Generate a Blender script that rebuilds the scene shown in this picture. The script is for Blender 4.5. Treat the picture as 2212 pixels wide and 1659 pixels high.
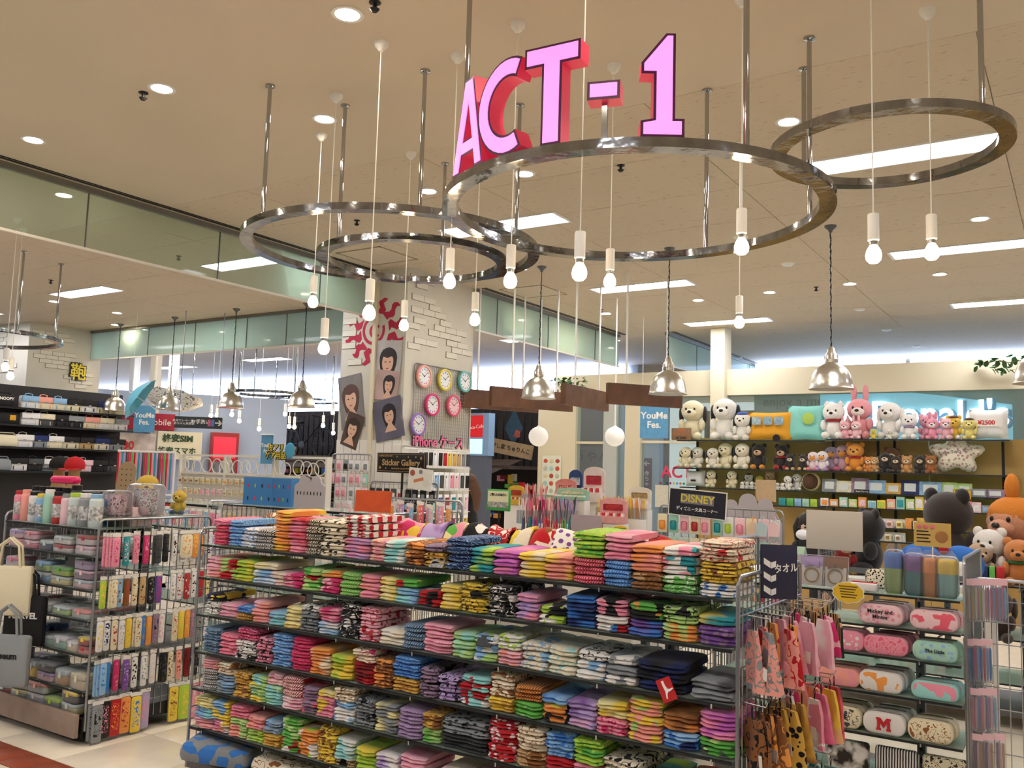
import bpy, bmesh, math, random
from mathutils import Vector, Matrix
for _b in list(bpy.data.objects): bpy.data.objects.remove(_b)
SC = bpy.context.scene
COL = SC.collection
R = random.Random(7)
PI = math.pi
# ---------------------------------------------------------------- camera
FPX, PITCH, ROLL, YAW, CAMH = 1913.0, math.radians(5.6), math.radians(1.69), math.radians(33.0), 1.65
def _cam_axes():
    f = Vector((0, math.cos(PITCH), math.sin(PITCH))); u = Vector((0, -math.sin(PITCH), math.cos(PITCH))); r = Vector((1, 0, 0))
    r2 = r*math.cos(ROLL) + u*math.sin(ROLL); u2 = u*math.cos(ROLL) - r*math.sin(ROLL)
    Z = Matrix.Rotation(YAW, 3, 'Z')
    return Z @ r2, Z @ u2, Z @ f
CR, CU, CF = _cam_axes()
CAM = Vector((0, 0, CAMH))
cd = bpy.data.cameras.new('camera'); cam = bpy.data.objects.new('camera', cd); COL.objects.link(cam)
cd.sensor_width = 36.0; cd.lens = FPX/2212.0*36.0; cd.clip_end = 200
cam.matrix_world = Matrix(((CR.x, CU.x, -CF.x, 0), (CR.y, CU.y, -CF.y, 0), (CR.z, CU.z, -CF.z, CAMH), (0, 0, 0, 1)))
SC.camera = cam
def ray(x, y): return CR*((x-1106)/FPX) + CU*(-(y-829.5)/FPX) + CF
def Pz(x, y, z): d = ray(x, y); return CAM + d*((z-CAMH)/d.z)
def PX(x, y, X): d = ray(x, y); return CAM + d*(X/d.x)
def PY(x, y, Y): d = ray(x, y); return CAM + d*(Y/d.y)
def PD(x, y, D): d = ray(x, y); return CAM + d*(D/math.hypot(d.x, d.y))
# ---------------------------------------------------------------- world and exposure
w = bpy.data.worlds.new('world'); SC.world = w; w.use_nodes = True
w.node_tree.nodes['Background'].inputs[0].default_value = (0.93, 0.96, 1.0, 1)
w.node_tree.nodes['Background'].inputs[1].default_value = 0.55
SC.view_settings.view_transform = 'Standard'; SC.view_settings.look = 'None'
SC.view_settings.gamma = 1.0; SC.view_settings.use_curve_mapping = False
SC.view_settings.exposure = 0.5
FLUO = 20.0; DOWN = 150.0; BULB = 40.0; SPOT = 26.0
# ---------------------------------------------------------------- helpers
def lin(c):
    if isinstance(c, str):
        c = c.lstrip('#'); c = [int(c[i:i+2], 16)/255 for i in (0, 2, 4)]
    return tuple(((v/12.92) if v <= .04045 else ((v+.055)/1.055)**2.4) for v in c[:3]) + (1,)
MATS = {}
def P(name, col, rough=.5, metal=0., emit=0., ecol=None, bump=0., bscale=60, var=0., vscale=8, spec=None, coat=0., alpha=None, trans=0., obcol=False, sheen=0.):
    if name in MATS: return MATS[name]
    m = bpy.data.materials.new(name); m.use_nodes = True; nt = m.node_tree; b = nt.nodes['Principled BSDF']
    c = lin(col); b.inputs['Base Color'].default_value = c; b.inputs['Roughness'].default_value = rough; b.inputs['Metallic'].default_value = metal
    m.diffuse_color = c
    if spec is not None: b.inputs['Specular IOR Level'].default_value = spec
    if coat: b.inputs['Coat Weight'].default_value = coat; b.inputs['Coat Roughness'].default_value = .08
    if sheen: b.inputs['Sheen Weight'].default_value = sheen
    if emit: b.inputs['Emission Color'].default_value = lin(ecol or col); b.inputs['Emission Strength'].default_value = emit
    if trans: b.inputs['Transmission Weight'].default_value = trans
    if alpha is not None: b.inputs['Alpha'].default_value = alpha
    src = None
    if obcol:
        oi = nt.nodes.new('ShaderNodeObjectInfo'); src = oi.outputs['Color']; nt.links.new(src, b.inputs['Base Color'])
    if var or bump:
        tc = nt.nodes.new('ShaderNodeTexCoord'); n = nt.nodes.new('ShaderNodeTexNoise'); n.inputs['Scale'].default_value = vscale; n.inputs['Detail'].default_value = 5
        nt.links.new(tc.outputs['Object'], n.inputs['Vector'])
        if var:
            mx = nt.nodes.new('ShaderNodeMix'); mx.data_type = 'RGBA'; mx.blend_type = 'MULTIPLY'; mx.inputs[0].default_value = 1
            cr = nt.nodes.new('ShaderNodeMapRange'); cr.inputs[1].default_value = .3; cr.inputs[2].default_value = .7; cr.inputs[3].default_value = 1-var; cr.inputs[4].default_value = 1
            nt.links.new(n.outputs['Fac'], cr.inputs[0]); nt.links.new(cr.outputs[0], mx.inputs[7])
            if src: nt.links.new(src, mx.inputs[6])
            else: mx.inputs[6].default_value = c
            nt.links.new(mx.outputs[2], b.inputs['Base Color'])
        if bump:
            n2 = nt.nodes.new('ShaderNodeTexNoise'); n2.inputs['Scale'].default_value = bscale; n2.inputs['Detail'].default_value = 3
            nt.links.new(tc.outputs['Object'], n2.inputs['Vector'])
            bp = nt.nodes.new('ShaderNodeBump'); bp.inputs['Strength'].default_value = bump; bp.inputs['Distance'].default_value = .01
            nt.links.new(n2.outputs['Fac'], bp.inputs['Height']); nt.links.new(bp.outputs[0], b.inputs['Normal'])
    MATS[name] = m; return m
def clear(name, col, fac=.88, rough=.05, tint=1.0):
    """thin clear sheet: transparent plus a fresnel gloss"""
    if name in MATS: return MATS[name]
    m = bpy.data.materials.new(name); m.use_nodes = True; nt = m.node_tree; nt.nodes.clear()
    o = nt.nodes.new('ShaderNodeOutputMaterial'); mx = nt.nodes.new('ShaderNodeMixShader'); t = nt.nodes.new('ShaderNodeBsdfTransparent'); t.inputs[0].default_value = lin(col)
    b = nt.nodes.new('ShaderNodeBsdfPrincipled'); b.inputs['Base Color'].default_value = lin(col); b.inputs['Roughness'].default_value = rough; b.inputs['Specular IOR Level'].default_value = .8
    fr = nt.nodes.new('ShaderNodeFresnel'); fr.inputs[0].default_value = 1.45
    mr = nt.nodes.new('ShaderNodeMapRange'); mr.inputs[1].default_value = 0; mr.inputs[2].default_value = 1; mr.inputs[3].default_value = 1-fac; mr.inputs[4].default_value = 1
    nt.links.new(fr.outputs[0], mr.inputs[0]); nt.links.new(mr.outputs[0], mx.inputs[0]); nt.links.new(t.outputs[0], mx.inputs[1]); nt.links.new(b.outputs[0], mx.inputs[2]); nt.links.new(mx.outputs[0], o.inputs[0])
    MATS[name] = m; return m
def pattern(name, kind, c1, c2, c3=None, scale=22., rough=.9, bump=.35):
    """printed cloth: kind s swirl, z stripes, d dots, p patches, l line drawing, t plain, c check"""
    if name in MATS: return MATS[name]
    m = bpy.data.materials.new(name); m.use_nodes = True; nt = m.node_tree; N = nt.nodes.new; L = nt.links.new; b = nt.nodes['Principled BSDF']
    b.inputs['Roughness'].default_value = rough; b.inputs['Specular IOR Level'].default_value = .25; b.inputs['Sheen Weight'].default_value = .15
    m.diffuse_color = lin(c1)
    tc = N('ShaderNodeTexCoord'); oi = N('ShaderNodeObjectInfo'); ad = N('ShaderNodeVectorMath'); ad.operation = 'ADD'; ml = N('ShaderNodeVectorMath'); ml.operation = 'SCALE'
    cb = N('ShaderNodeCombineXYZ')
    for i in range(3): L(oi.outputs['Random'], cb.inputs[i])
    L(cb.outputs[0], ml.inputs[0]); ml.inputs['Scale'].default_value = 1.7 if kind not in 'zc' else 0.
    L(tc.outputs['Object'], ad.inputs[0]); L(ml.outputs[0], ad.inputs[1]); vec = ad.outputs[0]
    def ramp(fac, stops):
        r = N('ShaderNodeValToRGB'); r.color_ramp.interpolation = 'CONSTANT'; e = r.color_ramp.elements
        while len(e) < len(stops): e.new(.5)
        for i, (p, c) in enumerate(stops): e[i].position = p; e[i].color = lin(c)
        L(fac, r.inputs[0]); return r.outputs[0]
    c3 = c3 or c2
    if kind == 's':
        n = N('ShaderNodeTexWave'); n.wave_type = 'RINGS'; n.inputs['Scale'].default_value = scale*.55; n.inputs['Distortion'].default_value = 9; n.inputs['Detail'].default_value = 2; n.inputs['Detail Scale'].default_value = 1.6
        L(vec, n.inputs[0]); out = ramp(n.outputs['Fac'], [(0, c2), (.42, c1), (.82, c3)])
    elif kind == 'z':
        n = N('ShaderNodeTexWave'); n.bands_direction = 'X'; n.inputs['Scale'].default_value = scale*.5; n.inputs['Distortion'].default_value = .8; n.inputs['Detail'].default_value = 1
        L(vec, n.inputs[0]); out = ramp(n.outputs['Fac'], [(0, c1), (.5, c2)])
    elif kind == 'd':
        n = N('ShaderNodeTexVoronoi'); n.inputs['Scale'].default_value = scale; L(vec, n.inputs[0]); out = ramp(n.outputs['Distance'], [(0, c2), (.3, c3), (.38, c1)])
    elif kind == 'p':
        n = N('ShaderNodeTexVoronoi'); n.inputs['Scale'].default_value = scale*.7; L(vec, n.inputs[0]); out = ramp(n.outputs['Color'], [(0, c1), (.5, c2), (.75, c3)])
    elif kind == 'l':
        n = N('ShaderNodeTexNoise'); n.inputs['Scale'].default_value = scale*.8; n.inputs['Detail'].default_value = 1.5; L(vec, n.inputs[0])
        out = ramp(n.outputs['Fac'], [(0, c3), (.36, c2), (.41, c1), (.54, c2), (.575, c1)])
    elif kind == 'c':
        n = N('ShaderNodeTexChecker'); n.inputs['Scale'].default_value = scale*1.6; n.inputs['Color1'].default_value = lin(c1); n.inputs['Color2'].default_value = lin(c2); L(vec, n.inputs[0]); out = n.outputs[0]
    else:
        n = N('ShaderNodeTexNoise'); n.inputs['Scale'].default_value = scale*.35; L(vec, n.inputs[0])
        r = N('ShaderNodeValToRGB'); e = r.color_ramp.elements; e[0].position = .45; e[0].color = lin(c1); e[1].position = .62; e[1].color = lin(c2); L(n.outputs['Fac'], r.inputs[0]); out = r.outputs[0]
    L(out, b.inputs['Base Color'])
    if bump:
        n2 = N('ShaderNodeTexNoise'); n2.inputs['Scale'].default_value = 420; n2.inputs['Detail'].default_value = 2; L(tc.outputs['Object'], n2.inputs[0])
        bp = N('ShaderNodeBump'); bp.inputs['Strength'].default_value = bump; bp.inputs['Distance'].default_value = .004; L(n2.outputs['Fac'], bp.inputs['Height']); L(bp.outputs[0], b.inputs['Normal'])
    MATS[name] = m; return m
class MB:
    def __init__(s): s.v = []; s.f = []; s.m = []
    def add(s, vs, fs, mi=0, M=None):
        o = len(s.v)
        s.v += [tuple(M @ Vector(v)) for v in vs] if M is not None else [tuple(v) for v in vs]
        s.f += [tuple(i+o for i in f) for f in fs]; s.m += [mi]*len(fs); return s
    def box(s, c, sz, mi=0, M=None, rz=0):
        x, y, z = (k/2 for k in sz)
        vs = [(-x, -y, -z), (x, -y, -z), (x, y, -z), (-x, y, -z), (-x, -y, z), (x, -y, z), (x, y, z), (-x, y, z)]
        T = Matrix.Translation(Vector(c)) @ Matrix.Rotation(rz, 4, 'Z')
        return s.add(vs, [(0, 3, 2, 1), (4, 5, 6, 7), (0, 1, 5, 4), (1, 2, 6, 5), (2, 3, 7, 6), (3, 0, 4, 7)], mi, (M @ T) if M is not None else T)
    def bx(s, a, b, mi=0): return s.box([(a[i]+b[i])/2 for i in range(3)], [abs(b[i]-a[i]) for i in range(3)], mi)
    def rbox(s, c, sz, r, n=3, mi=0, M=None, ch=None):
        """rounded box: corner radius r in plan, top and bottom edges softened by ch"""
        x, y, z = (k/2 for k in sz); ch = min(r, z)*.8 if ch is None else ch
        def outline(ins, zz):
            rr = max(r-ins, .0005); o = []
            for k, (sx, sy) in enumerate(((1, 1), (-1, 1), (-1, -1), (1, -1))):
                for i in range(n+1):
                    a = k*PI/2 + i*PI/2/n; o.append((sx*(x-r)+rr*math.cos(a), sy*(y-r)+rr*math.sin(a), zz))
            return o
        k = 4*(n+1); rings = [outline(ch, -z), outline(ch*.3, -z+ch*.3), outline(0, -z+ch), outline(0, z-ch), outline(ch*.3, z-ch*.3), outline(ch, z)]
        vs = [v for q in rings for v in q]; fs = []
        for j in range(5):
            for i in range(k): fs.append((j*k+i, j*k+(i+1) % k, (j+1)*k+(i+1) % k, (j+1)*k+i))
        fs.append(tuple(range(k))[::-1]); fs.append(tuple(5*k+i for i in range(k)))
        T = Matrix.Translation(Vector(c)); return s.add(vs, fs, mi, (M @ T) if M is not None else T)
    def tube(s, pts, r, n=6, mi=0, closed=False, M=None):
        pts = [Vector(p) for p in pts]; k = len(pts); vs = []; fs = []; up = None
        for i, p in enumerate(pts):
            a = pts[(i-1) % k] if (closed or i) else p; b = pts[(i+1) % k] if (closed or i < k-1) else p
            t = (b-a).normalized()
            if up is None: up = Vector((0, 0, 1)) if abs(t.z) < .9 else Vector((1, 0, 0))
            e1 = t.cross(up); e1 = e1.normalized() if e1.length > 1e-6 else t.orthogonal().normalized(); e2 = e1.cross(t); up = e2
            rr = r[i] if isinstance(r, (list, tuple)) else r
            for j in range(n): q = 2*PI*j/n; vs.append(p + e1*rr*math.cos(q) + e2*rr*math.sin(q))
        for i in range(k if closed else k-1):
            for j in range(n): a = i*n; b = ((i+1) % k)*n; fs.append((a+j, a+(j+1) % n, b+(j+1) % n, b+j))
        if not closed: fs += [tuple(range(n))[::-1], tuple((k-1)*n+j for j in range(n))]
        return s.add(vs, fs, mi, M)
    def lathe(s, prof, n=16, mi=0, M=None, c=(0, 0, 0)):
        vs = []; fs = []; k = len(prof)
        for r, z in prof:
            for j in range(n): q = 2*PI*j/n; vs.append((c[0]+r*math.cos(q), c[1]+r*math.sin(q), c[2]+z))
        for i in range(k-1):
            for j in range(n): fs.append((i*n+j, i*n+(j+1) % n, (i+1)*n+(j+1) % n, (i+1)*n+j))
        if prof[0][0] > 1e-4: fs.append(tuple(range(n))[::-1])
        if prof[-1][0] > 1e-4: fs.append(tuple((k-1)*n+j for j in range(n)))
        return s.add(vs, fs, mi, M)
    def prism(s, poly, d0, d1, mi=0, M=None, mside=None):
        """polygon in local xz (front faces -y), from y=d0 (front) to y=d1"""
        k = len(poly); vs = [(x, d0, z) for x, z in poly] + [(x, d1, z) for x, z in poly]
        s.add(vs, [tuple(range(k)), tuple(range(2*k-1, k-1, -1))], mi, M)
        return s.add(vs, [(i, i+k, (i+1) % k+k, (i+1) % k) for i in range(k)], mi if mside is None else mside, M)
    def ell(s, c, r, nu=12, nv=8, mi=0, M=None):
        vs = [(0, 0, -1)]; fs = []
        for i in range(1, nv):
            t = PI*i/nv
            for j in range(nu): q = 2*PI*j/nu; vs.append((math.sin(t)*math.cos(q), math.sin(t)*math.sin(q), -math.cos(t)))
        vs.append((0, 0, 1)); n = len(vs)-1
        for j in range(nu): fs.append((0, 1+(j+1) % nu, 1+j)); fs.append((n, n-nu+j, n-nu+(j+1) % nu))
        for i in range(nv-2):
            for j in range(nu): a = 1+i*nu; fs.append((a+j, a+(j+1) % nu, a+nu+(j+1) % nu, a+nu+j))
        if isinstance(r, (int, float)): r = (r, r, r)
        T = Matrix.Translation(Vector(c)) @ Matrix.Diagonal((*r, 1)); return s.add(vs, fs, mi, (M @ T) if M is not None else T)
    def mesh(s, name, mats, sharp=40):
        me = bpy.data.meshes.new(name); me.from_pydata(s.v, [], s.f)
        for m in (mats if isinstance(mats, (list, tuple)) else [mats]): me.materials.append(m)
        if len(me.materials) > 1: me.polygons.foreach_set('material_index', s.m)
        if sharp:
            me.polygons.foreach_set('use_smooth', [True]*len(s.f)); me.set_sharp_from_angle(angle=math.radians(sharp))
        me.update(); return me
    def build(s, name, mats, parent=None, loc=(0, 0, 0), rot=(0, 0, 0), sharp=40): return obj(name, s.mesh(name, mats, sharp), parent, loc, rot)
def obj(name, me, parent=None, loc=(0, 0, 0), rot=(0, 0, 0), mats=None, color=None):
    o = bpy.data.objects.new(name, me); COL.objects.link(o); o.location = loc; o.rotation_euler = rot
    if parent is not None: o.parent = parent
    if color is not None: o.color = lin(color)
    if mats:
        for i, m in enumerate(mats):
            if m is not None: o.material_slots[i].link = 'OBJECT'; o.material_slots[i].material = m
    return o
def tag(o, label, cat, group=None):
    o['label'] = label; o['category'] = cat
    if group: o['group'] = group
    return o
def thing(name, label, cat, loc=(0, 0, 0), rz=0, group=None):
    o = bpy.data.objects.new(name, None); COL.objects.link(o); o.location = loc; o.rotation_euler = (0, 0, rz); o.empty_display_size = .05
    return tag(o, label, cat, group)
def struct(o): o['kind'] = 'structure'; return o
def stuff(o): o['kind'] = 'stuff'; return o
FONT = {}
def text(name, body, size, mat, parent=None, loc=(0, 0, 0), rot=(PI/2, 0, 0), depth=.002, align='CENTER', bold=0., sx=1.0, label=None):
    c = bpy.data.curves.new('tmp', 'FONT'); c.body = body; c.size = size; c.extrude = depth; c.align_x = align; c.align_y = 'CENTER'; c.offset = bold; c.resolution_u = 3
    t = bpy.data.objects.new('tmp', c); me = bpy.data.meshes.new_from_object(t); bpy.data.objects.remove(t); bpy.data.curves.remove(c)
    me.name = name; me.materials.clear(); me.materials.append(mat); o = obj(name, me, parent, loc, rot); o.scale = (sx, 1, 1)
    if label: o['label'] = label
    return o
def ring(r0, r1, z0, z1, n, mi=0, mb=None):
    mb = mb or MB(); vs = []
    for i in range(n):
        c, s = math.cos(2*PI*i/n), math.sin(2*PI*i/n); vs += [(r0*c, r0*s, z0), (r1*c, r1*s, z0), (r1*c, r1*s, z1), (r0*c, r0*s, z1)]
    fs = []
    for i in range(n):
        a = 4*i; b = 4*((i+1) % n)
        for k in range(4): fs.append((a+k, b+k, b+(k+1) % 4, a+(k+1) % 4))
    return mb.add(vs, fs, mi)
# common materials
WHITE = P('white paint', '#e9e4d8', .6, var=.05, vscale=1.5)
CREAM = P('cream wall paint', '#ded2b4', .65)
CHROME = P('polished chrome', '#b4b7bb', .07, 1.0)
RINGM = P('chrome with painted reflections', '#a3a5a8', .09, 1.0, bump=.25, bscale=9, var=.35, vscale=14)  # darker, patchy colour imitates mottled reflections on the chrome
STEEL = P('satin steel wire', '#a9abb0', .32, 1.0)
GREYM = P('grey metal upright', '#6f7072', .45, .6)
BLACK = P('black plastic', '#141414', .5)
DARK = P('dark grey metal', '#2a2b2d', .45, .5)
WPLAS = P('white plastic', '#efeeea', .4)
PAPER = P('white paper', '#f1efe9', .7)
GLASSH = clear('shelf glass', '#e4efea', .94)
GLASSP = clear('window glass', '#eaf2ee', .94)
GLASSB = clear('barrier glass', '#e6eee6', .93)
BAGFILM = clear('clear plastic film', '#fbfbfd', .93, .18)
ACRY = clear('clear acrylic', '#f2f6f8', .92, .05)
OBC = P('tinted plastic', '#ffffff', .35, obcol=True)
OBM = P('tinted matte', '#ffffff', .75, obcol=True)
OBF = P('tinted plush', '#ffffff', .95, obcol=True, bump=.5, bscale=160, var=.12, vscale=30, sheen=.3)
PRINTB = P('black print', '#17161a', .7); PRINTW = P('white print', '#f5f3ee', .7); PRINTR = P('red print', '#c4232f', .6)
# ================================================================ structure
ZC = 3.9
FLOORM = P('cream floor tile', '#f4e9d4', .28, var=.12, vscale=6, coat=.2)
TERRA = P('terracotta floor tile', '#9c4a30', .35, var=.15, vscale=6)
GROUT = P('floor grout', '#a89c86', .8)
fl = struct(MB().bx((-32, -8, -.12), (10, 26, -.006)).build('floor', GROUT))
tile = MB().rbox((0, 0, 0), (.596, .596, .012), .004, 1, ch=.002).mesh('floor_tile', FLOORM)
ttile = MB().rbox((0, 0, 0), (.197, .197, .012), .003, 1, ch=.001).mesh('floor_tile', TERRA)
_o = -3.0
for i in range(14):
    for j in range(8):
        x, y = -8.7+.6*i, (2.387-.6*j) if j < 4 else (3.192+.6*(j-4))
        if x < -2.1: obj('floor_tile', tile, fl, (x, y, -.006))
for i in range(34): obj('floor_tile', ttile, fl, (-8.9+.2*i, 2.79, -.006))
big = MB().bx((-32, 5.3, -.006), (10, 26, 0)).bx((-32, -8, -.006), (-9.0, 5.3, 0)).bx((-2.1, -8, -.006), (10, 5.3, 0)).bx((-9.0, -8, -.006), (-2.1, .28, 0)).build('floor_field', FLOORM, fl)
CEIL = P('beige plaster ceiling', '#d6c8b4', .8, var=.03, vscale=1)
def ceil_board():
    m = P('rock wool ceiling board', '#d3c4ae', .85); nt = m.node_tree; b = nt.nodes['Principled BSDF']; tc = nt.nodes.new('ShaderNodeTexCoord'); n = nt.nodes.new('ShaderNodeTexNoise'); n.inputs['Scale'].default_value = 45; n.inputs['Detail'].default_value = 4
    mp = nt.nodes.new('ShaderNodeMapping'); mp.inputs['Scale'].default_value = (.35, 1, 1); nt.links.new(tc.outputs['Object'], mp.inputs[0]); nt.links.new(mp.outputs[0], n.inputs[0])
    r = nt.nodes.new('ShaderNodeValToRGB'); e = r.color_ramp.elements; e[0].position = .3; e[0].color = lin('#b5a690'); e[1].position = .38; e[1].color = lin('#d3c4ae'); nt.links.new(n.outputs['Fac'], r.inputs[0]); nt.links.new(r.outputs[0], b.inputs['Base Color'])
    bp = nt.nodes.new('ShaderNodeBump'); bp.inputs['Strength'].default_value = .3; bp.inputs['Distance'].default_value = .004; nt.links.new(n.outputs['Fac'], bp.inputs['Height']); nt.links.new(bp.outputs[0], b.inputs['Normal']); return m
CBOARD = ceil_board()
ce = struct(MB().bx((-32, -8, ZC), (10, 4.77, ZC+.1)).bx((-32, 4.77, ZC+.012), (10, 26, ZC+.1)).build('ceiling', CEIL))
# ceiling boards, 0.9 x 0.45 m class pieces as far as they can be told apart
cb = MB().box((0, 0, 0), (1.794, .894, .012)).mesh('ceiling_board', CBOARD, sharp=0)
for i in range(-10, 3):
    for j in range(10): obj('ceiling_board', cb, ce, (i*1.8+.5, 5.22+.9*j, ZC+.006))
MB().bx((-32, 4.77, ZC), (-18.4, 26, ZC+.012)).bx((-18.4, 13.77, ZC), (10, 26, ZC+.012)).bx((5, 4.77, ZC), (10, 13.77, ZC+.012)).build('ceiling_field', CBOARD, ce)
DUCT = P('aluminium rail', '#8d8a80', .4, .7)
# glass smoke barriers: name, axis, const, from, to, z0, joints
def barrier(name, ax, c, a, b, joints):
    root = struct(bpy.data.objects.new(name, None)); COL.objects.link(root); root.location = ((c, (a+b)/2, 3.37) if ax == 'y' else ((a+b)/2, c, 3.37))
    es = [a] + joints + [b]; ox, oy, oz = root.location
    for p, q in zip(es[:-1], es[1:]):
        m = MB(); g = .004
        if ax == 'y': m.bx((c-.004-ox, p+g-oy, 3.39-oz), (c+.004-ox, q-g-oy, 3.87-oz))
        else: m.bx((p+g-ox, c-.004-oy, 3.39-oz), (q-g-ox, c+.004-oy, 3.87-oz))
        m.build('pane', GLASSB, root)
    for (n, z0, z1, t, mm) in (('top_rail', 3.855, 3.9, .03, DUCT), ('bottom_rail', 3.37, 3.39, .012, WHITE)):
        m = MB()
        if ax == 'y': m.bx((c-t-ox, a-oy, z0-oz), (c+t-ox, b-oy, z1-oz))
        else: m.bx((a-ox, c-t-oy, z0-oz), (b-ox, c+t-oy, z1-oz))
        m.build(n, mm, root)
    for j in joints:
        m = MB()
        if ax == 'y': m.bx((c-.006-ox, j-.004-oy, 3.39-oz), (c+.006-ox, j+.004-oy, 3.86-oz))
        else: m.bx((j-.004-ox, c-.006-oy, 3.39-oz), (j+.004-ox, c+.006-oy, 3.86-oz))
        m.build('joint', GREYM, root)
    # ceiling slot beside the barrier
    m = MB()
    if ax == 'y': m.bx((c+.08-ox, a-oy, 3.893-oz), (c+.105-ox, b-oy, 3.9-oz)).bx((c+.13-ox, a-oy, 3.893-oz), (c+.14-ox, b-oy, 3.9-oz))
    if m.v: m.build('slot', BLACK, root)
    return root
j1, j2 = PX(192, 421, -6.93).y, PX(476, 503, -6.93).y; dj = j2-j1
barrier('trim_1', 'y', -6.93, -3.0, 7.57, [j1-2*dj, j1-dj, j1, j2, j2+dj])
k1, k2 = PX(1075, 650, -6.33).y, PX(1185, 690, -6.33).y
barrier('trim_2', 'y', -6.33, 8.87, 12.9, [k1, k2, PX(1286, 720, -6.33).y])
barrier('trim_3', 'x', 9.0, -14.77, -7.32, [PY(320, 740, 9).x, PY(421, 730, 9).x, PY(534, 700, 9).x, PY(620, 690, 9).x])
barrier('trim_4', 'y', -5.5, 12.9, 18.0, [14.2, 15.6, 17])
# ---------------- columns with brick relief
def bricks(parent, origin, ux, n, patch, seed):
    """raised plaster bricks; patch list of (u,z,rows,cols) ; ux unit vector along face, n outward"""
    rr = random.Random(seed); me = MB().box((0, 0, 0), (.205, .010, .066)).mesh('brick', BRK); meh = MB().box((0, 0, 0), (.1, .010, .066)).mesh('brick', BRK)
    rz = math.atan2(ux[1], ux[0]); mm = MB()
    for (u, z, rows, cols) in patch:
        for r in range(rows):
            c0 = rr.randint(0, 1); c1 = cols - rr.randint(0, 1)
            for c in range(c0, c1):
                uu = u + c*.212 + (.106 if r % 2 else 0); zz = z + r*.072
                p = Vector(origin) + Vector((ux[0]*uu, ux[1]*uu, zz)) + Vector((n[0], n[1], 0))*.006
                obj('brick', me, parent, p, (0, 0, rz))
                q = p - Vector((n[0], n[1], 0))*.0045
                mm.box(q, (.214, .003, .074), 0, rz=rz)
    mm.build('mortar', MORTAR, parent)
BRK = P('white painted brick', '#ded8c8', .75, var=.06, vscale=14, bump=.2, bscale=40); MORTAR = P('brick mortar', '#6d675c', .9)
PLAST = P('white plaster', '#d3cdbd', .75, var=.07, vscale=3, bump=.15, bscale=12)
co = struct(MB().bx((-7.32, 7.57, 0), (-6.35, 8.87, 3.9)).build('wall_column', PLAST))
bricks(co, (-7.32, 7.57, 0), (1, 0), (0, -1), [(.12, 3.05, 5, 1), (.10, 3.62, 3, 1), (.12, 2.78, 3, 1), (.72, 3.6, 3, 1)], 3)
bricks(co, (-6.35, 7.57, 0), (0, 1), (1, 0), [(.14, 3.66, 3, 2), (.18, 3.44, 3, 3), (.5, 3.22, 3, 3), (.14, 3.02, 2, 2), (.85, 3.0, 3, 2), (.12, 3.25, 2, 1)], 5)
for i in range(8): MB().bx((-7.315+.121*i, 7.556, 0), (-7.315+.121*i+.114, 7.57, 1.95)).build('plank', WHITE, co)
for i in range(10): MB().bx((-6.35, 7.575+.129*i, 0), (-6.336, 7.575+.129*i+.122, 1.95)).build('plank', WHITE, co)
MB().bx((-6.815, 7.53, 0), (-6.765, 7.57, 3.9)).build('corner_strip', CREAM, co)
# red brush emblem painted on the column
EMB = P('red brush paint', '#b5193c', .7)
em = MB(); ec = (-6.81, 3.20)
for k in range(12):
    a = 2*PI*k/12 + .2; r0, r1 = .21, .43+.03*math.sin(k*2.3); pts = []; n = 7
    def wob(t, s): return .028*math.sin(t*9+k) + s*(.052*(1-.45*t))
    L_ = []; R_ = []
    for i in range(n):
        t = i/(n-1); r = r0+(r1-r0)*t
        for s, lst in ((1, L_), (-1, R_)):
            q = wob(t, s); lst.append((ec[0]+r*math.cos(a)-q*math.sin(a), ec[1]+r*math.sin(a)+q*math.cos(a)))
    em.prism(R_ + L_[::-1], 7.566, 7.571)
def arc(cx, cz, r0, r1, a0, a1, n=14): return [(cx+r0*math.cos(a0+(a1-a0)*i/n), cz+r0*math.sin(a0+(a1-a0)*i/n)) for i in range(n+1)] + [(cx+r1*math.cos(a1-(a1-a0)*i/n), cz+r1*math.sin(a1-(a1-a0)*i/n)) for i in range(n+1)]
em.prism(arc(ec[0], ec[1], .05, .085, .6, 5.6), 7.566, 7.571); em.prism(arc(ec[0]-.02, ec[1]+.01, .135, .17, 2.2, 6.6), 7.566, 7.571)
emo = em.build('emblem', EMB, co, sharp=0); emo['label'] = 'red brush-stroke flower emblem'
c2 = struct(MB().bx((-16.0, 7.9, 0), (-14.77, 9.2, 3.9)).build('wall_column', PLAST))
bricks(c2, (-16.0, 7.9, 0), (1, 0), (0, -1), [(.1, 3.5, 4, 2), (.5, 3.1, 3, 2), (.1, 2.8, 3, 1)], 8)
bricks(c2, (-14.77, 7.9, 0), (0, 1), (1, 0), [(.15, 3.6, 3, 3), (.2, 3.2, 4, 4), (.75, 2.9, 5, 2), (.14, 2.95, 3, 1)], 9)
# ---------------- back wall on the right: posts, beam, panes
bw = struct(MB().bx((-7.5, 12.92, 2.88), (2.2, 13.12, 3.27)).build('wall_back', CREAM))
pl = MB().bx((-4.74, 12.8, 0), (-4.52, 13.1, 3.9)).build('pillar', CREAM, bw)
def wpost(xa, xb, z1=2.88, m=None): a, b = PY(xa, 1000, 12.95).x, PY(xb, 1000, 12.95).x; return MB().bx((a, 12.93, 0), (b, 13.1, z1)).build('post', m or CREAM, bw)
wpost(1163, 1221); wpost(1221, 1243); wpost(1303, 1332, m=P('grey post paint', '#b9bdb8', .6)); wpost(1350, 1383); MB().bx((1.6, 12.93, 0), (2.2, 13.1, 2.88)).build('post', CREAM, bw)
def pane(n, xa, xb, z0, z1, m=None): a, b = PY(xa, 1000, 13).x, PY(xb, 1000, 13).x; g = struct(MB().bx((a, 13.0, z0), (b, 13.008, z1)).build(n, m or GLASSP)); return g
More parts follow.
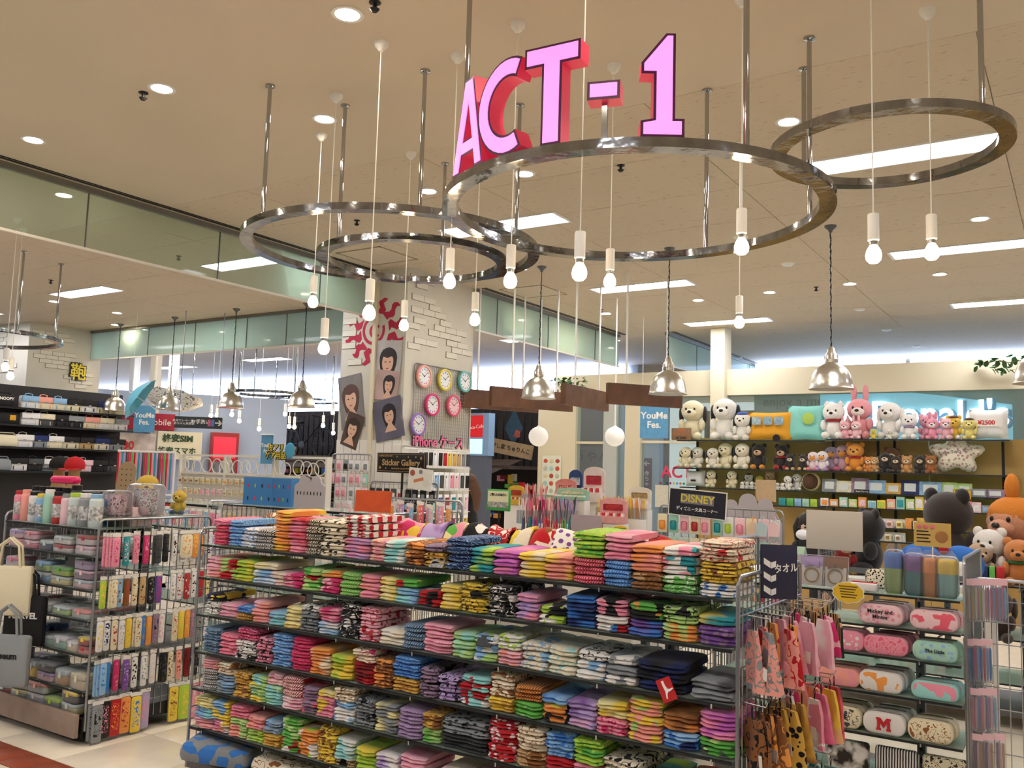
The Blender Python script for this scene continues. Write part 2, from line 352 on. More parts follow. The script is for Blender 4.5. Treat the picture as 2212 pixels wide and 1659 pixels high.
pane('window_1', 1243, 1303, .05, 2.88); pane('window_2', 1332, 1350, .05, 2.88); w3 = pane('window_3', 1383, 1534, .05, 2.88); w4 = pane('window_4', 1565, 2260, .05, 2.88)
MB().bx((PY(1383, 947, 12.95).x, 12.96, 2.15), (-4.74, 13.02, 2.19)).build('transom', CREAM, w3)
MB().bx((PY(1243, 947, 12.95).x, 12.96, 2.13), (PY(1303, 947, 12.95).x, 13.02, 2.17)).build('transom', CREAM, bw)
# rooms beyond the panes
PURP = P('mauve wall', '#8f7f88', .7); BLUW = P('pale blue wall', '#aebbd8', .7)
struct(MB().bx((-11, 16.2, 0), (-6.9, 16.4, 3.2)).build('wall_mauve', PURP))
struct(MB().bx((-7.6, 15.2, 0), (-6.6, 15.4, 3.2)).build('wall_pale', BLUW))
struct(MB().bx((-6.6, 17.5, 0), (-5.4, 17.7, 3.0)).build('wall_wood', P('wood slat wall', '#7d6a58', .6, var=.3, vscale=5)))
struct(MB().bx((-5.4, 17.0, 0), (5.5, 17.2, 3.44)).build('wall_green', P('sage wall', '#8f998a', .7)))
# far envelope with daylight windows
DAY = P('daylight pane', '#dfeaff', .5, emit=7, ecol='#b8d0ff'); FARW = P('far mall wall', '#b9bec6', .7); FARD = P('far dark wall', '#4a4648', .7)
struct(MB().bx((-32, 16.6, 0), (-7.7, 16.9, 3.9)).build('wall_far', FARW)); struct(MB().bx((-32, -8, 0), (-31.5, 26, 3.9)).build('wall_left', FARW))
struct(MB().bx((6.0, -8, 0), (6.3, 26, 3.9)).build('wall_right', CREAM)); struct(MB().bx((-32, -8.3, 0), (10, -8, 3.9)).build('wall_front', FARW))
n = 0
for i in range(8):
    o = struct(MB().bx((-31+2.9*i, 16.54, 3.05), (-28.2+2.9*i, 16.6, 3.85)).build('window_%d' % (5+n), DAY)); n += 1
for i in range(4):
    o = struct(MB().bx((-31.5, 2+3.5*i, 2.9), (-31.44, 5.4+3.5*i, 3.75)).build('window_%d' % (5+n), DAY)); n += 1
for i in range(4):
    o = struct(MB().bx((-5.4+2.8*i, 17.05, 3.46), (-2.68+2.8*i, 17.12, 3.88)).build('window_%d' % (5+n), DAY)); n += 1
# ================================================================ ceiling lights
LAMP = P('fluorescent diffuser', '#ffffff', .5, emit=FLUO, ecol='#f4f6ff')
fx_frame = MB(); L_, W_ = 1.28, .34
fx_frame.bx((-L_/2, -W_/2, -.012), (L_/2, -W_/2+.02, 0)).bx((-L_/2, W_/2-.02, -.012), (L_/2, W_/2, 0)).bx((-L_/2, -W_/2, -.012), (-L_/2+.03, W_/2, 0)).bx((L_/2-.03, -W_/2, -.012), (L_/2, W_/2, 0))
fx_frame = fx_frame.mesh('frame', WPLAS); fx_tube = MB().bx((-L_/2+.03, -.045, -.009), (L_/2-.03, .045, -.003)).mesh('tube_strip', LAMP)
fx_back = MB().bx((-L_/2+.03, -W_/2+.02, -.003), (L_/2-.03, W_/2-.02, 0)).mesh('reflector', WPLAS)
def fixture(x, y, label, group='fluorescent ceiling lights'):
    t = thing('ceiling_light', label, 'ceiling light', (x, y, ZC), 0, group); obj('frame', fx_frame, t); obj('reflector', fx_back, t)
    for k in (-1, 0, 1): obj('tube_strip', fx_tube, t, (0, k*.098, 0))
FLAB = 'recessed fluorescent light panel added out of view to light the shop'
for x, y, lb in ((-4.42, 9.6, 'behind the bulb hanging in the lettered ring'), (-1.0, 6.4, 'seen through the ring with no letters by the wall'), (-.95, 9.3, 'behind the pair of bulbs by the wall'), (-.75, 12.3, 'nearest the cream beam and ivy'), (-4.45, 6.62, 'seen through the left of the lettered ring'), (-4.32, 12.35, 'beside the top of the cream pillar')): fixture(x, y, 'bright recessed fluorescent light panel ' + lb)
for x, y in ((-1.0, 3.3-6.2), (-4.4, -2.9), (-7.9, -2.9), (2.4, 6.4), (2.4, 9.3), (-4.4, .3), (-.6, .3), (2.6, 2.2)): fixture(x, y, FLAB)  # panels out of view, added to light the shop
for x, y in ((-7.88, 6.58), (-11.35, 6.78), (-15.0, 7.1), (-7.9, .4), (-11.3, .4)): fixture(x, y, 'bright recessed fluorescent light panel in the ceiling beyond the glass screen', 'fluorescent lights beyond the glass screen')
for px_ in ((580, 706), (322, 736), (440, 754), (378, 793), (575, 776), (1155, 732)):
    p = Pz(*px_, ZC); fixture(p.x, p.y, 'distant fluorescent light panel over the mall walkway', 'distant mall ceiling lights')
DLAMP = P('downlight lens', '#ffffff', .5, emit=DOWN, ecol='#fff0d8')
dl_ring = ring(.062, .082, -.006, 0, 20).mesh('trim_ring', WPLAS); dl_lens = MB().lathe([(.0, -.004), (.062, -.004), (.062, -.001)], 20).mesh('lens', DLAMP)
def down(x, y, label='round recessed downlight in the ceiling', group='recessed downlights'):
    t = thing('downlight', label, 'downlight', (x, y, ZC), 0, group); obj('trim_ring', dl_ring, t); obj('lens', dl_lens, t)
for x, y in ((-3.04, 3.07), (-4.65, 3.16), (-6.24, 3.25), (-4.11, 3.99), (-3.52, 5.51), (-4.44, 5.5), (-1.52, 5.46), (-5.24, 8.18), (-4.12, 10.67), (-3.17, 10.56), (-2.22, 10.47), (-1.27, 10.37), (-5.63, 11.05), (-1.45, 3.0), (.15, 3.0), (-2.9, 1.3), (-1.3, 1.3), (-4.5, 1.3), (-6.1, 1.4), (.3, 5.4), (-.7, 8.3), (-12.5, 7.0), (-12.5, 8.0), (-12.5, 6.0)): down(x, y)  # the last three, over the bag shelves, are added to brighten them
for q in ((250, 701), (1057, 661), (1113, 698), (1153, 697), (138, 421), (335, 715), (1330, 735), (1498, 741)):  # the leftmost one stands in for a light's reflection in the glass
    p = Pz(*q, ZC); down(p.x, p.y, 'small distant downlight seen beyond the hanging glass', 'downlights beyond the glass')
# sprinklers and ceiling hatch
spr = MB().lathe([(.0, -.05), (.012, -.05), (.025, -.035), (.01, -.03), (.01, -.008), (.03, -.004), (.03, 0)], 10).mesh('sprinkler', DARK)
for q in ((310, 200), (810, 5), (386, 553), (771, 476), (1341, 357), (1299, 668), (110, 605), (1763, 620)):
    p = Pz(*q, ZC); tag(obj('sprinkler', spr, None, (p.x, p.y, ZC)), 'small dark sprinkler head on the ceiling', 'sprinkler', 'ceiling sprinklers')
det = MB().lathe([(0, -.02), (.05, -.016), (.07, 0)], 16).mesh('detector', WPLAS)
for q in ((1702, 570), (1857, 668), (1915, 712), (1597, 772), (1980, 747), (1600, 512)):
    p = Pz(*q, ZC); tag(obj('smoke_detector', det, None, (p.x, p.y, ZC)), 'low round speaker or detector disc on the ceiling', 'detector', 'ceiling detectors')
def hatch(q, s=.62):
    p = Pz(*q, ZC); m = MB(); h = s/2
    for a, b in (((-h, -h), (h, -h+.02)), ((-h, h-.02), (h, h)), ((-h, -h), (-h+.02, h)), ((h-.02, -h), (h, h))): m.bx((a[0], a[1], -.006), (b[0], b[1], 0))
    t = thing('ceiling_hatch', 'square inspection hatch outlined in the ceiling', 'ceiling hatch', (p.x, p.y, ZC), 0, 'ceiling hatches'); m.build('frame', P('hatch trim', '#a8977a', .6), t); MB().bx((-h+.02, -h+.02, -.003), (h-.02, h-.02, 0)).build('panel', CEIL, t)
hatch((815, 553)); hatch((1152, 630))
# ================================================================ chrome rings
def hoop(label, c, r, z, rods, wdt=.075):
    t = thing('chrome_ring', label, 'ring', (c[0], c[1], z)); ring(r-wdt/2, r+wdt/2, -.02, .02, 96).build('band', RINGM, t)
    for q in rods:
        p = Pz(*q, z); v = Vector((p.x-c[0], p.y-c[1], 0)); v = v.normalized()*r
        MB().tube([(v.x, v.y, .02), (v.x, v.y, ZC-z)], .0125, 10).lathe([(.03, ZC-z), (.03, ZC-z-.012), (.0125, ZC-z-.02)], 12, c=(v.x, v.y, 0)).build('rod', CHROME, t)
    return t
RC1, RR1, RZ1 = (-1.83, 3.87), .90, 2.93
hoop('large chrome ring carrying the pink sign letters', RC1, RR1, RZ1, [(1622, 326), (1521, 543), (1004, 395), (1724, 480)])
hoop('chrome ceiling ring in front of the brick column, largest without letters', (-3.8, 4.36), .93, 3.08, [(552, 470), (1037, 516), (900, 465)])
hoop('small chrome ring overlapping the brick column top', (-3.72, 4.48), .595, 3.02, [(735, 525), (945, 600)])
hoop('chrome ring hanging under the long light by the back right of the ceiling', (-.78, 4.53), .52, 3.28, [(2148, 232), (1764, 375)])
hoop('chrome ring beyond the glass near the bag column', (-10.7, 5.02), .95, 3.0, [(128, 735), (60, 715)])
for (x, y, r, D, lb) in ((480, 868, .75, 18.5, 'thin distant chrome ring hanging left over the sweet shop sign'), (655, 866, .7, 19, 'thin distant chrome ring hanging above the bicycle'), (575, 850, .5, 14, 'thin distant chrome ring, smallest, hanging above the round drinks sign')):
    p = PD(x, y, D); hoop(lb, (p.x, p.y), r, p.z, [(x-20, y), (x+20, y)], .05)
# ================================================================ ACT-1 sign letters
LFACE = P('pink lit letter face', '#f3b4f0', .4, emit=.5, ecol='#ff8cf0'); LSIDE = P('red letter side', '#d23c5a', .45, emit=.12, ecol='#ff3060'); LRIM = P('purple letter rim', '#4e1240', .4)
def inset(poly, d):
    n = len(poly); out = []; A = sum(poly[i][0]*poly[(i+1) % n][1]-poly[(i+1) % n][0]*poly[i][1] for i in range(n)); s = 1 if A > 0 else -1
    for i in range(n):
        p0, p1, p2 = (Vector(poly[(i+k) % n]) for k in (-1, 0, 1)); a = (p1-p0).normalized(); b = (p2-p1).normalized()
        na, nb = Vector((-a.y, a.x))*s, Vector((-b.y, b.x))*s; m = (na+nb); m = m/max(m.length_squared/2, .25); out.append(tuple(p1 + m*d))
    return out
LET = {'A': [[(-.14, 0), (-.04, .42), (.04, .42), (.14, 0), (.068, 0), (0, .30), (-.068, 0)], [(-.085, .075), (-.068, .145), (.068, .145), (.085, .075)]],
       'C': [[(x*.86, z) for x, z in arc(.055, .21, .21, .125, 1.1, 2*PI-1.1, 22)]], 'T': [[(-.125, .42), (.125, .42), (.125, .335), (.045, .335), (.045, 0), (-.045, 0), (-.045, .335), (-.125, .335)]],
       '-': [[(-.065, .16), (.065, .16), (.065, .235), (-.065, .235)]],
       '1': [[(-.085, 0), (.085, 0), (.085, .075), (.048, .075), (.048, .42), (.01, .42), (-.085, .30), (-.085, .255), (-.036, .255), (-.036, .075), (-.085, .065)]]}
for ch, q, nm in (('A', (1051, 374), 'letter_a'), ('C', (1097, 343), 'letter_c'), ('T', (1207, 322), 'letter_t'), ('-', (1310, 313), 'hyphen'), ('1', (1425, 306), 'digit_one')):
    p = Pz(*q, 2.96); v = Vector((p.x-RC1[0], p.y-RC1[1], 0)).normalized(); pos = Vector((RC1[0], RC1[1], RZ1+.0205)) + v*RR1
    t = thing('sign_'+nm, {'A': 'pink lit capital letter A with red sides on the chrome ring', 'C': 'pink lit capital letter C with red sides on the chrome ring', 'T': 'pink lit capital letter T with red sides on the chrome ring', '-': 'pink lit hyphen block on a short post on the chrome ring', '1': 'pink lit numeral one with red sides on the chrome ring'}[ch], 'sign letter', pos, math.atan2(v.y, v.x)+PI/2, 'lit letters of the ring sign')
    if ch == 'A': sxl = 1.0
    b = MB(); f = MB()
    for poly in LET[ch]:
        b.prism(poly, -.03, .05, 0, mside=1); f.prism(inset(poly, .011), -.034, -.02)
    b.build('body', [LRIM, LSIDE], t); f.build('face', LFACE, t)
    if ch == '-': MB().bx((-.011, 0, 0), (.011, .02, .165)).build('post', CHROME, t)
# ================================================================ hanging bulbs
BULBM = P('lit bulb glass', '#fff4e2', .4, emit=BULB, ecol='#ffdca8')
bl_can = MB().lathe([(.0, 0), (.04, 0), (.036, -.02), (.012, -.05), (0, -.052)], 14).mesh('ceiling_cup', WPLAS)
bl_sock = MB().lathe([(0, .15), (.004, .15), (.022, .145), (.024, .14), (.024, .03), (.02, .026), (0, .026)], 16).mesh('socket', WPLAS)
bl_neck = MB().lathe([(.0, .03), (.018, .028), (.018, .012), (.014, .006)], 12).mesh('screw_base', STEEL)
bl_bulb = MB().lathe([(.014, .01), (.02, 0), (.029, -.016), (.0335, -.036), (.030, -.055), (.018, -.068), (0, -.072)], 16).mesh('bulb', BULBM)
def bulb(x, y, z, label, s=1.0, group='bare hanging bulbs'):
    t = thing('hanging_bulb', label, 'light bulb', (x, y, z), 0, group)
    for n_, me in (('socket', bl_sock), ('screw_base', bl_neck), ('bulb', bl_bulb)): obj(n_, me, t)
    MB().tube([(0, 0, .145), (0, 0, ZC-z)], .003, 5).build('cord', WPLAS, t); obj('ceiling_cup', bl_can, t, (0, 0, ZC-z))
BLAB = 'bare round bulb in a white socket hanging under the chrome rings'
BLS = ['bare bulb in a white socket hanging before the red brush emblem', 'bare bulb in a white socket under the right part of the smallest ring', 'bare bulb in a white socket where the two lower rings meet', 'bare bulb in a white socket above the short-haired model poster', 'lowest bare bulb in a white socket, left of the brick column posters', 'bare bulb in a white socket inside the lettered ring, before a light panel', 'smaller bare bulb in a white socket below the ring with no letters by the wall', 'bare bulb in a white socket left of the red brush emblem']
for (top, b), BLAB in zip((((824, 92), (798, 663)), ((989, 118), (969, 595)), ((1119, 50), (1100, 592)), ((888, 330), (872, 693)), ((727, 205), (698, 740)), ((1326, 140), (1314, 595)), ((2004, 20), (2010, 530)), ((695, 290), (677, 642))), BLS):
    p = Pz(*top, ZC); D = math.hypot(p.x, p.y); q = PD(*b, D); bulb(p.x, p.y, q.z, BLAB)
for b, D, BLAB in (((1252, 572), 3.75, 'largest bare bulb in a white socket, hanging below the letter T'), ((1602, 518), 4.1, 'bare bulb in a white socket at the edge of the lettered ring beyond the numeral'), ((1887, 534), 4.0, 'larger bare bulb in a white socket below the ring with no letters by the wall'), ((1026, 680), 5.6, 'bare bulb in a white socket along the brick column edge'), ((1597, 686), 6.0, 'bare bulb in a white socket before the cream pillar top')):
    q = PD(*b, D); bulb(q.x, q.y, q.z, BLAB)
for b, D in (((12, 785), 9.5), ((23, 805), 9.9)): q = PD(*b, D); bulb(q.x, q.y, q.z, 'bare bulb hanging beyond the glass by the bag shelves', group='bulbs beyond the glass')
for b in ((456, 893), (469, 892), (501, 891), (517, 905), (560, 922), (616, 890), (625, 917), (636, 918), (698, 915), (719, 887), (720, 931)):
    q = PD(*b, 16); bulb(q.x, q.y, q.z, 'tiny distant bulb hanging in front of the sweet shop', group='bulbs by the sweet shop')
# ================================================================ metal pendant lamps
ALU = P('brushed aluminium shade', '#d8d5cd', .3, 1.0); ALUIN = P('shade inside', '#e8dfd8', .5)
pd_shade = MB().lathe([(.0, .245), (.03, .245), (.05, .238), (.06, .225), (.10, .205), (.135, .17), (.162, .12), (.176, .06), (.182, .012), (.19, .004), (.19, 0)], 32).mesh('shade', ALU)
pd_in = MB().lathe([(.182, .0015), (.174, .06), (.16, .118), (.132, .166), (.098, .2), (.0, .235)], 32).mesh('shade_lining', ALUIN)
pd_neck = MB().lathe([(.055, .235), (.057, .262), (.05, .27), (.048, .31), (.036, .325), (.03, .355), (.014, .375), (.0, .378)], 16)
for k in range(6): a = 2*PI*k/6; pd_neck.box((.054*math.cos(a), .054*math.sin(a), .262), (.012, .008, .07), rz=a)
pd_neck = pd_neck.mesh('lamp_socket', ALU); pd_bulb = MB().ell((0, 0, .1), (.045, .045, .055), 14, 9).mesh('bulb', BULBM)
pd_can = MB().lathe([(.0, 0), (.055, 0), (.05, -.015), (.02, -.04), (.014, -.06), (0, -.062)], 14).mesh('ceiling_cup', GREYM)
def chain(z0, z1, rr):
    m = MB(); n = max(4, int((z1-z0)/.1)); pts = []
    for i in range(n*3+1): z = z0+(z1-z0)*i/(n*3); pts.append((.006*math.sin(i*2.1), .006*math.cos(i*2.1), z))
    m.tube(pts, .0045, 5); k = 0
    z = z0+.02
    while z < z1-.02: m.box((0, 0, z), (.012, .004, .026), rz=k*PI/2); z += .032; k += 1
    return m.build('chain', DARK, rr)
def pendant(x, y, z, label, group='aluminium dome pendants'):
    t = thing('pendant_lamp', label, 'pendant lamp', (x, y, z), 0, group)
    for n_, me in (('shade', pd_shade), ('shade_lining', pd_in), ('lamp_socket', pd_neck), ('bulb', pd_bulb)): obj(n_, me, t)
    chain(.375, ZC-z-.05, t); obj('ceiling_cup', pd_can, t, (0, 0, ZC-z))
for x, y, lb in ((-13.5, 8.72, 'in front of the bag shelves'), (-11.97, 8.65, 'in front of the white net umbrella'), (-10.42, 8.56, 'before the direction sign'), (-9.1, 8.68, 'next to the brick column, before the bicycle')): pendant(x, y, 2.44, 'aluminium dome pendant lamp beyond the glass, ' + lb, 'dome pendants by the bag shelves')
for x, y, lb in ((-4.98, 8.2, 'before the stepped timber beams'), (-3.42, 8.07, 'beside the festival banner and plush puppies'), (-1.85, 7.97, 'before the cream beam, above the aqua cushion'), (-.28, 7.9, 'beside the ivy on the cream beam')): pendant(x, y, 2.44, 'aluminium dome pendant lamp on a dark chain ' + lb, 'dome pendants over the plush corner')
# white ribbed globe lamps
gl = MB(); prof = []
for i in range(25): a = -PI/2+PI*i/24; rr = .125*math.cos(a)*(1+.02*(1 if i % 2 else -1)); prof.append((max(rr, .0), .125*math.sin(a)))
gl.lathe(prof, 28); gl = gl.mesh('globe', P('white globe glass', '#e9e6e0', .4, emit=.22, ecol='#fff6ea'))
for b, nm in (((1163, 943), 'white ribbed globe lamp hanging before the cream poster panel'), ((1328, 943), 'white ribbed globe lamp hanging before the grey post')):
    q = PD(*b, 11.3); t = thing('globe_lamp', nm, 'globe lamp', (q.x, q.y, q.z)); obj('globe', gl, t); MB().tube([(0, 0, .12), (0, 0, ZC-q.z)], .008, 6).build('stem', WPLAS, t); MB().lathe([(0, .14), (.015, .14), (.03, .12), (0, .118)], 12).build('cap', WPLAS, t)
# ================================================================ stepped wooden beams on white rods
WOOD = P('brown stained timber', '#6b4429', .55, var=.45, vscale=7, bump=.1)
for k, (s, e, ztop) in enumerate((((985, 840), (1162, 892), 2.62), ((1060, 835.5), (1234, 890), 2.62), ((1217, 829.5), (1310, 889), 2.62), ((1312, 828.6), (1471, 882), 2.62))):
    b = Pz(*e, 2.40); a = Pz(*s, 2.62); x = (a.x+b.x)/2 if k != 3 else b.x-.3
    d = math.atan2(b.y-a.y, b.x-a.x); L = math.hypot(b.x-a.x, b.y-a.y); t = thing('timber_beam', ['brown timber beam board starting at the brick column', 'brown timber beam board second from the brick column, stepped', 'brown timber beam board third from the brick column, stepped', 'long brown timber beam board reaching toward the plush shelves'][k], 'beam', (a.x, a.y, 2.40), d)
    MB().bx((0, -.03, 0), (L, .03, .23)).build('board', WOOD, t)
    for u in (.25, .8): MB().tube([(L*u, 0, .22), (L*u, 0, ZC-2.4)], .012, 8).build('rod', WPLAS, t)
# ================================================================ shop racks
def wire_panel(w, h, parent, M, name='wire_panel', sx=.05, sz=.10, r=.0022, frame=True):
    """grid in local xz plane, width w height h, origin bottom left"""
    m = MB(); x = sx
    while x < w-.01: m.box((x, 0, h/2), (r*2, r*2, h), 0, M); x += sx
    z = sz
    while z < h-.01: m.box((w/2, .004, z), (w, r*2, r*2), 0, M); z += sz
    if frame: m.tube([(0, 0, 0), (0, 0, h-.03), (.012, 0, h-.008), (.03, 0, h), (w-.03, 0, h), (w-.012, 0, h-.008), (w, 0, h-.03), (w, 0, 0)], .008, 8, 0, M=M)
    return m.build(name, STEEL, parent)
def rack(name, label, x0, x1, y0, y1, h, zs, base=.12, depth=None, both=True, uprights=None, endL=True, endR=True, castors=True, board=None):
    """double-sided gondola along X; origin at its floor centre; shelves of glass on the -Y side"""
    cx, cy = (x0+x1)/2, (y0+y1)/2; t = thing(name, label, 'display rack', (cx, cy, 0)); d = depth or (y1-y0)/2-.03; L = x1-x0
    for z in zs:
        s = MB().bx((x0+.02-cx, y0-cy, z-.009), (x1-.02-cx, y0+d-cy, z)).build('shelf', GLASSH, t)
        MB().bx((x0+.02-cx, y0-.012-cy, z-.012), (x1-.02-cx, y0-cy, z-.003)).build('shelf_edge', DARK, s)
        c = MB(); u = x0+.12
        while u < x1: c.box((u-cx, y0-.013-cy, z-.012), (.006, .004, .016)); u += .45
        stuff(c.build('clips', CHROME, s))
        if both: MB().bx((x0+.02-cx, y1-d-cy, z-.009), (x1-.02-cx, y1-cy, z)).build('shelf', GLASSH, t)
    for u in (uprights or [x0+.35, (x0+x1)/2, x1-.35]):
        m = MB(); m.bx((u-.02-cx, -.025, base), (u+.02-cx, .025, h-.06)); z = base+.06
        up = m.build('upright', GREYM, t); q = MB()
        while z < h-.12: q.box((u-cx, -.026, z), (.012, .003, .03)); z += .06
        stuff(q.build('slot_row', BLACK, up))
        for z in zs:
            MB().prism([(0, z-.012), (d*.9, z-.012), (d*.9, z-.02), (0, z-.05)], -.004, .004, 0, Matrix.Translation((u-cx, 0, 0)) @ Matrix.Rotation(-PI/2, 4, 'Z')).build('bracket', DARK, up)
    for on, x in ((endL, x0), (endR, x1)):
        if on: wire_panel(y1-y0, h-.08, t, Matrix.Translation((x-cx, y0-cy, .08)) @ Matrix.Rotation(PI/2, 4, 'Z'))
    if board:
        MB().bx((x0-.03-cx, y0-.02-cy, .07), (x1-cx+.0, y1-cy, .15)).build('base_box', DARK, t)
        MB().rbox(((x0+x1)/2-cx-.02, y0-.05-cy, .115), (L+.04, .03, .13), .004, 1).build('plinth_board', board, t)
    else: MB().bx((x0-cx, y0-cy, .08), (x1-cx, y1-cy, .12)).build('base_shelf', GREYM, t)
    if not castors:
        for x in (x0+.04, x1-.04):
            for y in (y0+.04, y1-.04): MB().lathe([(.022, 0), (.022, .012), (.01, .02), (.01, .08)], 10, c=(x-cx, y-cy, 0)).build('foot', DARK, t)
    if castors:
        cm = MB().lathe([(0, -.014), (.034, -.014), (.038, -.01), (.038, .01), (.034, .014), (0, .014)], 16).mesh('castor', BLACK); ch = MB().lathe([(0, -.016), (.014, -.016), (.014, .016), (0, .016)], 10).mesh('hub', STEEL)
        for x in (x0+.06, x1-.05):
            for y in (y0+.05, y1-.05):
                o = obj('castor', cm, t, (x-cx, y-cy, .039), (0, PI/2, 0)); obj('hub', ch, o)
                MB().bx((-.045, -.02, -.014), (-.03, .02, .014)).build('fork', STEEL, o)
    return t
TX0, TX1, TY0, TY1 = -3.95, -1.04, 3.10, 3.90
TZ = [1.22, 1.05, .86, .672, .485, .29]
rack('towel_rack', 'long steel and glass rack full of folded towels', TX0, TX1, TY0, TY1, 1.30, TZ, uprights=[-3.55, -3.0, -2.1, -1.45], both=False, depth=.40, castors=False)
# ---------------------------------------------------------------- folded towels
TOWM = {}
def towel_mesh(wd, v, th=.034, dp=.26):
    key = (round(wd, 2), v, round(th, 3), round(dp, 2))
    if key in TOWM: return TOWM[key]
    rr = random.Random(hash(key) % 9999); wd = key[0]; m = MB(); nx = 9; ph = [rr.uniform(0, 6) for _ in range(6)]; vs = []
    # cross-section: rounded front fold with a crease
    sec = [(dp, 0.04), (dp*.6, .0), (.05, .0), (.02, .03), (.006, .13), (.0, .3), (.014, .47), (.016, .52), (.002, .68), (.008, .86), (.026, .97), (.06, 1.0), (dp*.6, .98), (dp, .9)]
    k = len(sec)
    for i in range(nx):
        u = i/(nx-1)*2-1; e = abs(u); sh = 1-.10*max(0, e-.7)/.3 ; sink = (.16*max(0, e-.72)/.28)
        fr = .006*math.sin(3*u+ph[0]) + .004*math.sin(7*u+ph[1]); bz = .08*math.sin(2.5*u+ph[2])
        for j, (y, z) in enumerate(sec):
            zz = .5+(z-.5)*(sh-sink*.6) + bz*(z > .5)*.6 - sink*.2*(z > .5)
            vs.append((u*wd/2 + .004*math.sin(j*1.3+ph[3])*(e > .95), y + fr*(1-y/dp) + (.012*max(0, e-.8)/.2 if y < .06 else 0), zz*th))
    fs = []
    for i in range(nx-1):
        for j in range(k): fs.append((i*k+j, i*k+(j+1) % k, (i+1)*k+(j+1) % k, (i+1)*k+j))
    fs.append(tuple(range(k))); fs.append(tuple((nx-1)*k+j for j in range(k))[::-1])
    fs = [tuple(f[::-1]) for f in fs]
    m.add(vs, fs); TOWM[key] = m.mesh('towel', TDEF, 55); return TOWM[key]
TDEF = P('towel cotton', '#e0d8d0', .9)
CN = {'pk': ('#ee98b0', 'pink'), 'mg': ('#d23472', 'magenta'), 'rd': ('#c01c26', 'red'), 'dr': ('#7d0f1c', 'dark red'), 'bl': ('#3d7fd0', 'blue'), 'lb': ('#8fbbe2', 'light blue'), 'nv': ('#1c2c66', 'navy'), 'tq': ('#2a9ca8', 'teal'), 'aq': ('#9fdcdc', 'aqua'), 'gn': ('#66b850', 'green'), 'lg': ('#b9d98a', 'pale green'), 'lm': ('#b4d44a', 'lime'), 'yl': ('#f0d24e', 'yellow'), 'cy': ('#efe4a8', 'pale yellow'), 'og': ('#f0a050', 'orange'), 'sl': ('#f2a598', 'salmon'), 'cr': ('#efe3cb', 'cream'), 'wh': ('#f0ede8', 'white'), 'gy': ('#8f9498', 'grey'), 'dg': ('#4a4d50', 'dark grey'), 'bk': ('#17171a', 'black'), 'br': ('#8f5a30', 'brown'), 'tn': ('#c9a878', 'tan'), 'gd': ('#dcb050', 'gold'), 'lv': ('#bda4d6', 'lavender'), 'pu': ('#7d4fa0', 'purple'), 'or': ('#cc6cc4', 'orchid'), 'mv': ('#9a7f9a', 'mauve'), 'lp': ('#f3bccb', 'pale pink'), 'lr': ('#e86478', 'rose')}
KN = {'s': 'swirl', 'z': 'striped', 'd': 'dotted', 'p': 'patchwork', 'l': 'outlined', 't': 'soft', 'c': 'checked'}
def tow_mat(code):
    k = code[0]; cs = code[1:].split('/'); cs = cs + [cs[-1]]*(3-len(cs))
    sc = {'s': 24, 'z': 60, 'd': 34, 'p': 26, 'l': 26, 't': 22, 'c': 18}[k]
    return pattern('towel '+code, k, *[CN[c][0] for c in cs[:3]], scale=sc)
def tow_desc(code):
    k = code[0]; cs = code[1:].split('/'); d = CN[cs[0]][1]; 
    if len(cs) > 1 and cs[1] != cs[0]: d += ' and ' + CN[cs[1]][1]
    return d + ' ' + KN[k]
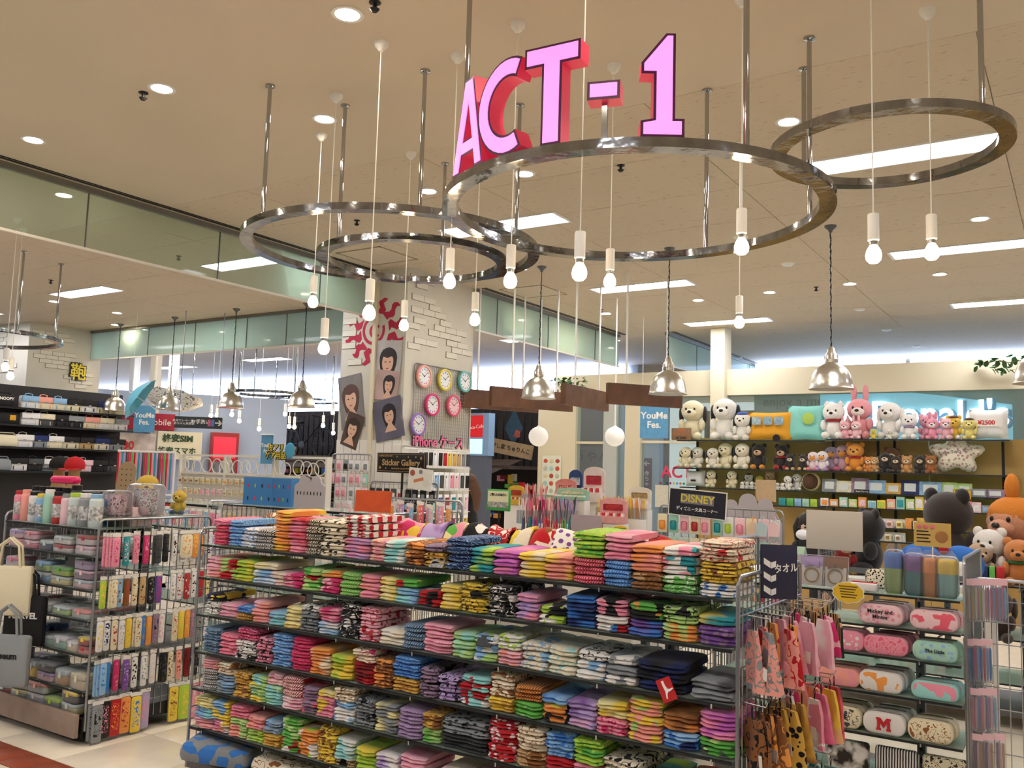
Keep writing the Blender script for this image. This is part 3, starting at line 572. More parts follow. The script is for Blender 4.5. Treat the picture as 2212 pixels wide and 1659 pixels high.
# per shelf: (photo x of the stack's left and right front edge, pattern:layers ... from the top down)
SH = [
 # top shelf
 "459-487 smg/pk:1 smg/lr:3|489-517 sbl/lb:4|518-551 sbl/wh:3|551-589 zbk/wh:3|589-620 tog/yl:6|620-656 trd/pk:2 tpk/lr:3|657-688 zbk/cr:5|688-739 dcr/bk:5|739-795 cwh/rd:3 tlv/pk:3|796-827 tpk/cy:3|827-870 taq/wh:3|870-912 lbr/og:3|913-961 lmv/bk:1 lgd/bk:2|961-1011 slb/nv:4|1012-1062 ttq/lm:3|1063-1116 tor/pk:3|1117-1174 tyl/cr:3|1174-1233 tsl/yl:3|1234-1300 llm/gn:3 zrd/pk:3|1301-1359 tpk/lp:3 zlb/bl:3|1360-1429 tog/sl:3 lbr/tn:2|1430-1502 ppk/wh/tq:3 lgn/wh:2|1506-1586 lcr/rd:3 lyl/br:3 dwh/bl:2",
 # second
 "443-474 tsl/lp:3|473-505 plg/rd:3|505-543 tlm/yl:3|544-594 tcr/cy:1 tlb/wh:2|581-610 tlp/cr:2|610-649 pmg/pk/lp:2|650-688 plg/gn/rd:3|689-730 pog/lg/gn:1 pmg/lp:2|732-771 zlg/gn:3|772-815 tpk/sl:3|815-853 tcy/yl:3|852-899 pgn/yl/rd:1 tlb/aq:2|900-947 prd/bk/wh:2|949-990 tyl/cy:3|991-1047 lyl/bk:4|1048-1108 lbk/wh:4|1112-1160 tpk/lv:3|1162-1216 plm/bk/wh:2|1218-1282 tbl/nv:4|1283-1352 ppk/bk/lp:2 prd/wh/bl:2|1353-1427 pgn/og/bk:2 tbl/pu:2|1428-1503 llg/bk:2 cog/lg:2|1505-1585 ttq/yl:1 dpu/mv:2",
 # third
 "440-470 pnv/yl/bk:1 lwh/bk:2|471-508 tpk/lp:2|509-541 lbl/lb:1 zgd/br:1|542-575 tsl/lp:3|576-612 tlb/aq:2|613-647 tcy/gd:3|646-684 lwh/bk:1 lgy/bk:3|686-730 tpk/mg:2 tlb/wh:2|731-772 lbk/wh:5|773-815 llp/rd:5|817-870 tcr/wh:2|866-909 zlb/dg:3|910-972 zlp/pk:4|974-1020 tlg/aq:3|1021-1070 plb/lg/wh:3|1071-1121 dwh/lm:2 dlp/sl:2|1122-1180 lcr/lb:3|1181-1242 lcr/aq:3|1243-1306 lwh/bk:1 plb/wh:2|1307-1372 pwh/gy:3|1375-1478 tbk/nv:3|1490-1580 tgy/dg:2",
 # fourth
 "437-469 zlb/dg:4|469-507 slr/pk:3|508-550 slp/mg:2 lwh/bk:3|551-584 lpk/bk:4|585-626 sbl/lb:5|624-667 slr/mg:5|668-710 tog/cr:4|710-758 tyl/lm:3|760-805 lcr/mg:2 tdr/rd:3|806-846 lbr/og:4|846-902 slb/bl:3 lgd/br:2|904-942 lmv/bk:4|943-990 llv/bk:3|990-1052 paq/rd/wh:4|1054-1107 lcr/br:3 lgd/yl:2|1108-1166 zog/br:2 pgn/lg:2|1167-1222 tlb/bl:1 pog/bk/yl:2|1224-1286 tlv/pu:2 tlv/lp:1|1287-1351 tcy/yl:2 lpk/mg:2|1352-1428 psl/yl/lg:5|1429-1506 tbr/og:2 pbl/lb/nv:2|1507-1588 tor/pk:3 pgn/dg/lg:2",
 # fifth
 "432-464 tlp/sl:2 zdg/wh:4|464-502 lcr/br:2 tgy/lb:3|503-537 lgd/br:4|538-572 plg/aq/yl:4|573-605 tlp/cr:2 taq/lg:3|606-648 zwh/rd:3 tlp/wh:2|649-682 pmv/lr/lp:4|682-718 tyl/cy:1 ppk/yl:3|719-762 lcr/br:2 plb/wh:3|763-806 lgy/bk:4|807-854 tgy/cy:4|855-908 zlv/mv:4|909-946 lgd/br:2 tlg/gn:2|950-1050 dgy/bk:2 zbk/dg:2|1051-1110 drd/wh/lp:5|1111-1175 lcr/br:3 ltn/br:2|1176-1235 llb/bl:3 trd/lr:2|1236-1298 llm/gn:3 tpk/mg:2|1299-1380 lcr/bk:3|1385-1450 ttq/lm:2|1455-1515 lbr/rd:2|1518-1586 tlv/pk:2",
 # sixth
 "416-455 tcy/yl:2 tlb/aq:2 tlp/sl:2|456-492 plb/yl:3 ppk/yl/wh:2|493-530 slr/pk:2 plg/sl:3|532-566 tsl/pk:2 tlg/lm:2|567-600 tlb/gy:2 tyl/gd:2|601-645 pgn/lg/wh:3 prd/gn/wh:2|640-682 pog/wh/lm:4|683-722 lyl/br:5|720-762 taq/wh:3 ltn/bk:1|763-806 tlm/yl:3|807-856 tlv/wh:3|857-912 tlp/pk:4|945-1000 tcr/lp:3|1005-1060 tlp/mg:3|1070-1130 tcy/yl:3|1140-1200 taq/wh:3"]
ORD = ['top', 'second', 'third', 'fourth', 'fifth', 'lowest']
TSPEC = []
for si, row in enumerate(SH):
    z0 = TZ[si]; st = row.split('|'); prevd = 'end frame'
    for k, s in enumerate(st):
        xs, *lay = s.split(' '); a, b = [float(v) for v in xs.split('-')]; yy = 1150+40*si
        fx = lambda px: (lambda: None)
        def X_at(px):
            lo, hi = TX0, TX1; y = 1200+si*60
            # the stack's front edge lies on the shelf front at this height
            d = CR*((px-1106)/FPX)+CF
            # iterate for roll: find image y where the ray meets the shelf height
            yi = 1250.
            for _ in range(6):
                r_ = ray(px, yi); t_ = TY0/r_.y; zz = CAMH+r_.z*t_; yi += (zz-(z0+.04))*FPX/4
            return PY(px, yi, TY0).x
        xa, xb = X_at(a), X_at(b); wd = min(max(xb-xa-.004, .07), .30); cx = (xa+xb)/2; z = z0+.001
        nl = sum(int(l.split(':')[1]) for l in lay); th = .036 if nl < 4 else .031
        if nl*th > .155: th = .155/nl
        if si == 0: th = min(.034, .2/nl)
        flat = []
        for l in lay: c, n_ = l.split(':'); flat += [c]*int(n_)
        for li, c in enumerate(reversed(flat)):
            top = li == len(flat)-1
            rot = (R.uniform(0, .008) if not top else R.uniform(.01, .04), 0, R.uniform(-.016, .016))
            TSPEC.append((wd*th/(9.6+cx*cx), wd*(1+R.uniform(-.03, -.005)), R.randint(0, 2), th*.97, .24 if not top else .26, (cx+R.uniform(-.002, .002), TY0-.004+R.uniform(-.006, .008), z), rot, c, '%s folded towel, %s shelf, beside %s' % (tow_desc(c), ORD[si], prevd), '%s towels, %s shelf, stack %d' % (tow_desc(c), ORD[si], k+1)))
            z += th*(1.0 if not top else 1)
        cs_ = flat[-1][1:].split('/'); prevd = CN[cs_[0]][1] + ' ' + KN[flat[-1][0]] + ' stack'
TSPEC.sort(key=lambda q: -q[0])
for (_, wd, v, th, dp, loc, rot, c, lb, g) in TSPEC[:300]:
    tag(obj('folded_towel', towel_mesh(wd, v, th, dp), None, loc, rot, [tow_mat(c)]), lb, 'towel', g)
jm = MB(); jmats = []
for (_, wd, v, th, dp, loc, rot, c, lb, g) in TSPEC[300:]:
    me = towel_mesh(wd, v, th, dp); M = Matrix.Translation(loc) @ Matrix.Rotation(rot[2], 4, 'Z') @ Matrix.Rotation(rot[0], 4, 'X')
    if c not in jmats: jmats.append(c)
    jm.add([q.co for q in me.vertices], [tuple(p.vertices) for p in me.polygons], jmats.index(c), M)
tag(stuff(jm.build('folded_towels', [tow_mat(c) for c in jmats], None, sharp=55)), 'many narrower folded towels filling the stacks of the towel rack', 'towels')
# rear row standing behind the top shelf stacks
def drape_mesh(wd, v):
    rr = random.Random(v); m = MB(); nx, ny = 9, 9; prof = [(0, 0), (.012, .05), (.03, .10), (.055, .145), (.085, .17), (.115, .172), (.14, .155), (.155, .1), (.16, .0)]; vs = []
    for i in range(nx):
        u = i/(nx-1)-.5
        for y, z in prof: vs.append((u*wd*(1-.06*(z/.17)), y+.008*math.sin(6*u+v), z*(1+.07*math.sin(4*u+v*1.7))))
    fs = [(i*ny+j, (i+1)*ny+j, (i+1)*ny+j+1, i*ny+j+1) for i in range(nx-1) for j in range(ny-1)]
    m.add(vs, fs); m.add([(x, y*.9+.008, max(0, z-.012)) for x, y, z in vs], [f[::-1] for f in fs]); n0 = nx*ny
    for i in range(nx-1):
        for j in (0, ny-1): m.f.append((i*ny+j, (i+1)*ny+j, n0+(i+1)*ny+j, n0+i*ny+j)); m.m.append(0)
    for j in range(ny-1):
        for i in (0, nx-1): m.f.append((i*ny+j, i*ny+j+1, n0+i*ny+j+1, n0+i*ny+j)); m.m.append(0)
    return m.mesh('towel', TDEF, 60)
RB = "545-590 lbr/cr|590-625 tog/cr|626-668 lwh/nv|735-765 smg/lr|766-797 ttn/gd|797-850 llv/mg|845-893 pmg/yl/pk|893-945 tlv/pu|945-985 pgn/pk/cy|985-1030 pbk/pk/wh|1030-1080 lrd/wh|1082-1128 pyl/cr|1128-1180 pbr/rd/cr|1180-1250 dwh/pu|1252-1310 lnv/wh|1316-1370 pyl/pk|1370-1440 prd/bk/wh|1446-1515 log/bk|1515-1583 pmg/yl/og"
prevd = 'left end'
for k, s in enumerate(RB.split('|')):
    xs, c = s.split(' '); a, b = [float(v) for v in xs.split('-')]; xa, xb = PY(a, 1150, TY0+.22).x, PY(b, 1150, TY0+.22).x
    hh = 1.0 if k < 17 else .9
    o = obj('draped_towel', drape_mesh(xb-xa-.003, k), None, ((xa+xb)/2, TY0+.235, TZ[0]+.001), (0, 0, R.uniform(-.06, .06)), [tow_mat(c)]); o.scale = (1, 1, hh)
    tag(o, '%s towel propped behind the top stacks, next to %s' % (tow_desc(c), prevd), 'towel', 'towels propped on the top shelf'); prevd = CN[c[1:].split('/')[0]][1] + ' one'
# big grey bath towel lying on the base at the left end
def slab(name, label, cat, c, sz, rot, m, r=.03, group=None):
    o = MB().rbox((0, 0, 0), sz, r, 3).build(name, m, None, c, rot); return tag(o, label, cat, group)
slab('bath_towel', 'grey rolled bath towel with blue print on the rack base', 'towel', (-3.72, 3.14, .20), (.36, .28, .09), (0, .1, .5), tow_mat('pgy/bl/gy'), .04)
slab('bath_towel', 'cream and tan bath towel lying on the rack base', 'towel', (-3.3, 3.22, .182), (.36, .24, .08), (0, .05, .2), tow_mat('lcr/br'), .04)
slab('bath_towel', 'dark grey and yellow bath towel on the rack base', 'towel', (-2.93, 3.24, .182), (.32, .24, .08), (0, -.04, -.1), tow_mat('pdg/yl/gy'), .04)
# red tag with leaping white cat mark, hung from the black towels
p = PY(1440, 1490, TY0-.03); t = thing('price_tag', 'red hang tag with a leaping white cat mark on the black towels', 'tag', (p.x, p.y, p.z)); M45 = Matrix.Rotation(-.45, 4, 'Y')
MB().box((0, 0, 0), (.058, .0015, .082), 0, M45).build('card', P('red card', '#c0141c', .5), t)
cat = [(-.022, .026), (-.014, .03), (-.006, .014), (.004, .004), (.014, .006), (.022, .012), (.025, .008), (.016, -.001), (.007, -.006), (.005, -.018), (.007, -.03), (.002, -.032), (-.001, -.018), (-.004, -.006), (-.013, .008)]
MB().prism(cat, -.003, -.001, 0).build('cat_mark', PRINTW, t)
# acrylic fronts and small price cards on the shelves
for q in ((945, 1215, 'white snowy price card in a plastic sleeve on the second shelf'), (1048, 1385, 'dark printed card lying on the third shelf')):
    p = PY(q[0], q[1], TY0+.0); tag(MB().rbox((0, 0, 0), (.07, .004, .05), .004, 2).build('price_card', P('card print %d' % q[0], '#3a3d44' if q[0] == 1048 else '#c9ccd2', .5, var=.7, vscale=120), None, p, (-.6, 0, .1)), q[2], 'card')
# ---------------------------------------------------------------- hooks with hanging mini towels on the rack's right end
HOOK = STEEL
def hook(parent, p, L, n=1):
    M = MB().tube([p, (p[0]+L*.9, p[1], p[2]-.006), (p[0]+L, p[1], p[2]+.014)], .0024, 5); return M
hk = thing('hook_rail', 'chrome hooks and wire rails on the end of the towel rack', 'hooks', (TX1, (TY0+TY1)/2, .6))
HM = {}
def hang_mesh(wd, hh, v):
    key = (wd, hh, v)
    if key in HM: return HM[key]
    m = MB(); nx, nz = 7, 8; vs = []; rr = random.Random(v*31+int(wd*1000))
    for i in range(nx):
        u = i/(nx-1)-.5
        for j in range(nz):
            t = j/(nz-1); wv = wd*(.62+.38*min(1, t*3)); vs.append((u*wv, .012*math.sin(7*u+v+2*t)*(.3+t)+.018*abs(u)*2*t, -hh*t))
    fs = [(i*nz+j, i*nz+j+1, (i+1)*nz+j+1, (i+1)*nz+j) for i in range(nx-1) for j in range(nz-1)]
    m.add(vs, fs); n0 = nx*nz; m.add([(x, y+.012, z) for x, y, z in vs], [f[::-1] for f in fs])
    for i in range(nx-1):
        for j in (0, nz-1): m.f.append((i*nz+j, (i+1)*nz+j, n0+(i+1)*nz+j, n0+i*nz+j)); m.m.append(0)
    for j in range(nz-1):
        for i in (0, nx-1): m.f.append((i*nz+j, i*nz+j+1, n0+i*nz+j+1, n0+i*nz+j)); m.m.append(0)
    HM[key] = m.mesh('cloth', TDEF, 60); return HM[key]
LOOPM = P('black loop', '#16161a', .7)
loop_me = MB().tube([(0, .006, 0), (-.004, .006, .03), (0, .006, .045), (.004, .006, .03), (0, .006, 0)], .0016, 5).mesh('loop', LOOPM)
tagw = MB().box((0, 0, 0), (.03, .001, .042)).mesh('label_card', PAPER)
tags = P('pink card', '#eda6b4', .6)
# rows: z of hook, list of (y, hook length, colour code, count, hand length)
HR = [(1.165, [(3.16, .10, 'lsl/gy', 2, .21), (3.27, .14, 'lsl/rd', 2, .2), (3.38, .12, 'pog/rd/bk', 2, .19), (3.49, .15, 'tlp/pk', 3, .19), (3.60, .18, 'tlp/wh', 3, .18), (3.70, .17, 'plp/mg', 2, .15), (3.80, .17, 'ztn/bk', 4, .17)]),
      (.865, [(3.15, .09, 'lbr/bk', 3, .2), (3.25, .1, 'lbr/og', 3, .2), (3.36, .12, 'dgd/bk', 3, .2), (3.47, .13, 'tgd/br', 3, .2), (3.58, .15, 'ppk/wh', 2, .18), (3.68, .15, 'tmg/pk', 2, .18), (3.78, .16, 'tyl/sl', 3, .2), (3.85, .16, 'tlr/dr', 3, .2)]),
      (.565, [(3.15, .1, 'plr/wh', 2, .2), (3.25, .11, 'tlp/pk', 3, .2), (3.36, .12, 'tpk/lp', 3, .2), (3.47, .13, 'tbl/lb', 2, .2), (3.58, .15, 'pog/lb/wh', 3, .2), (3.68, .15, 'plb/og', 2, .2), (3.79, .16, 'ttq/wh', 3, .2)]),
      (.30, [(3.2, .1, 'tpk/mg', 3, .18), (3.35, .1, 'tlr/pk', 3, .18), (3.5, .1, 'tmg/rd', 3, .18), (3.66, .1, 'plr/bk', 2, .18)])]
RN = ['upper', 'middle', 'lower', 'bottom']
for ri, (z, items) in enumerate(HR):
    hm = MB(); hm.tube([(.004, TY0-(TY0+TY1)/2, z-.6), (.004, TY1-(TY0+TY1)/2, z-.6)], .004, 6)
    prev = 'frame post'
    for (y, L, c, n_, hh) in items:
        hm.tube([(.004, y-(TY0+TY1)/2, z-.6), (L*.92, y-(TY0+TY1)/2, z-.606), (L, y-(TY0+TY1)/2, z-.586)], .0025, 5)
        for j in range(n_):
            px_ = .03+(L-.045)*j/max(1, n_-1) if n_ > 1 else L*.6
            t = thing('mini_towel', '%s mini towel, %s hook row, beside %s' % (tow_desc(c), RN[ri], prev), 'towel', (TX1+px_, y, z-.008), -.75+R.uniform(-.25, .25), '%s mini towels hanging in the %s hook row' % (tow_desc(c), RN[ri]))
            obj('cloth', hang_mesh(.095, hh, R.randint(0, 3)), t, (0, 0, -.045), (0, 0, 0), [tow_mat(c)]); obj('loop', loop_me, t, (0, 0, -.047))
            if j == n_-1 and R.random() < .6: obj('label_card', tagw, t, (.03, -.022, -.03-hh*.72), (0, R.uniform(-.3, .3), 0), [tags if R.random() < .5 else None])
        prev = CN[c[1:].split('/')[0]][1] + ' ones'
    hm.build('hook_row', HOOK, hk)
# navy towel sign standing on the end
p = PX(1682, 1235, TX1+.06); t = thing('paper_sign', 'navy paper sign with white chalk lettering clipped to the towel rack end', 'sign', (p.x, p.y, p.z), .5)
MB().rbox((0, 0, 0), (.135, .003, .20), .003, 1).build('card', P('navy card', '#2a2a46', .6, var=.15, vscale=20), t)
text('lettering', 'タオル', .036, PRINTW, t, (.027, -.0035, .012), (PI/2, -.12, 0), .0006, sx=.8, bold=.0008); 
for i in range(3): MB().prism([(-.055, .05-.05*i), (-.03, .035-.05*i), (-.03, .012-.05*i), (-.055, .028-.05*i)], -.003, -.001).build('stripe', PRINTW, t); MB().prism([(-.028, .033-.05*i), (-.01, .04-.05*i), (-.01, .018-.05*i), (-.028, .011-.05*i)], -.003, -.001).build('stripe', PRINTW, t)
# ================================================================ left gondola: lunch boxes, bottles, chopstick cases
PLINTH = P('greyed wood plinth', '#a08c7e', .6, var=.25, vscale=9)
GX1, GX0, GY0, GY1 = -4.91, -5.95, 3.13, 3.93
GZ = [1.235, 1.07, .875, .699, .50, .292]
rack('lunch_box_rack', 'wheeled rack of lunch boxes with a wooden plinth board', GX0, GX1, GY0, GY1, 1.29, GZ, board=PLINTH, uprights=[GX0+.1, GX0+.55, GX1-.12], both=False, depth=.38)
LBM = {}
def lb_mesh(w_, d_, h_):
    k = (w_, d_, h_)
    if k not in LBM:
        LBM[k] = (MB().rbox((0, 0, h_*.32), (w_, d_, h_*.64), min(w_, d_)*.22, 4, ch=.008).mesh('body', OBC), MB().rbox((0, 0, h_*.82), (w_*1.03, d_*1.03, h_*.34), min(w_, d_)*.23, 4, ch=.008).mesh('lid', OBC), MB().bx((-.012, -d_/2-.008, h_*.5), (.012, -d_/2+.004, h_*.9)).mesh('clasp', OBC), MB().rbox((0, 0, h_/2+.002), (w_+.01, d_+.01, h_+.003), min(w_, d_)*.22, 3, ch=.008).mesh('plastic_wrap', BAGFILM))
    return LBM[k]
def lunch_box(p, sz, cb, cl, label, rz=0, wrap=True, group='lunch boxes on the wheeled rack'):
    b, l, c, f = lb_mesh(*sz); t = thing('lunch_box', label, 'lunch box', p, rz, group)
    obj('body', b, t, color=cb); obj('lid', l, t, color=cl); obj('clasp', c, t, color=cl)
    if wrap: obj('plastic_wrap', f, t)
HEX = {k: v[0] for k, v in CN.items()}; HEX.update({'ltw': '#e8e6e6', 'lpk': '#f0ccd4', 'clr': '#c9d6d6', 'mint': '#a9d6c4', 'lil': '#b6a6cf', 'blk': '#1a1a1c', 'crm': '#e9dfc0', 'rd2': '#b8373a'})
HN = {'ltw': 'off-white', 'lpk': 'pale pink', 'clr': 'milky clear', 'mint': 'mint', 'lil': 'lilac', 'blk': 'black', 'crm': 'cream', 'rd2': 'brick red'}
cname = lambda k: HN.get(k) or CN[k][1]
# shelf: list of stacks (x centre, size, [(body,lid)...bottom up])
LB = [
 (1, [(-5.83, (.16, .13, .05), [('lpk', 'pk'), ('lpk', 'lv')]), (-5.66, (.15, .13, .05), [('pk', 'lpk'), ('lpk', 'pk')]), (-5.48, (.13, .12, .06), [('nv', 'clr')]), (-5.30, (.19, .13, .045), [('ltw', 'rd2'), ('ltw', 'clr')]), (-5.07, (.17, .13, .055), [('ltw', 'lpk'), ('ltw', 'rd2')])]),
 (2, [(-5.85, (.15, .14, .06), [('lpk', 'ltw'), ('ltw', 'pk')]), (-5.67, (.14, .13, .07), [('ltw', 'lpk')]), (-5.50, (.14, .13, .06), [('lb', 'clr'), ('lg', 'lb')]), (-5.30, (.19, .12, .05), [('cy', 'clr'), ('lm', 'gn')]), (-5.06, (.18, .13, .05), [('lpk', 'clr'), ('mv', 'lpk'), ('lil', 'mv')])]),
 (3, [(-5.82, (.19, .12, .045), [('ltw', 'lpk'), ('ltw', 'pk')]), (-5.62, (.12, .12, .06), [('pk', 'rd2')]), (-5.46, (.15, .12, .06), [('clr', 'ltw')]), (-5.26, (.18, .12, .05), [('lg', 'clr')]), (-5.05, (.19, .14, .05), [('clr', 'sl')])]),
 (4, [(-5.84, (.14, .14, .06), [('lb', 'clr')]), (-5.69, (.11, .11, .07), [('lpk', 'ltw')]), (-5.57, (.10, .10, .09), [('og', 'bl')]), (-5.42, (.16, .13, .06), [('mint', 'clr'), ]), (-5.25, (.13, .13, .07), [('mint', 'ltw')]), (-5.12, (.10, .11, .06), [('crm', 'ltw')]), (-5.0, (.10, .12, .045), [('sl', 'rd2'), ('rd2', 'yl')])]),
 (5, [(-5.81, (.19, .13, .065), [('lv', 'lil'), ('lil', 'lil')]), (-5.64, (.12, .12, .06), [('clr', 'lb')]), (-5.53, (.08, .1, .1), [('yl', 'clr')]), (-5.38, (.17, .12, .05), [('lpk', 'lv'), ('dg', 'gy')]), (-5.2, (.13, .13, .09), [('tn', 'clr')]), (-5.03, (.17, .15, .09), [('crm', 'crm')])])]
SN = ['', 'second', 'third', 'fourth', 'fifth', 'sixth']
for si, stacks in LB:
    prev = 'end'
    for (x, sz, st) in stacks:
        z = GZ[si]
        for (cb, cl) in st:
            lunch_box((x, GY0+.005+sz[1]/2, z+.0005), sz, HEX[cb], HEX[cl], '%s lunch box, %s lid, %s shelf of the wheeled rack' % (cname(cb), cname(cl), SN[si]), R.uniform(-.08, .08)); z += sz[2]+.006
        # a second row behind
        cb, cl = st[0]
        lunch_box((x, GY0+.03+sz[1]*1.55, GZ[si]+.0005), sz, HEX[cb], HEX[cl], '%s lunch box, %s lid, back row of the %s wheeled-rack shelf' % (cname(cb), cname(cl), SN[si]), 0)
z = .155
for (x, sz, st) in [(-5.8, (.17, .13, .06), [('rd2', 'clr'), ('sl', 'rd2')]), (-5.6, (.18, .13, .055), [('clr', 'cy'), ('clr', 'lg')]), (-5.42, (.19, .14, .06), [('clr', 'ltw'), ('clr', 'sl')]), (-5.24, (.17, .13, .06), [('gy', 'lm')]), (-5.06, (.16, .13, .06), [('cy', 'clr'), ('dg', 'yl')])]:
    zz = z
    for cb, cl in st: lunch_box((x, GY0-.02+sz[1]/2, zz+.0005), sz, HEX[cb], HEX[cl], '%s lunch box, %s lid, on the plinth deck' % (cname(cb), cname(cl)), R.uniform(-.15, .15)); zz += sz[2]+.006
# bottles and jars standing on top
def bottle_set(r, h, cap):
    return (MB().lathe([(0, 0), (r*.9, 0), (r, .006), (r, h*.78), (r*.92, h*.84), (r*.7, h*.88)], 16).mesh('body', OBC), MB().lathe([(r*.72, h*.87), (r*.8, h*.875), (r*.8, h*.985), (r*.7, h), (0, h)], 16).mesh('cap', OBC), MB().lathe([(r*1.004, h*.2), (r*1.004, h*.62)], 16).mesh('print_band', P('printed band', '#f0f0f0', .5, var=.8, vscale=60)))
def bottle(p, r, h, cb, cc, label, band=True, group='bottles on top of the wheeled rack', cat='bottle', name='drink_bottle'):
    k = ('B', r, h)
    if k not in LBM: LBM[k] = bottle_set(r, h, 0)
    b, c, q = LBM[k]; t = thing(name, label, cat, p, R.uniform(0, 6), group); obj('body', b, t, color=HEX[cb]); obj('cap', c, t, color=HEX[cc])
    if band: obj('print_band', q, t)
TOPZ = GZ[0]+.0005
for (x, r, h, cb, cc, bd) in ((-5.92, .03, .19, 'pk', 'rd2', 1), (-5.83, .033, .2, 'sl', 'sl', 0), (-5.74, .032, .19, 'ltw', 'blk', 1), (-5.65, .034, .18, 'lb', 'yl', 1), (-5.56, .036, .21, 'mint', 'ltw', 0), (-5.46, .034, .2, 'rd2', 'blk', 1), (-5.37, .032, .19, 'lpk', 'gy', 0), (-5.27, .042, .2, 'clr', 'lm', 1), (-5.16, .042, .2, 'gy', 'ltw', 1), (-5.05, .042, .2, 'clr', 'lb', 1)):
    bottle((x, GY0+.06, TOPZ), r, h, cb, cc, '%s bottle with %s cap in the front row on the wheeled rack' % (cname(cb), cname(cc)), bd)
for (x, r, h, cb, cc) in ((-5.95, .038, .22, 'dg', 'blk'), (-5.86, .038, .22, 'blk', 'blk'), (-5.77, .038, .22, 'blk', 'blk'), (-5.68, .038, .22, 'nv', 'blk'), (-5.59, .038, .22, 'blk', 'blk'), (-5.48, .04, .24, 'blk', 'blk'), (-5.37, .036, .2, 'gd', 'blk'), (-5.27, .036, .2, 'dr', 'blk'), (-5.17, .036, .19, 'bl', 'ltw'), (-5.07, .036, .2, 'dg', 'gy')):
    bottle((x, GY0+.19, TOPZ), r, h, cb, cc, '%s jar-lidded bottle in the back row on the wheeled rack, %s lid' % (cname(cb), cname(cc)), True)
for x, c in ((-5.78, 'lb'), (-5.5, 'bl'), (-5.3, 'tn'), (-5.1, 'lpk')):
    slab('storage_box', '%s flat storage box behind the bottles on the wheeled rack' % cname(c), 'box', (x, GY0+.33, TOPZ+.06), (.24, .14, .12), (0, 0, 0), P('box '+c, HEX[c], .6, var=.3, vscale=30), .006)
slab('glasses_case', 'hot pink rounded case lying across the black bottle lids', 'case', (-5.62, GY0+.19, TOPZ+.27), (.24, .07, .05), (0, 0, .1), P('hot pink plastic', '#e8206a', .3), .024)
# patterned cups in bags on the near corner
for (y, s, c, n_) in ((3.32, 1.0, 'lpk', 'pale pink patterned tumbler in a clear bag on the rack corner'), (3.52, 1.25, 'ltw', 'large white leaf-print tub in a clear bag on the rack corner')):
    t = thing('tumbler', n_, 'tumbler', (-5.04, y, 1.30)); MB().lathe([(0, 0), (.05*s, 0), (.062*s, .13*s), (.066*s, .135*s), (.06*s, .13*s), (.05*s, .01), (0, .01)], 20).build('cup', pattern('cup '+c, 'l', HEX[c], '#5a4a60', '#d8a0b8', 40, .4, 0), t); MB().rbox((0, 0, .081*s), (.15*s, .15*s, .16*s), .04, 3).build('bag', BAGFILM, t)
wp = MB().bx((-5.18, GY0+.1, 1.292), (-4.92, GY1-.05, 1.2995)).build('corner_shelf', GLASSH); tag(wp, 'small glass corner shelf bridging the wheeled rack top', 'shelf')
# chopstick and pen cases hanging on the end panel
CASE = MB().rbox((0, 0, -.105), (.040, .011, .17), .012, 3, ch=.003, M=Matrix.Identity(4))
def case_mesh(w_, h_, r_):
    k = ('C', w_, h_)
    if k not in LBM:
        M = Matrix.Translation((0, 0, -.028-h_/2)) @ Matrix.Rotation(PI/2, 4, 'X')
        LBM[k] = (MB().rbox((0, 0, 0), (w_, h_, .012), r_, 3, M=M, ch=.003).mesh('case', OBC), MB().box((0, .004, -.02-h_/2), (w_*1.15, .001, h_+.04)).mesh('backing_film', BAGFILM), MB().box((0, -.001, -.014), (w_*1.15, .002, .022)).mesh('header_card', PAPER), MB().rbox((0, .0068, 0), (w_*.7, h_*.75, .0015), r_*.6, 2, M=M @ Matrix.Translation((0, 0, .0066)), ch=.0003).mesh('printed_face', OBC))
    return LBM[k]
PRT = {}
def prt(c1, c2, k='d'):
    n = 'pack print %s %s %s' % (k, c1, c2); return pattern(n, k, HEX[c1], HEX[c2], None, 60, .4, 0)
def pack(p, rz, w_, h_, c1, c2, label, group, r_=.012, name='hanging_case', cat='case', k='d'):
    b, f, hd, pf = case_mesh(w_, h_, min(r_, w_*.45)); t = thing(name, label, cat, p, rz, group)
    obj('case', b, t, color=HEX[c1]); obj('backing_film', f, t); obj('header_card', hd, t); obj('printed_face', pf, t, (0, -.0068*0, 0), (0, 0, 0), [prt(c1, c2, k)])
ROWS = [(1.215, .175, 'pk/mg:4 pk/mg tq/lpk pk/mg mg/pk dg/blk:2 blk/dg ltw/blk ltw/blk ltw/gy gy/blk ltw/nv'),
        (.965, .165, 'lm/yl crm/tn:2 lb/br br/rd2 crm/br tn/blk blk/gy pu/mg _ ltw/gy ltw/rd2 rd2/ltw ltw/blk rd/rd2 cy/br'),
        (.725, .175, 'ltw/yl ltw/nv crm/rd2 ltw/gy yl/gd crm/br:2 bl/gy og/gd mv/blk ltw/pk _ crm/rd2 yl/lm og/yl mv/pk gy/blk ltw/gy'),
        (.485, .18, 'lb/bl:3 bl/tq mg/pk pu/lil ltw/blk ltw/gy ltw/lpk blk/dg:2 crm/br sl/br dr/blk blk/dg clr/gy'),
        (.255, .21, 'gy/blk:2 blk/pk rd/og og/rd2 yl/bl lil/pk _ _ yl/br lm/yl:2 pk/lpk pk/mg')]
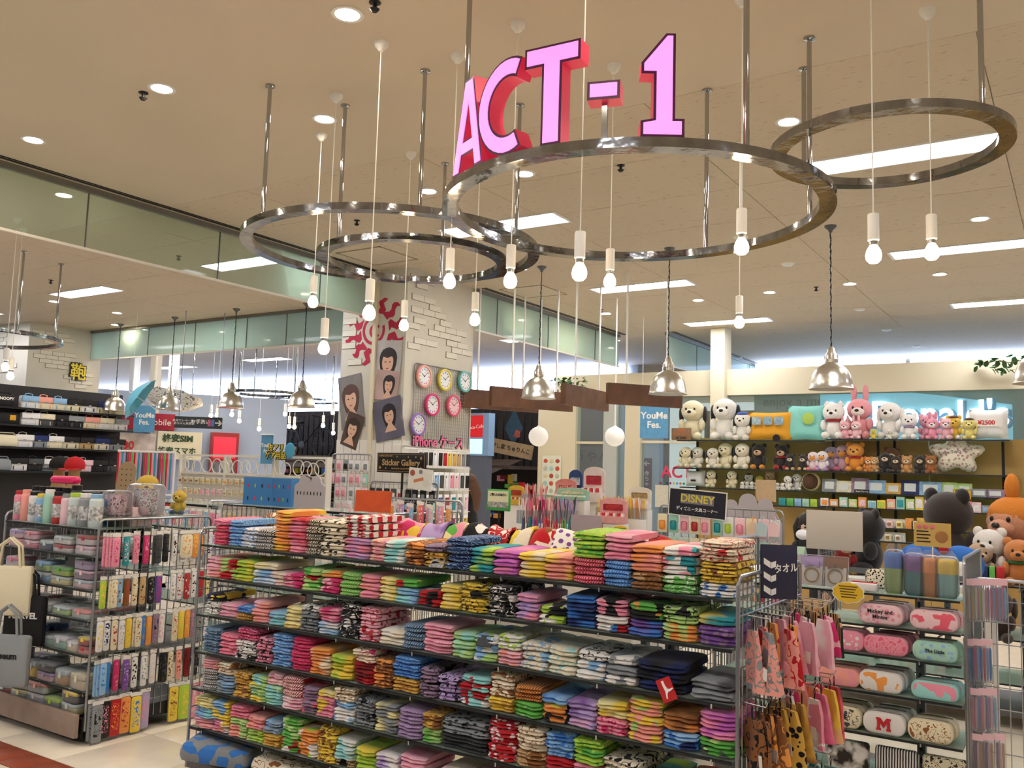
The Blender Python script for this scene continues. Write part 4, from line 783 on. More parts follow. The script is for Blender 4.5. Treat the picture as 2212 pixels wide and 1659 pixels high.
for ri, (z, hh, s) in enumerate(ROWS):
    it = s.split(' '); n = len(it)
    for k, c in enumerate(it):
        if c == '_': continue
        c, cnt = (c.split(':')+['1'])[:2]; c1, c2 = c.split('/'); y = GY0+.035+(.74)*k/(n-1)
        wd = .038 if ri < 4 else .062
        for j in range(int(cnt)):
            pack((GX1+.022+.016*(j)+R.uniform(0, .012), y+.011*j, z+R.uniform(-.006, .006)), PI/2+R.uniform(-.14, .05), wd, hh, c1, c2, '%s %s slim case hanging in the %s row of the rack end' % (cname(c1), 'spotted' if ri % 2 else 'printed', ['top', 'second', 'third', 'fourth', 'lowest'][ri]) + ', %s marks' % cname(c2), 'slim cases on the wheeled rack end, %s row' % ['top', 'second', 'third', 'fourth', 'lowest'][ri], k='ldldl'[ri])
    m = MB(); 
    for k in range(n): y = GY0+.035+.74*k/(n-1); m.tube([(0, y, z), (.055, y, z-.002), (.06, y, z+.012)], .0018, 4)
    tag(stuff(m.build('wire_hooks', STEEL, None, (GX1+.004, 0, 0))), 'thin chrome hooks of the %s row on the rack end panel' % ['top', 'second', 'third', 'fourth', 'lowest'][ri], 'hooks')
for (y, c1, c2, nm) in ((3.72, 'crm', 'og', 'cream cup set in a clear bag with orange stripes'), (3.80, 'og', 'yl', 'orange smiling-face pouch pack on the rack end')):
    pack((GX1+.035, y, 1.21), PI/2-.1, .085, .15, c1, c2, nm, 'wide packs on the wheeled rack end', .02, 'hanging_pouch', 'pouch')
# tote bags hanging beyond the left end
def tote(p, w_, h_, c, label, txt=None, rz=.6):
    t = thing('tote_bag', label, 'bag', p, rz); M = Matrix.Translation((0, 0, -h_/2)) @ Matrix.Rotation(PI/2, 4, 'X')
    MB().rbox((0, 0, 0), (w_, h_, .05), .02, 3, M=M, ch=.018).build('body', P('bag cloth '+c, HEX[c], .9, bump=.2, bscale=200), t)
    for s in (-1, 1): MB().tube([(-w_*.25, s*.02, -.01), (-w_*.2, s*.02, .12), (0, s*.015, .17), (w_*.2, s*.02, .12), (w_*.25, s*.02, -.01)], .008, 6).build('handle', P('bag cloth '+c, HEX[c], .9), t)
    if txt: text('lettering', txt, .05, PRINTW if c == 'blk' else PRINTB, t, (0, -.027, -h_*.4), (PI/2, 0, 0), .0005, bold=.002)
p = PY(20, 1360, 3.0); tote((p.x-.02, 2.98, .98), .3, .3, 'crm', 'cream canvas tote bag hanging left of the lunch box rack')
p = PY(50, 1300, 3.05); tote((p.x+.02, 3.06, .80), .26, .3, 'blk', 'black bag with white block lettering left of the lunch box rack', 'MARVEL', .5)
p = PY(10, 1440, 2.9); tote((p.x, 2.9, .60), .3, .3, 'gy', 'grey tote with dark script beside the lunch box rack', 'Museum', .5)
# ================================================================ pencil case rack on the right
PX0, PX1, PY0, PY1 = -1.72, -.50, 4.75, 5.5
PZ = [1.10, .945, .80, .62, .42]
rack('pencil_case_rack', 'steel and glass rack of rounded pencil cases', PX0, PX1, PY0, PY1, 1.30, PZ+[.2], uprights=[-1.45, -.75], both=False, depth=.36, castors=False)
def pouch_mesh(w_, h_):
    k = ('P', w_, h_)
    if k not in LBM:
        M = Matrix.Translation((0, 0, h_/2)) @ Matrix.Rotation(PI/2, 4, 'X')
        LBM[k] = (MB().rbox((0, 0, 0), (w_, h_, .075), h_*.42, 5, M=M, ch=.012).mesh('body', OBM), MB().rbox((0, 0, .0375), (w_*.9, h_*.84, .002), h_*.36, 5, M=M, ch=.0006).mesh('front_print', OBM), ring(0, 0, 0, 0, 3).mesh('x', OBM), MB().tube([(-w_*.38, -.015, h_+.001), (0, -.015, h_+.004), (w_*.38, -.015, h_+.001)], .0035, 5).mesh('zip', P('zip tape', '#8a7a78', .6)))
    return LBM[k]
def pouch(p, w_, h_, c1, c2, label, txt=None, kind='d', txtm=None, group=None, n=1, ts=.028):
    for j in range(n-1, -1, -1):
        b, f, _, zp = pouch_mesh(w_, h_); t = thing('pencil_case', label if j == 0 else '%s pencil case queued behind the front one' % cname(c1) + ' of its column, %s rack' % 'glass', 'pencil case', (p[0]+.012*j, p[1]+.04+.078*j, p[2]), R.uniform(-.03, .03), None if j == 0 else 'queued pencil cases')
        obj('body', b, t, color=HEX[c1]); obj('zip', zp, t); o = obj('front_print', f, t, (0, 0, 0), (0, 0, 0), [pattern('pouch %s %s %s' % (kind, c1, c2), kind, HEX[c1], HEX[c2], None, 42, .6, 0)])
        if txt == 'M' and j == 0: MB().prism([(-.034, .022), (-.012, .022), (-.012, .032), (-.016, .032), (-.016, .056), (0, .034), (.016, .056), (.016, .032), (.012, .032), (.012, .022), (.034, .022), (.034, .032), (.03, .032), (.03, .072), (.034, .072), (.034, .082), (.014, .082), (0, .062), (-.014, .082), (-.034, .082), (-.034, .072), (-.03, .072), (-.03, .032), (-.034, .032)], -.0425, -.0395).build('lettering', PRINTR, t, sharp=0)
        elif txt and j == 0: text('lettering', txt, ts, txtm or PRINTB, t, (0, -.0425, h_*.52), (PI/2, 0, 0), .0004, bold=.0006)
PCS = [(1, 1902, 1355, .21, .1, 'lpk', 'pk', 'pale pink pencil case lettered with script names, front of its column', 'Mickey and\nMinnie', 'd', 3, .026), (1, 2018, 1366, .215, .095, 'lpk', 'lr', 'pale pink pencil case with rose watercolour patches', None, 'p', 2, 0), (1, 1745, 1350, .2, .09, 'tn', 'br', 'tan clear-film pencil pouch beside the pale pink ones', None, 't', 1, 0),
       (2, 1822, 1415, .2, .1, 'pk', 'ltw', 'pink pencil case with a white dotted front', None, 'd', 2, 0), (2, 1913, 1425, .205, .095, 'pk', 'lr', 'pink pencil case with small rose sketches', None, 'l', 3, 0), (2, 2020, 1440, .2, .095, 'mint', 'lb', 'mint pencil case with pale blue spots and small lettering', 'The Little', 'd', 2, .022),
       (3, 1812, 1490, .2, .09, 'sl', 'pk', 'salmon pink pencil case in matte cloth', None, 't', 3, 0), (3, 1903, 1505, .205, .1, 'ltw', 'og', 'white pencil case with orange and party flag print', None, 'p', 3, 0), (3, 2020, 1525, .21, .085, 'aq', 'pk', 'aqua pencil case with pink figure patches', None, 'p', 2, 0),
       (4, 1815, 1590, .2, .105, 'crm', 'dg', 'cream pencil case printed with dark sketches and LOVE', 'LOVE', 'l', 3, .03), (4, 1910, 1605, .195, .105, 'ltw', 'ltw', 'white pencil case with a large red letter M', 'M', 't', 3, .09), (4, 2010, 1615, .2, .105, 'crm', 'br', 'cream pencil case with brown figure sketches', None, 'l', 2, 0)]
for (s, x, y, w_, h_, c1, c2, lb, tx, kd, n_, ts) in PCS:
    q = PY(x, y, PY0+.01); pouch((q.x, PY0+.0, PZ[s]+.001), w_, h_, c1, c2, lb, tx, kd, PRINTR if tx == 'M' else None, None, n_, ts or .03)
for (x, w_, c, k_, lb) in ((1830, .2, 'ltw', 't', 'white crumpled cloth pouch on the lowest glass shelf'), (1935, .2, 'ltw', 'z', 'ivory and black striped flat pouch on the lowest shelf'), (2040, .2, 'crm', 'l', 'cream flat pouch with sketch print on the lowest shelf')):
    q = PY(x, 1640, PY0+.03); o = MB().rbox((0, 0, .075), (w_, .05, .15), .02, 3).build('flat_pouch', pattern('flat %s %s' % (k_, c), k_, HEX[c], '#3a3530', None, 50, .8, .2), None, (q.x, PY0+.05, .206), (-.12, 0, 0)); tag(o, lb, 'pouch')
# items on its top shelf
for (x, c, lb) in ((1695, 'lr', 'rose bow charm with a gold ring in a clear bag'), (1752, 'lv', 'lavender bow charm with a gold ring in a clear bag'), (1803, 'br', 'brown bow charm with a gold ring in a clear bag')):
    q = PY(x, 1262, PY0+.02); t = thing('charm_pack', lb, 'charm', (q.x, PY0+.03, PZ[0]+.006), 0); M = Matrix.Rotation(-.18, 4, 'X')
    MB().box((0, .004, .075), (.115, .002, .15), 0, M).build('backing_card', P('card '+c, HEX[c], .6), t); MB().box((0, .002, .05), (.105, .003, .1), 0, M).build('front_card', PAPER, t)
    rg = MB(); rg.tube([(.035*math.cos(a*PI/10), -.008, .052+.035*math.sin(a*PI/10)) for a in range(20)], .004, 6, closed=True, M=M); rg.build('gold_ring', P('gold metal', '#d9b96a', .2, 1), t)
    bw_ = MB()
    for s in (-1, 1): bw_.prism([(0, .105), (s*.035, .125), (s*.038, .09)], -.016, -.004, 0, M)
    bw_.ell((0, -.01, .106), (.008, .008, .008), 8, 6, 0, M); bw_.build('bow', P('bow '+c, HEX[c], .5), t); MB().rbox((0, -.004, .078), (.125, .028, .156), .004, 1, M=M).build('bag', BAGFILM, t)
for (x, r_, h_, c1, c2, lb) in ((1932, .042, .20, 'lg', 'bl', 'pale green tumbler with blue lid in a clear bag'), (1976, .045, .19, 'tq', 'pu', 'teal tumbler with purple lid in a clear bag'), (2010, .042, .185, 'og', 'og', 'orange tumbler with orange lid in a clear bag'), (2046, .048, .185, 'aq', 'yl', 'aqua tumbler with yellow lid in a clear bag')):
    q = PY(x, 1290, PY0+.05); t = thing('tumbler', lb, 'tumbler', (q.x, PY0+.06, PZ[0]+.001)); MB().lathe([(0, 0), (r_*.85, 0), (r_, h_*.62), (r_, h_*.64)], 18).build('cup', P('cup glow '+c1, HEX[c1], .25, trans=.35), t); MB().lathe([(r_*1.03, h_*.62), (r_*1.03, h_*.9), (r_*.8, h_), (0, h_)], 18).build('lid', P('lid '+c2, HEX[c2], .3), t)
    MB().rbox((0, 0, h_*.54), (r_*2.15, r_*2.15, h_*1.08), .03, 3).build('bag', BAGFILM, t); MB().prism([(-r_*.9, h_*1.08), (r_*.9, h_*1.08), (r_*.5, h_*1.22), (-r_*.6, h_*1.2)], -.004, .004).build('bag_top', BAGFILM, t)
q = PY(1890, 1235, PY0+.1); o = MB().rbox((0, 0, .05), (.11, .04, .1), .03, 4).build('round_pouch', pattern('dot pouch', 'd', '#efe8d4', '#2c2622', None, 80, .7, 0), None, (q.x, PY0+.14, PZ[0]+.006), (-.2, 0, 0)); tag(o, 'ivory rounded pouch with small dark rows of prints', 'pouch')
q = PY(1865, 1265, PY0+.02); o = MB().rbox((0, 0, .02), (.13, .06, .04), .01, 3).build('vinyl_pouch', P('clear white vinyl', '#e9e6ea', .15), None, (q.x, PY0+.05, PZ[0]+.001)); tag(o, 'white vinyl pouch with a red zip lying by the tumblers', 'pouch'); MB().bx((-.06, -.012, .038), (.06, -.004, .045)).build('zip', PRINTR, o)
q = PY(1720, 1185, PY0+.3); t = thing('milk_carton', 'mint green milk carton shaped box on the rack', 'carton', (q.x, PY0+.3, 1.105)); MB().bx((-.05, -.04, 0), (.05, .04, .13)).build('body', P('mint card', '#a9cdb8', .6, var=.2, vscale=30), t); MB().prism([(-.04, .13), (.04, .13), (.004, .175), (-.004, .175)], -.05, .05, 0, Matrix.Rotation(PI/2, 4, 'Z')).build('gable', P('mint card', '#a9cdb8', .6), t); MB().bx((-.03, -.042, .03), (.03, -.04, .09)).build('window', P('carton print', '#d98f9c', .6, var=.6, vscale=60), t)
# yellow cloud price note
def cloud(p, s, label, rz=0):
    t = thing('price_note', label, 'note', p, rz); n = 40; pts = [(1.25*(1+.09*abs(math.sin(5*2*PI*i/n/1)))*math.cos(2*PI*i/n)*s, .85*(1+.09*abs(math.sin(5*2*PI*i/n)))*math.sin(2*PI*i/n)*s) for i in range(n)]
    MB().prism([(x*1.07, z*1.07) for x, z in pts], 0, .002).build('border', PAPER, t); MB().prism(pts, -.0015, 0).build('card', P('yellow note', '#e3bc32', .6), t)
    for i in range(5): MB().bx((-s*(.8-.05*i), -.0025, s*(.5-.24*i)), (s*(.8-.13*((i*7) % 3)), -.0016, s*(.5-.24*i)+s*.09)).build('writing_line', P('note ink', '#5a4310', .7), t)
q = PY(1832, 1280, PY0-.03); cloud(q, .055, 'yellow cloud shaped note with handwriting hung on the pencil case rack')
q = PD(1340, 1150, 5.9); cloud(q, .05, 'yellow cloud shaped note with handwriting on the pen counter')
# side panel with pen packs
sp = thing('wire_side_panel', 'wire grid panel with pen packs beside the pencil case rack', 'wire panel', (PX1+.02, PY0+.12, 0)); wire_panel(.3, 1.2, sp, Matrix.Identity(4))
PEN = MB()
def penpack(p, cols, label, h_=.17, w_=.012):
    t = thing('pen_pack', label, 'pen pack', p, R.uniform(-.06, .06), 'pen packs on the wire side panel')
    for j, c in enumerate(cols):
        k = ('pen', h_)
        if k not in LBM: LBM[k] = MB().lathe([(0, -h_-.02), (.0045, -h_), (.0055, -h_*.75), (.0055, -.045), (.004, -.032), (0, -.03)], 8).mesh('pen', OBC)
        obj('pen', LBM[k], t, ((j-(len(cols)-1)/2)*.0125, 0, 0), color=HEX[c])
    wd = len(cols)*.0125+.01; MB().rbox((0, 0, -.09), (wd, .016, .2), .003, 1).build('bag', BAGFILM, t); MB().bx((-wd/2, -.009, -.02), (wd/2, -.006, .01)).build('header', P('pink header', '#eec4cf', .6), t)
for r_, (y0, xs, cols) in enumerate(((1255, (2093, 2108, 2123), ('lg', 'ltw', 'sl')), (1255, (2140, 2152, 2164), ('lv', 'pk', 'lb')), (1385, (2092, 2112, 2132), ('lr', 'lb', 'bl')), (1492, (2108, 2126, 2142), ('pk', 'lpk', 'lb')), (1590, (2112, 2135, 2160), ('mv', 'lpk', 'tn')))):
    for x in xs:
        q = PY(x, y0, PY0+.09); penpack((q.x, PY0+.095, q.z), cols, ['white and green striped pen set in a clear pack', 'lavender and pink pen set in a clear pack', 'rose and blue pen set in a clear pack', 'pink pen set in a clear pack', 'mauve and beige pen set in a clear pack'][r_] + ' on the wire side panel')
# ================================================================ column dressing: clocks, posters, phone cases
ck_rim = MB().lathe([(.105, -.02), (.128, -.018), (.132, 0), (.128, .012), (.108, .014), (.104, 0)], 36).mesh('rim', OBC)
ck_face = MB().lathe([(0, .002), (.106, .002), (.106, -.018), (0, -.018)], 30).mesh('dial', P('clock dial', '#e6e8ea', .4))
ck_h = MB().box((.028, 0, .0045), (.062, .006, .002)).box((0, 0, .0045), (.012, .012, .002)).mesh('hour_hand', BLACK); ck_m = MB().box((.04, 0, .0065), (.088, .004, .002)).mesh('minute_hand', BLACK)
ck_n = MB().rbox((0, 0, .003), (.017, .017, .002), .006, 2).mesh('numeral', OBC)
cg = thing('wire_grid', 'white wire grid on the brick column holding the clocks', 'wire grid', (-6.325, 7.72, 1.9)); wire_panel(1.08, .93, cg, Matrix.Rotation(PI/2, 4, 'Z'), sx=.04, sz=.04, r=.0016)
for (y, z, c, nm) in ((7.86, 2.69, '#e9a597', 'salmon'), (8.25, 2.69, '#d9c642', 'yellow'), (8.65, 2.71, '#6fb9b4', 'turquoise'), (8.03, 2.38, '#d8397f', 'hot pink'), (8.44, 2.40, '#e0607c', 'rose pink'), (7.79, 2.14, '#9a78c4', 'violet')):
    t = thing('wall_clock', 'round wall clock with a %s rim on the column grid' % nm, 'clock', (-6.295, y, z)); t.rotation_euler = (PI/2, 0, PI/2)
    obj('rim', ck_rim, t, color=c); obj('dial', ck_face, t, mats=[P('rose dial', '#f0c8d0', .4)] if nm == 'rose pink' else None); obj('hour_hand', ck_h, t, (0, 0, 0), (0, 0, 2.6)); obj('minute_hand', ck_m, t, (0, 0, 0), (0, 0, .75))
    for k in range(12): a = k*PI/6; obj('numeral', ck_n, t, (.082*math.cos(a), .082*math.sin(a), 0), (0, 0, a), color=['#e05a5a', '#e0a03a', '#5aa04a', '#4a8ac0', '#c06ab0'][k % 5])
# posters: flat prints of anonymous portraits
SKIN = P('print skin', '#d9ad92', .6); 
def poster(p, w_, h_, rot, bg, hair, label, faces, plane='y', top=None):
    t = thing('poster', label, 'poster', p, 0); t.rotation_euler = (0, rot, 0) if plane == 'y' else (0, rot, PI/2)
    MB().bx((-w_/2, -.003, -h_/2), (w_/2, 0, h_/2)).build('sheet', P('poster '+bg, bg, .35, var=.35, vscale=4, coat=.3), t)
    for i, (fx, fz, s) in enumerate(faces):
        q = .0031+.0002*i
        def blob(cx, cz, rx, rz_, m, y0, nm, n=22, w1=0.): MB().prism([(cx+rx*math.cos(2*PI*k/n)*(1+w1*math.sin(3*2*PI*k/n)), cz+rz_*math.sin(2*PI*k/n)*(1+w1*math.cos(2*2*PI*k/n))) for k in range(n)], -y0-.0006, -y0).build(nm, m, t)
        hm = P('print hair '+hair, hair, .6)
        blob(fx, fz-.1*s, .5*s, .78*s, hm, q, 'hair', w1=.1); blob(fx-.02*s, fz-.08*s, .33*s, .47*s, SKIN, q+.0008, 'face'); MB().prism([(fx-.36*s, fz+.5*s), (fx+.34*s, fz+.5*s), (fx+.36*s, fz+.05*s), (fx+.2*s, fz+.2*s), (fx-.05*s, fz+.12*s), (fx-.3*s, fz+.18*s), (fx-.38*s, fz-.1*s)], -q-.0016, -q-.0009).build('fringe', hm, t)
        for sx in (-1, 1): blob(fx-.02*s+sx*.13*s, fz-.06*s, .06*s, .024*s, PRINTB, q+.0016, 'eye', 10)
        blob(fx-.02*s, fz-.36*s, .085*s, .03*s, P('print lips', '#a8505a', .6), q+.0016, 'mouth', 10); MB().prism([(fx-.12*s, fz-.5*s), (fx+.1*s, fz-.5*s), (fx+.42*s, fz-.98*s), (fx-.45*s, fz-.98*s)], -q-.0008, -q-.0002).build('shoulders', SKIN if i % 2 == 0 else P('print top', '#26242a', .6), t)
    return t
def pst(x, y, w_, h_, rot, bg, hair, label, faces, off): q = PY(x, y, 7.57); return poster((q.x, 7.57-off, q.z), w_, h_, rot, bg, hair, label, faces)
pst(840, 785, .37, .52, .05, '#cfc8c4', '#241a18', 'poster of a short dark-haired model on the column, uppermost', [(0, .03, .25)], .012)
pst(760, 868, .36, .62, -.16, '#8f8a88', '#5a4038', 'grey poster of a long-haired model resting her chin on both hands', [(.0, .05, .26)], .008)
pst(763, 930, .26, .40, .30, '#5d4a40', '#3a2a24', 'dark brown poster of a model with fringe below the grey one', [(0, .03, .2)], .013)
pst(838, 833, .34, .34, .12, '#c8a8a0', '#2c1f1e', 'pink and white fashion poster of a fringe-haired model', [(.03, .02, .17)], .018)
pst(842, 905, .42, .46, -.20, '#6b6878', '#1d181c', 'grey poster of a dark-haired model in a black dress', [(.02, .05, .2)], .023)
# phone case hooks on the column's right face
for zi, (z, cols) in enumerate(((1.78, ['gy', 'dg', 'blk', 'ltw', 'blk', 'rd', 'yl', 'gd', 'tn', 'gy', 'dg']), (1.53, ['ltw', 'dg', 'ltw', 'lb', 'dg', 'ltw', 'pk', 'lpk', 'dg', 'blk']), (1.28, ['rd2', 'ltw', 'mint', 'bl', 'rd', 'tq', 'gy', 'lpk']), (1.04, ['yl', 'crm', 'blk', 'dr', 'yl', 'rd2', 'ltw', 'gd']))):
    m = MB(); m.tube([(-6.32, 7.4, z+.12), (-6.32, 8.56, z+.12)], .005, 6); m.bx((-6.33, 7.58, z-.125), (-6.1, 8.56, z-.12)); tag(m.build('case_shelf', WPLAS), 'white wire shelf for phone cases on the column, %s level' % ['top', 'second', 'third', 'lowest'][zi], 'shelf')
    n = len(cols)
    for k, c in enumerate(cols):
        y = 7.62+.88*k/(n-1); t = thing('phone_case_box', '%s phone case in a white window box, %s level on the column' % (cname(c), ['top', 'second', 'third', 'lowest'][zi]), 'phone case', (-6.12, y, z-.1195), PI/2, 'phone cases on the column, %s level' % ['top', 'second', 'third', 'lowest'][zi])
        k_ = 'phonebox'
        if k_ not in LBM: LBM[k_] = (MB().rbox((0, 0, .1), (.084, .02, .2), .004, 1).mesh('box', WPLAS), MB().rbox((0, -.011, .095), (.06, .004, .145), .01, 3).mesh('case', OBC), MB().lathe([(.008, 0), (.011, 0), (.011, .002), (.008, .002)], 10).mesh('lens_ring', BLACK))
        obj('box', LBM[k_][0], t); obj('case', LBM[k_][1], t, color=HEX[c]); obj('lens_ring', LBM[k_][2], t, (-.018, -.0132, .148), (PI/2, 0, 0))
PINKT = P('pink foam letters', '#e8709a', .5)
q = PX(926, 955, -6.1); t = thing('foam_sign', 'pink cut-out lettering sign above the phone cases', 'sign', (-6.1, q.y, q.z), PI/2); text('lettering_back', 'iPhone ケース', .155, BLACK, t, (.18, .004, 0), (PI/2, 0, 0), .004, bold=.008); text('lettering', 'iPhone ケース', .155, PINKT, t, (.18, -.006, 0), (PI/2, 0, 0), .004, bold=.002); MB().bx((-.4, .004, -.085), (.76, .012, -.07)).build('strip', WPLAS, t)
# small goods racks at the column foot
def gridrack(label, x0, x1, y, z0, z1, rows, cols, colors, name='hook_rack', m=None, pw=.07, ph=.12, lab='goods', frame=None):
    t = thing(name, label, 'display rack', ((x0+x1)/2, y, 0)); wire_panel(x1-x0, z1-.04, t, Matrix.Translation((-(x1-x0)/2, 0, .04)), sx=.06, sz=.12)
    MB().bx((-(x1-x0)/2, -.15, 0), ((x1-x0)/2, .15, .04)).build('foot', frame or GREYM, t)
    k = ('gp', pw, ph)
    if k not in LBM: LBM[k] = (MB().rbox((0, 0, -ph/2), (pw, .012, ph), .004, 1).mesh('card', OBM), MB().rbox((0, -.008, -ph*.58), (pw*.62, .014, ph*.5), pw*.2, 3).mesh('item', OBC))
    for r in range(rows):
        z = z1-.06-(z1-z0)*r/rows
        for c in range(cols):
            if R.random() < .06: continue
            x = -(x1-x0)/2+(x1-x0)*(c+.5)/cols; k1, k2 = R.choice(colors); nm = '%s carded %s with a %s piece, %s' % (cname(k1), lab, cname(k2), label.split(' of ')[0])
            g = thing('carded_item', nm, 'carded item', ((x0+x1)/2+x, y-.03-R.uniform(0, .03), z-.0035), R.uniform(-.08, .08), 'carded %s on the %s' % (lab, label.split(' of ')[0]))
            obj('card', LBM[k][0], g, color=HEX[k1]); obj('item', LBM[k][1], g, color=HEX[k2])
        hm = MB()
        for c in range(cols): x = -(x1-x0)/2+(x1-x0)*(c+.5)/cols; hm.tube([(x, 0, z), (x, -.07, z), (x, -.075, z+.01)], .002, 4)
        stuff(hm.build('hooks', STEEL, t))
    return t
a, b = PY(715, 1050, 7.3).x, PY(800, 1050, 7.3).x; gridrack('pale hook rack of sponges and cases at the column foot', a, b, 7.3, .9, 1.78, 6, 6, [('ltw', 'gy'), ('lpk', 'pk'), ('gy', 'blk'), ('mint', 'ltw'), ('ltw', 'lpk')])
a, b = PY(800, 1090, 6.9).x, PY(945, 1090, 6.9).x; gridrack('black hook rack of stickers under the gold lettered sign', a, b, 6.9, .9, 1.50, 6, 9, [('blk', 'dg'), ('dg', 'ltw'), ('blk', 'gy'), ('ltw', 'rd2'), ('blk', 'lb')], frame=BLACK)
GOLD = P('gold print', '#caa26a', .45, .2)
q = PY(867, 1000, 6.85); t = thing('sign_board', 'black sign board with gold rounded lettering and stars', 'sign', (q.x, 6.85, q.z), -.05); MB().rbox((0, 0, 0), (.66, .02, .2), .01, 2).build('board', P('black board', '#121114', .35), t)
for a_, b_ in (((-.315, -.085), (.315, -.082)), ((-.315, .082), (.315, .085)), ((-.315, -.085), (-.312, .085)), ((.312, -.085), (.315, .085))): MB().bx((a_[0], -.012, a_[1]), (b_[0], -.0105, b_[1])).build('border_line', GOLD, t)
text('lettering', 'Sticker Gallery', .085, GOLD, t, (0, -.0115, .0), (PI/2, 0, 0), .001, bold=.0018); text('lettering', 'NEW ITEM COLLECTION', .022, GOLD, t, (0, -.0115, -.058), (PI/2, 0, 0), .001); text('lettering', 'KAMIO JAPAN INC.', .022, GOLD, t, (-.2, -.0115, .066), (PI/2, 0, 0), .001)
for (x, z, s) in ((-.28, -.05, .02), (.27, .05, .02), (.27, -.05, .02), (-.2, -.055, .011), (.1, .06, .01), (.2, .06, .01), (-.05, .062, .01), (.17, -.06, .011)): MB().prism([(x+s*(1 if k % 2 == 0 else .42)*math.sin(k*PI/5), z+s*(1 if k % 2 == 0 else .42)*math.cos(k*PI/5)) for k in range(10)], -.0125, -.0105).build('star', GOLD, t)
MB().tube([(.02, .0, -.1), (.02, .0, -.45)], .012, 8).build('stand', DARK, t)
q = PY(908, 1035, 6.75); t = thing('display_card', 'small black card with stickers and badges beside the gold lettered sign', 'card', (q.x, 6.75, q.z), 0); t.rotation_euler = (0, .09, 0); MB().box((0, 0, 0), (.28, .006, .19)).build('card', P('black board', '#121114', .35), t); MB().box((0, -.001, 0), (.295, .005, .205)).build('border', PAPER, t); 
for (x, z, r_, c) in ((-.1, .05, .03, '#b05a4a'), (.08, -.03, .04, '#e8e4dc'), (.0, .07, .022, '#8a8f96')): MB().lathe([(0, 0), (r_, 0), (r_, .003), (0, .004)], 16, M=Matrix.Translation((x, -.003, z)) @ Matrix.Rotation(PI/2, 4, 'X')).build('badge', P('badge '+c, c, .5), t)
text('lettering', 'PLANETARIUM', .026, PRINTW, t, (.04, -.004, .065), (PI/2, 0, 0), .0006); MB().box((-.02, -.004, -.005), (.12, .002, .03), 0, Matrix.Rotation(-.3, 4, 'Y')).build('strip', P('orange strip', '#d98a5a', .5), t)
# ================================================================ second row racks behind the towels (tops show)
rack('goods_rack', 'steel rack behind the towel rack carrying blue display boxes', -5.75, -4.0, 4.7, 5.5, 1.33, [1.325, 1.1, .9, .7, .5, .3], castors=False, both=False, depth=.4)
rack('goods_rack', 'steel rack of pen packs behind the middle of the towel rack', -3.9, -1.95, 4.75, 5.5, 1.22, [1.2, 1.0, .8, .6, .4, .2], castors=False, both=False, depth=.4)
BLUEC = P('blue display card', '#3f7fc0', .5)
for (x0, x1, nm) in ((520, 572, 'blue folding display box with printed figures, left panel'), (572, 626, 'blue folding display box turned away, right panel')):
    a, b = PY(x0, 1085, 4.78), PY(x1, 1092, 4.78); w_ = b.x-a.x; t = thing('display_box', nm, 'display box', ((a.x+b.x)/2, 4.86, 1.3255), .25 if x0 == 520 else -.2)
    MB().bx((-w_/2, -.04, 0), (w_/2, .04, .215)).build('box', BLUEC, t)
    for i in range(4):
        for j in range(2):
            xx, zz = -w_*.34+w_*.23*i, .05+.1*j; MB().rbox((xx, -.041, zz), (.012, .003, .028), .003, 1).build('figure_print', P('figure print %d' % ((i+j) % 3), ['#2a2a3a', '#d83a5a', '#a8c83a'][(i+j) % 3], .5), t)
GREYC = P('grey card', '#b3adb4', .7)
def scallop(p, w_, h_, label, bumps, rz=0):
    t = thing('display_card', label, 'display card', p, rz); pts = [(-w_/2, 0), (w_/2, 0), (w_/2, h_*.62)]
    for (cx, r_, zc) in bumps: pts += [(cx*w_+r_*w_*math.cos(a*PI/8), h_*zc+r_*w_*math.sin(a*PI/8)) for a in range(0, 9)]
    pts += [(-w_/2, h_*.62)]; MB().prism(pts, -.006, .006).build('card', GREYC, t); MB().prism([(-w_*.2, 0), (w_*.2, 0), (0, h_*.5)], .006, .06).build('easel', GREYC, t)
    return t
a = PY(662, 1115, 4.76); t = scallop((a.x, 4.78, 1.326), .3, .27, 'grey scalloped back of a display card beside the blue boxes', [(.2, .17, .72), (-.15, .2, .72)], .05)
for i in range(8): MB().bx((-.12+.033*i, -.008, .1), (-.112+.033*i, -.0062, .125)).build('slit', DARK, t)
a = PY(757, 1092, 4.5); t = thing('paper_card', 'orange see-through paper card standing behind the towels', 'card', (a.x, 4.72, 1.335), .1); MB().box((0, 0, .075), (.31, .002, .15), 0, Matrix.Rotation(-.1, 4, 'X')).build('sheet', P('orange paper', '#e05a24', .6, var=.25, vscale=9), t)
# packs on the middle rack top
PKC = [('pk', 'ltw'), ('lr', 'ltw'), ('lv', 'ltw'), ('sl', 'ltw'), ('clr', 'pk'), ('lb', 'ltw'), ('og', 'ltw')]
for i in range(22):
    x = 805+7.2*i; q = PY(x, 1120, 4.9); c1, c2 = PKC[i % 7]; pack((q.x, 4.88+.06*(i % 3), 1.40+.02*(i % 2)), R.uniform(-.2, .2), .035, .16, c1, c2, '%s slim stationery pack in a clear bag behind the towels' % cname(c1), 'stationery packs behind the towel rack', name='stationery_pack', cat='stationery')
hkm = MB(); q0, q1 = PY(800, 1120, 4.9).x, PY(965, 1120, 4.9).x
hg = thing('wire_rack', 'wire rack holding slim stationery packs behind the towels', 'wire rack', ((q0+q1)/2, 5.08, 1.205)); wire_panel(q1-q0, .22, hg, Matrix.Translation((-(q1-q0)/2, 0, 0)))
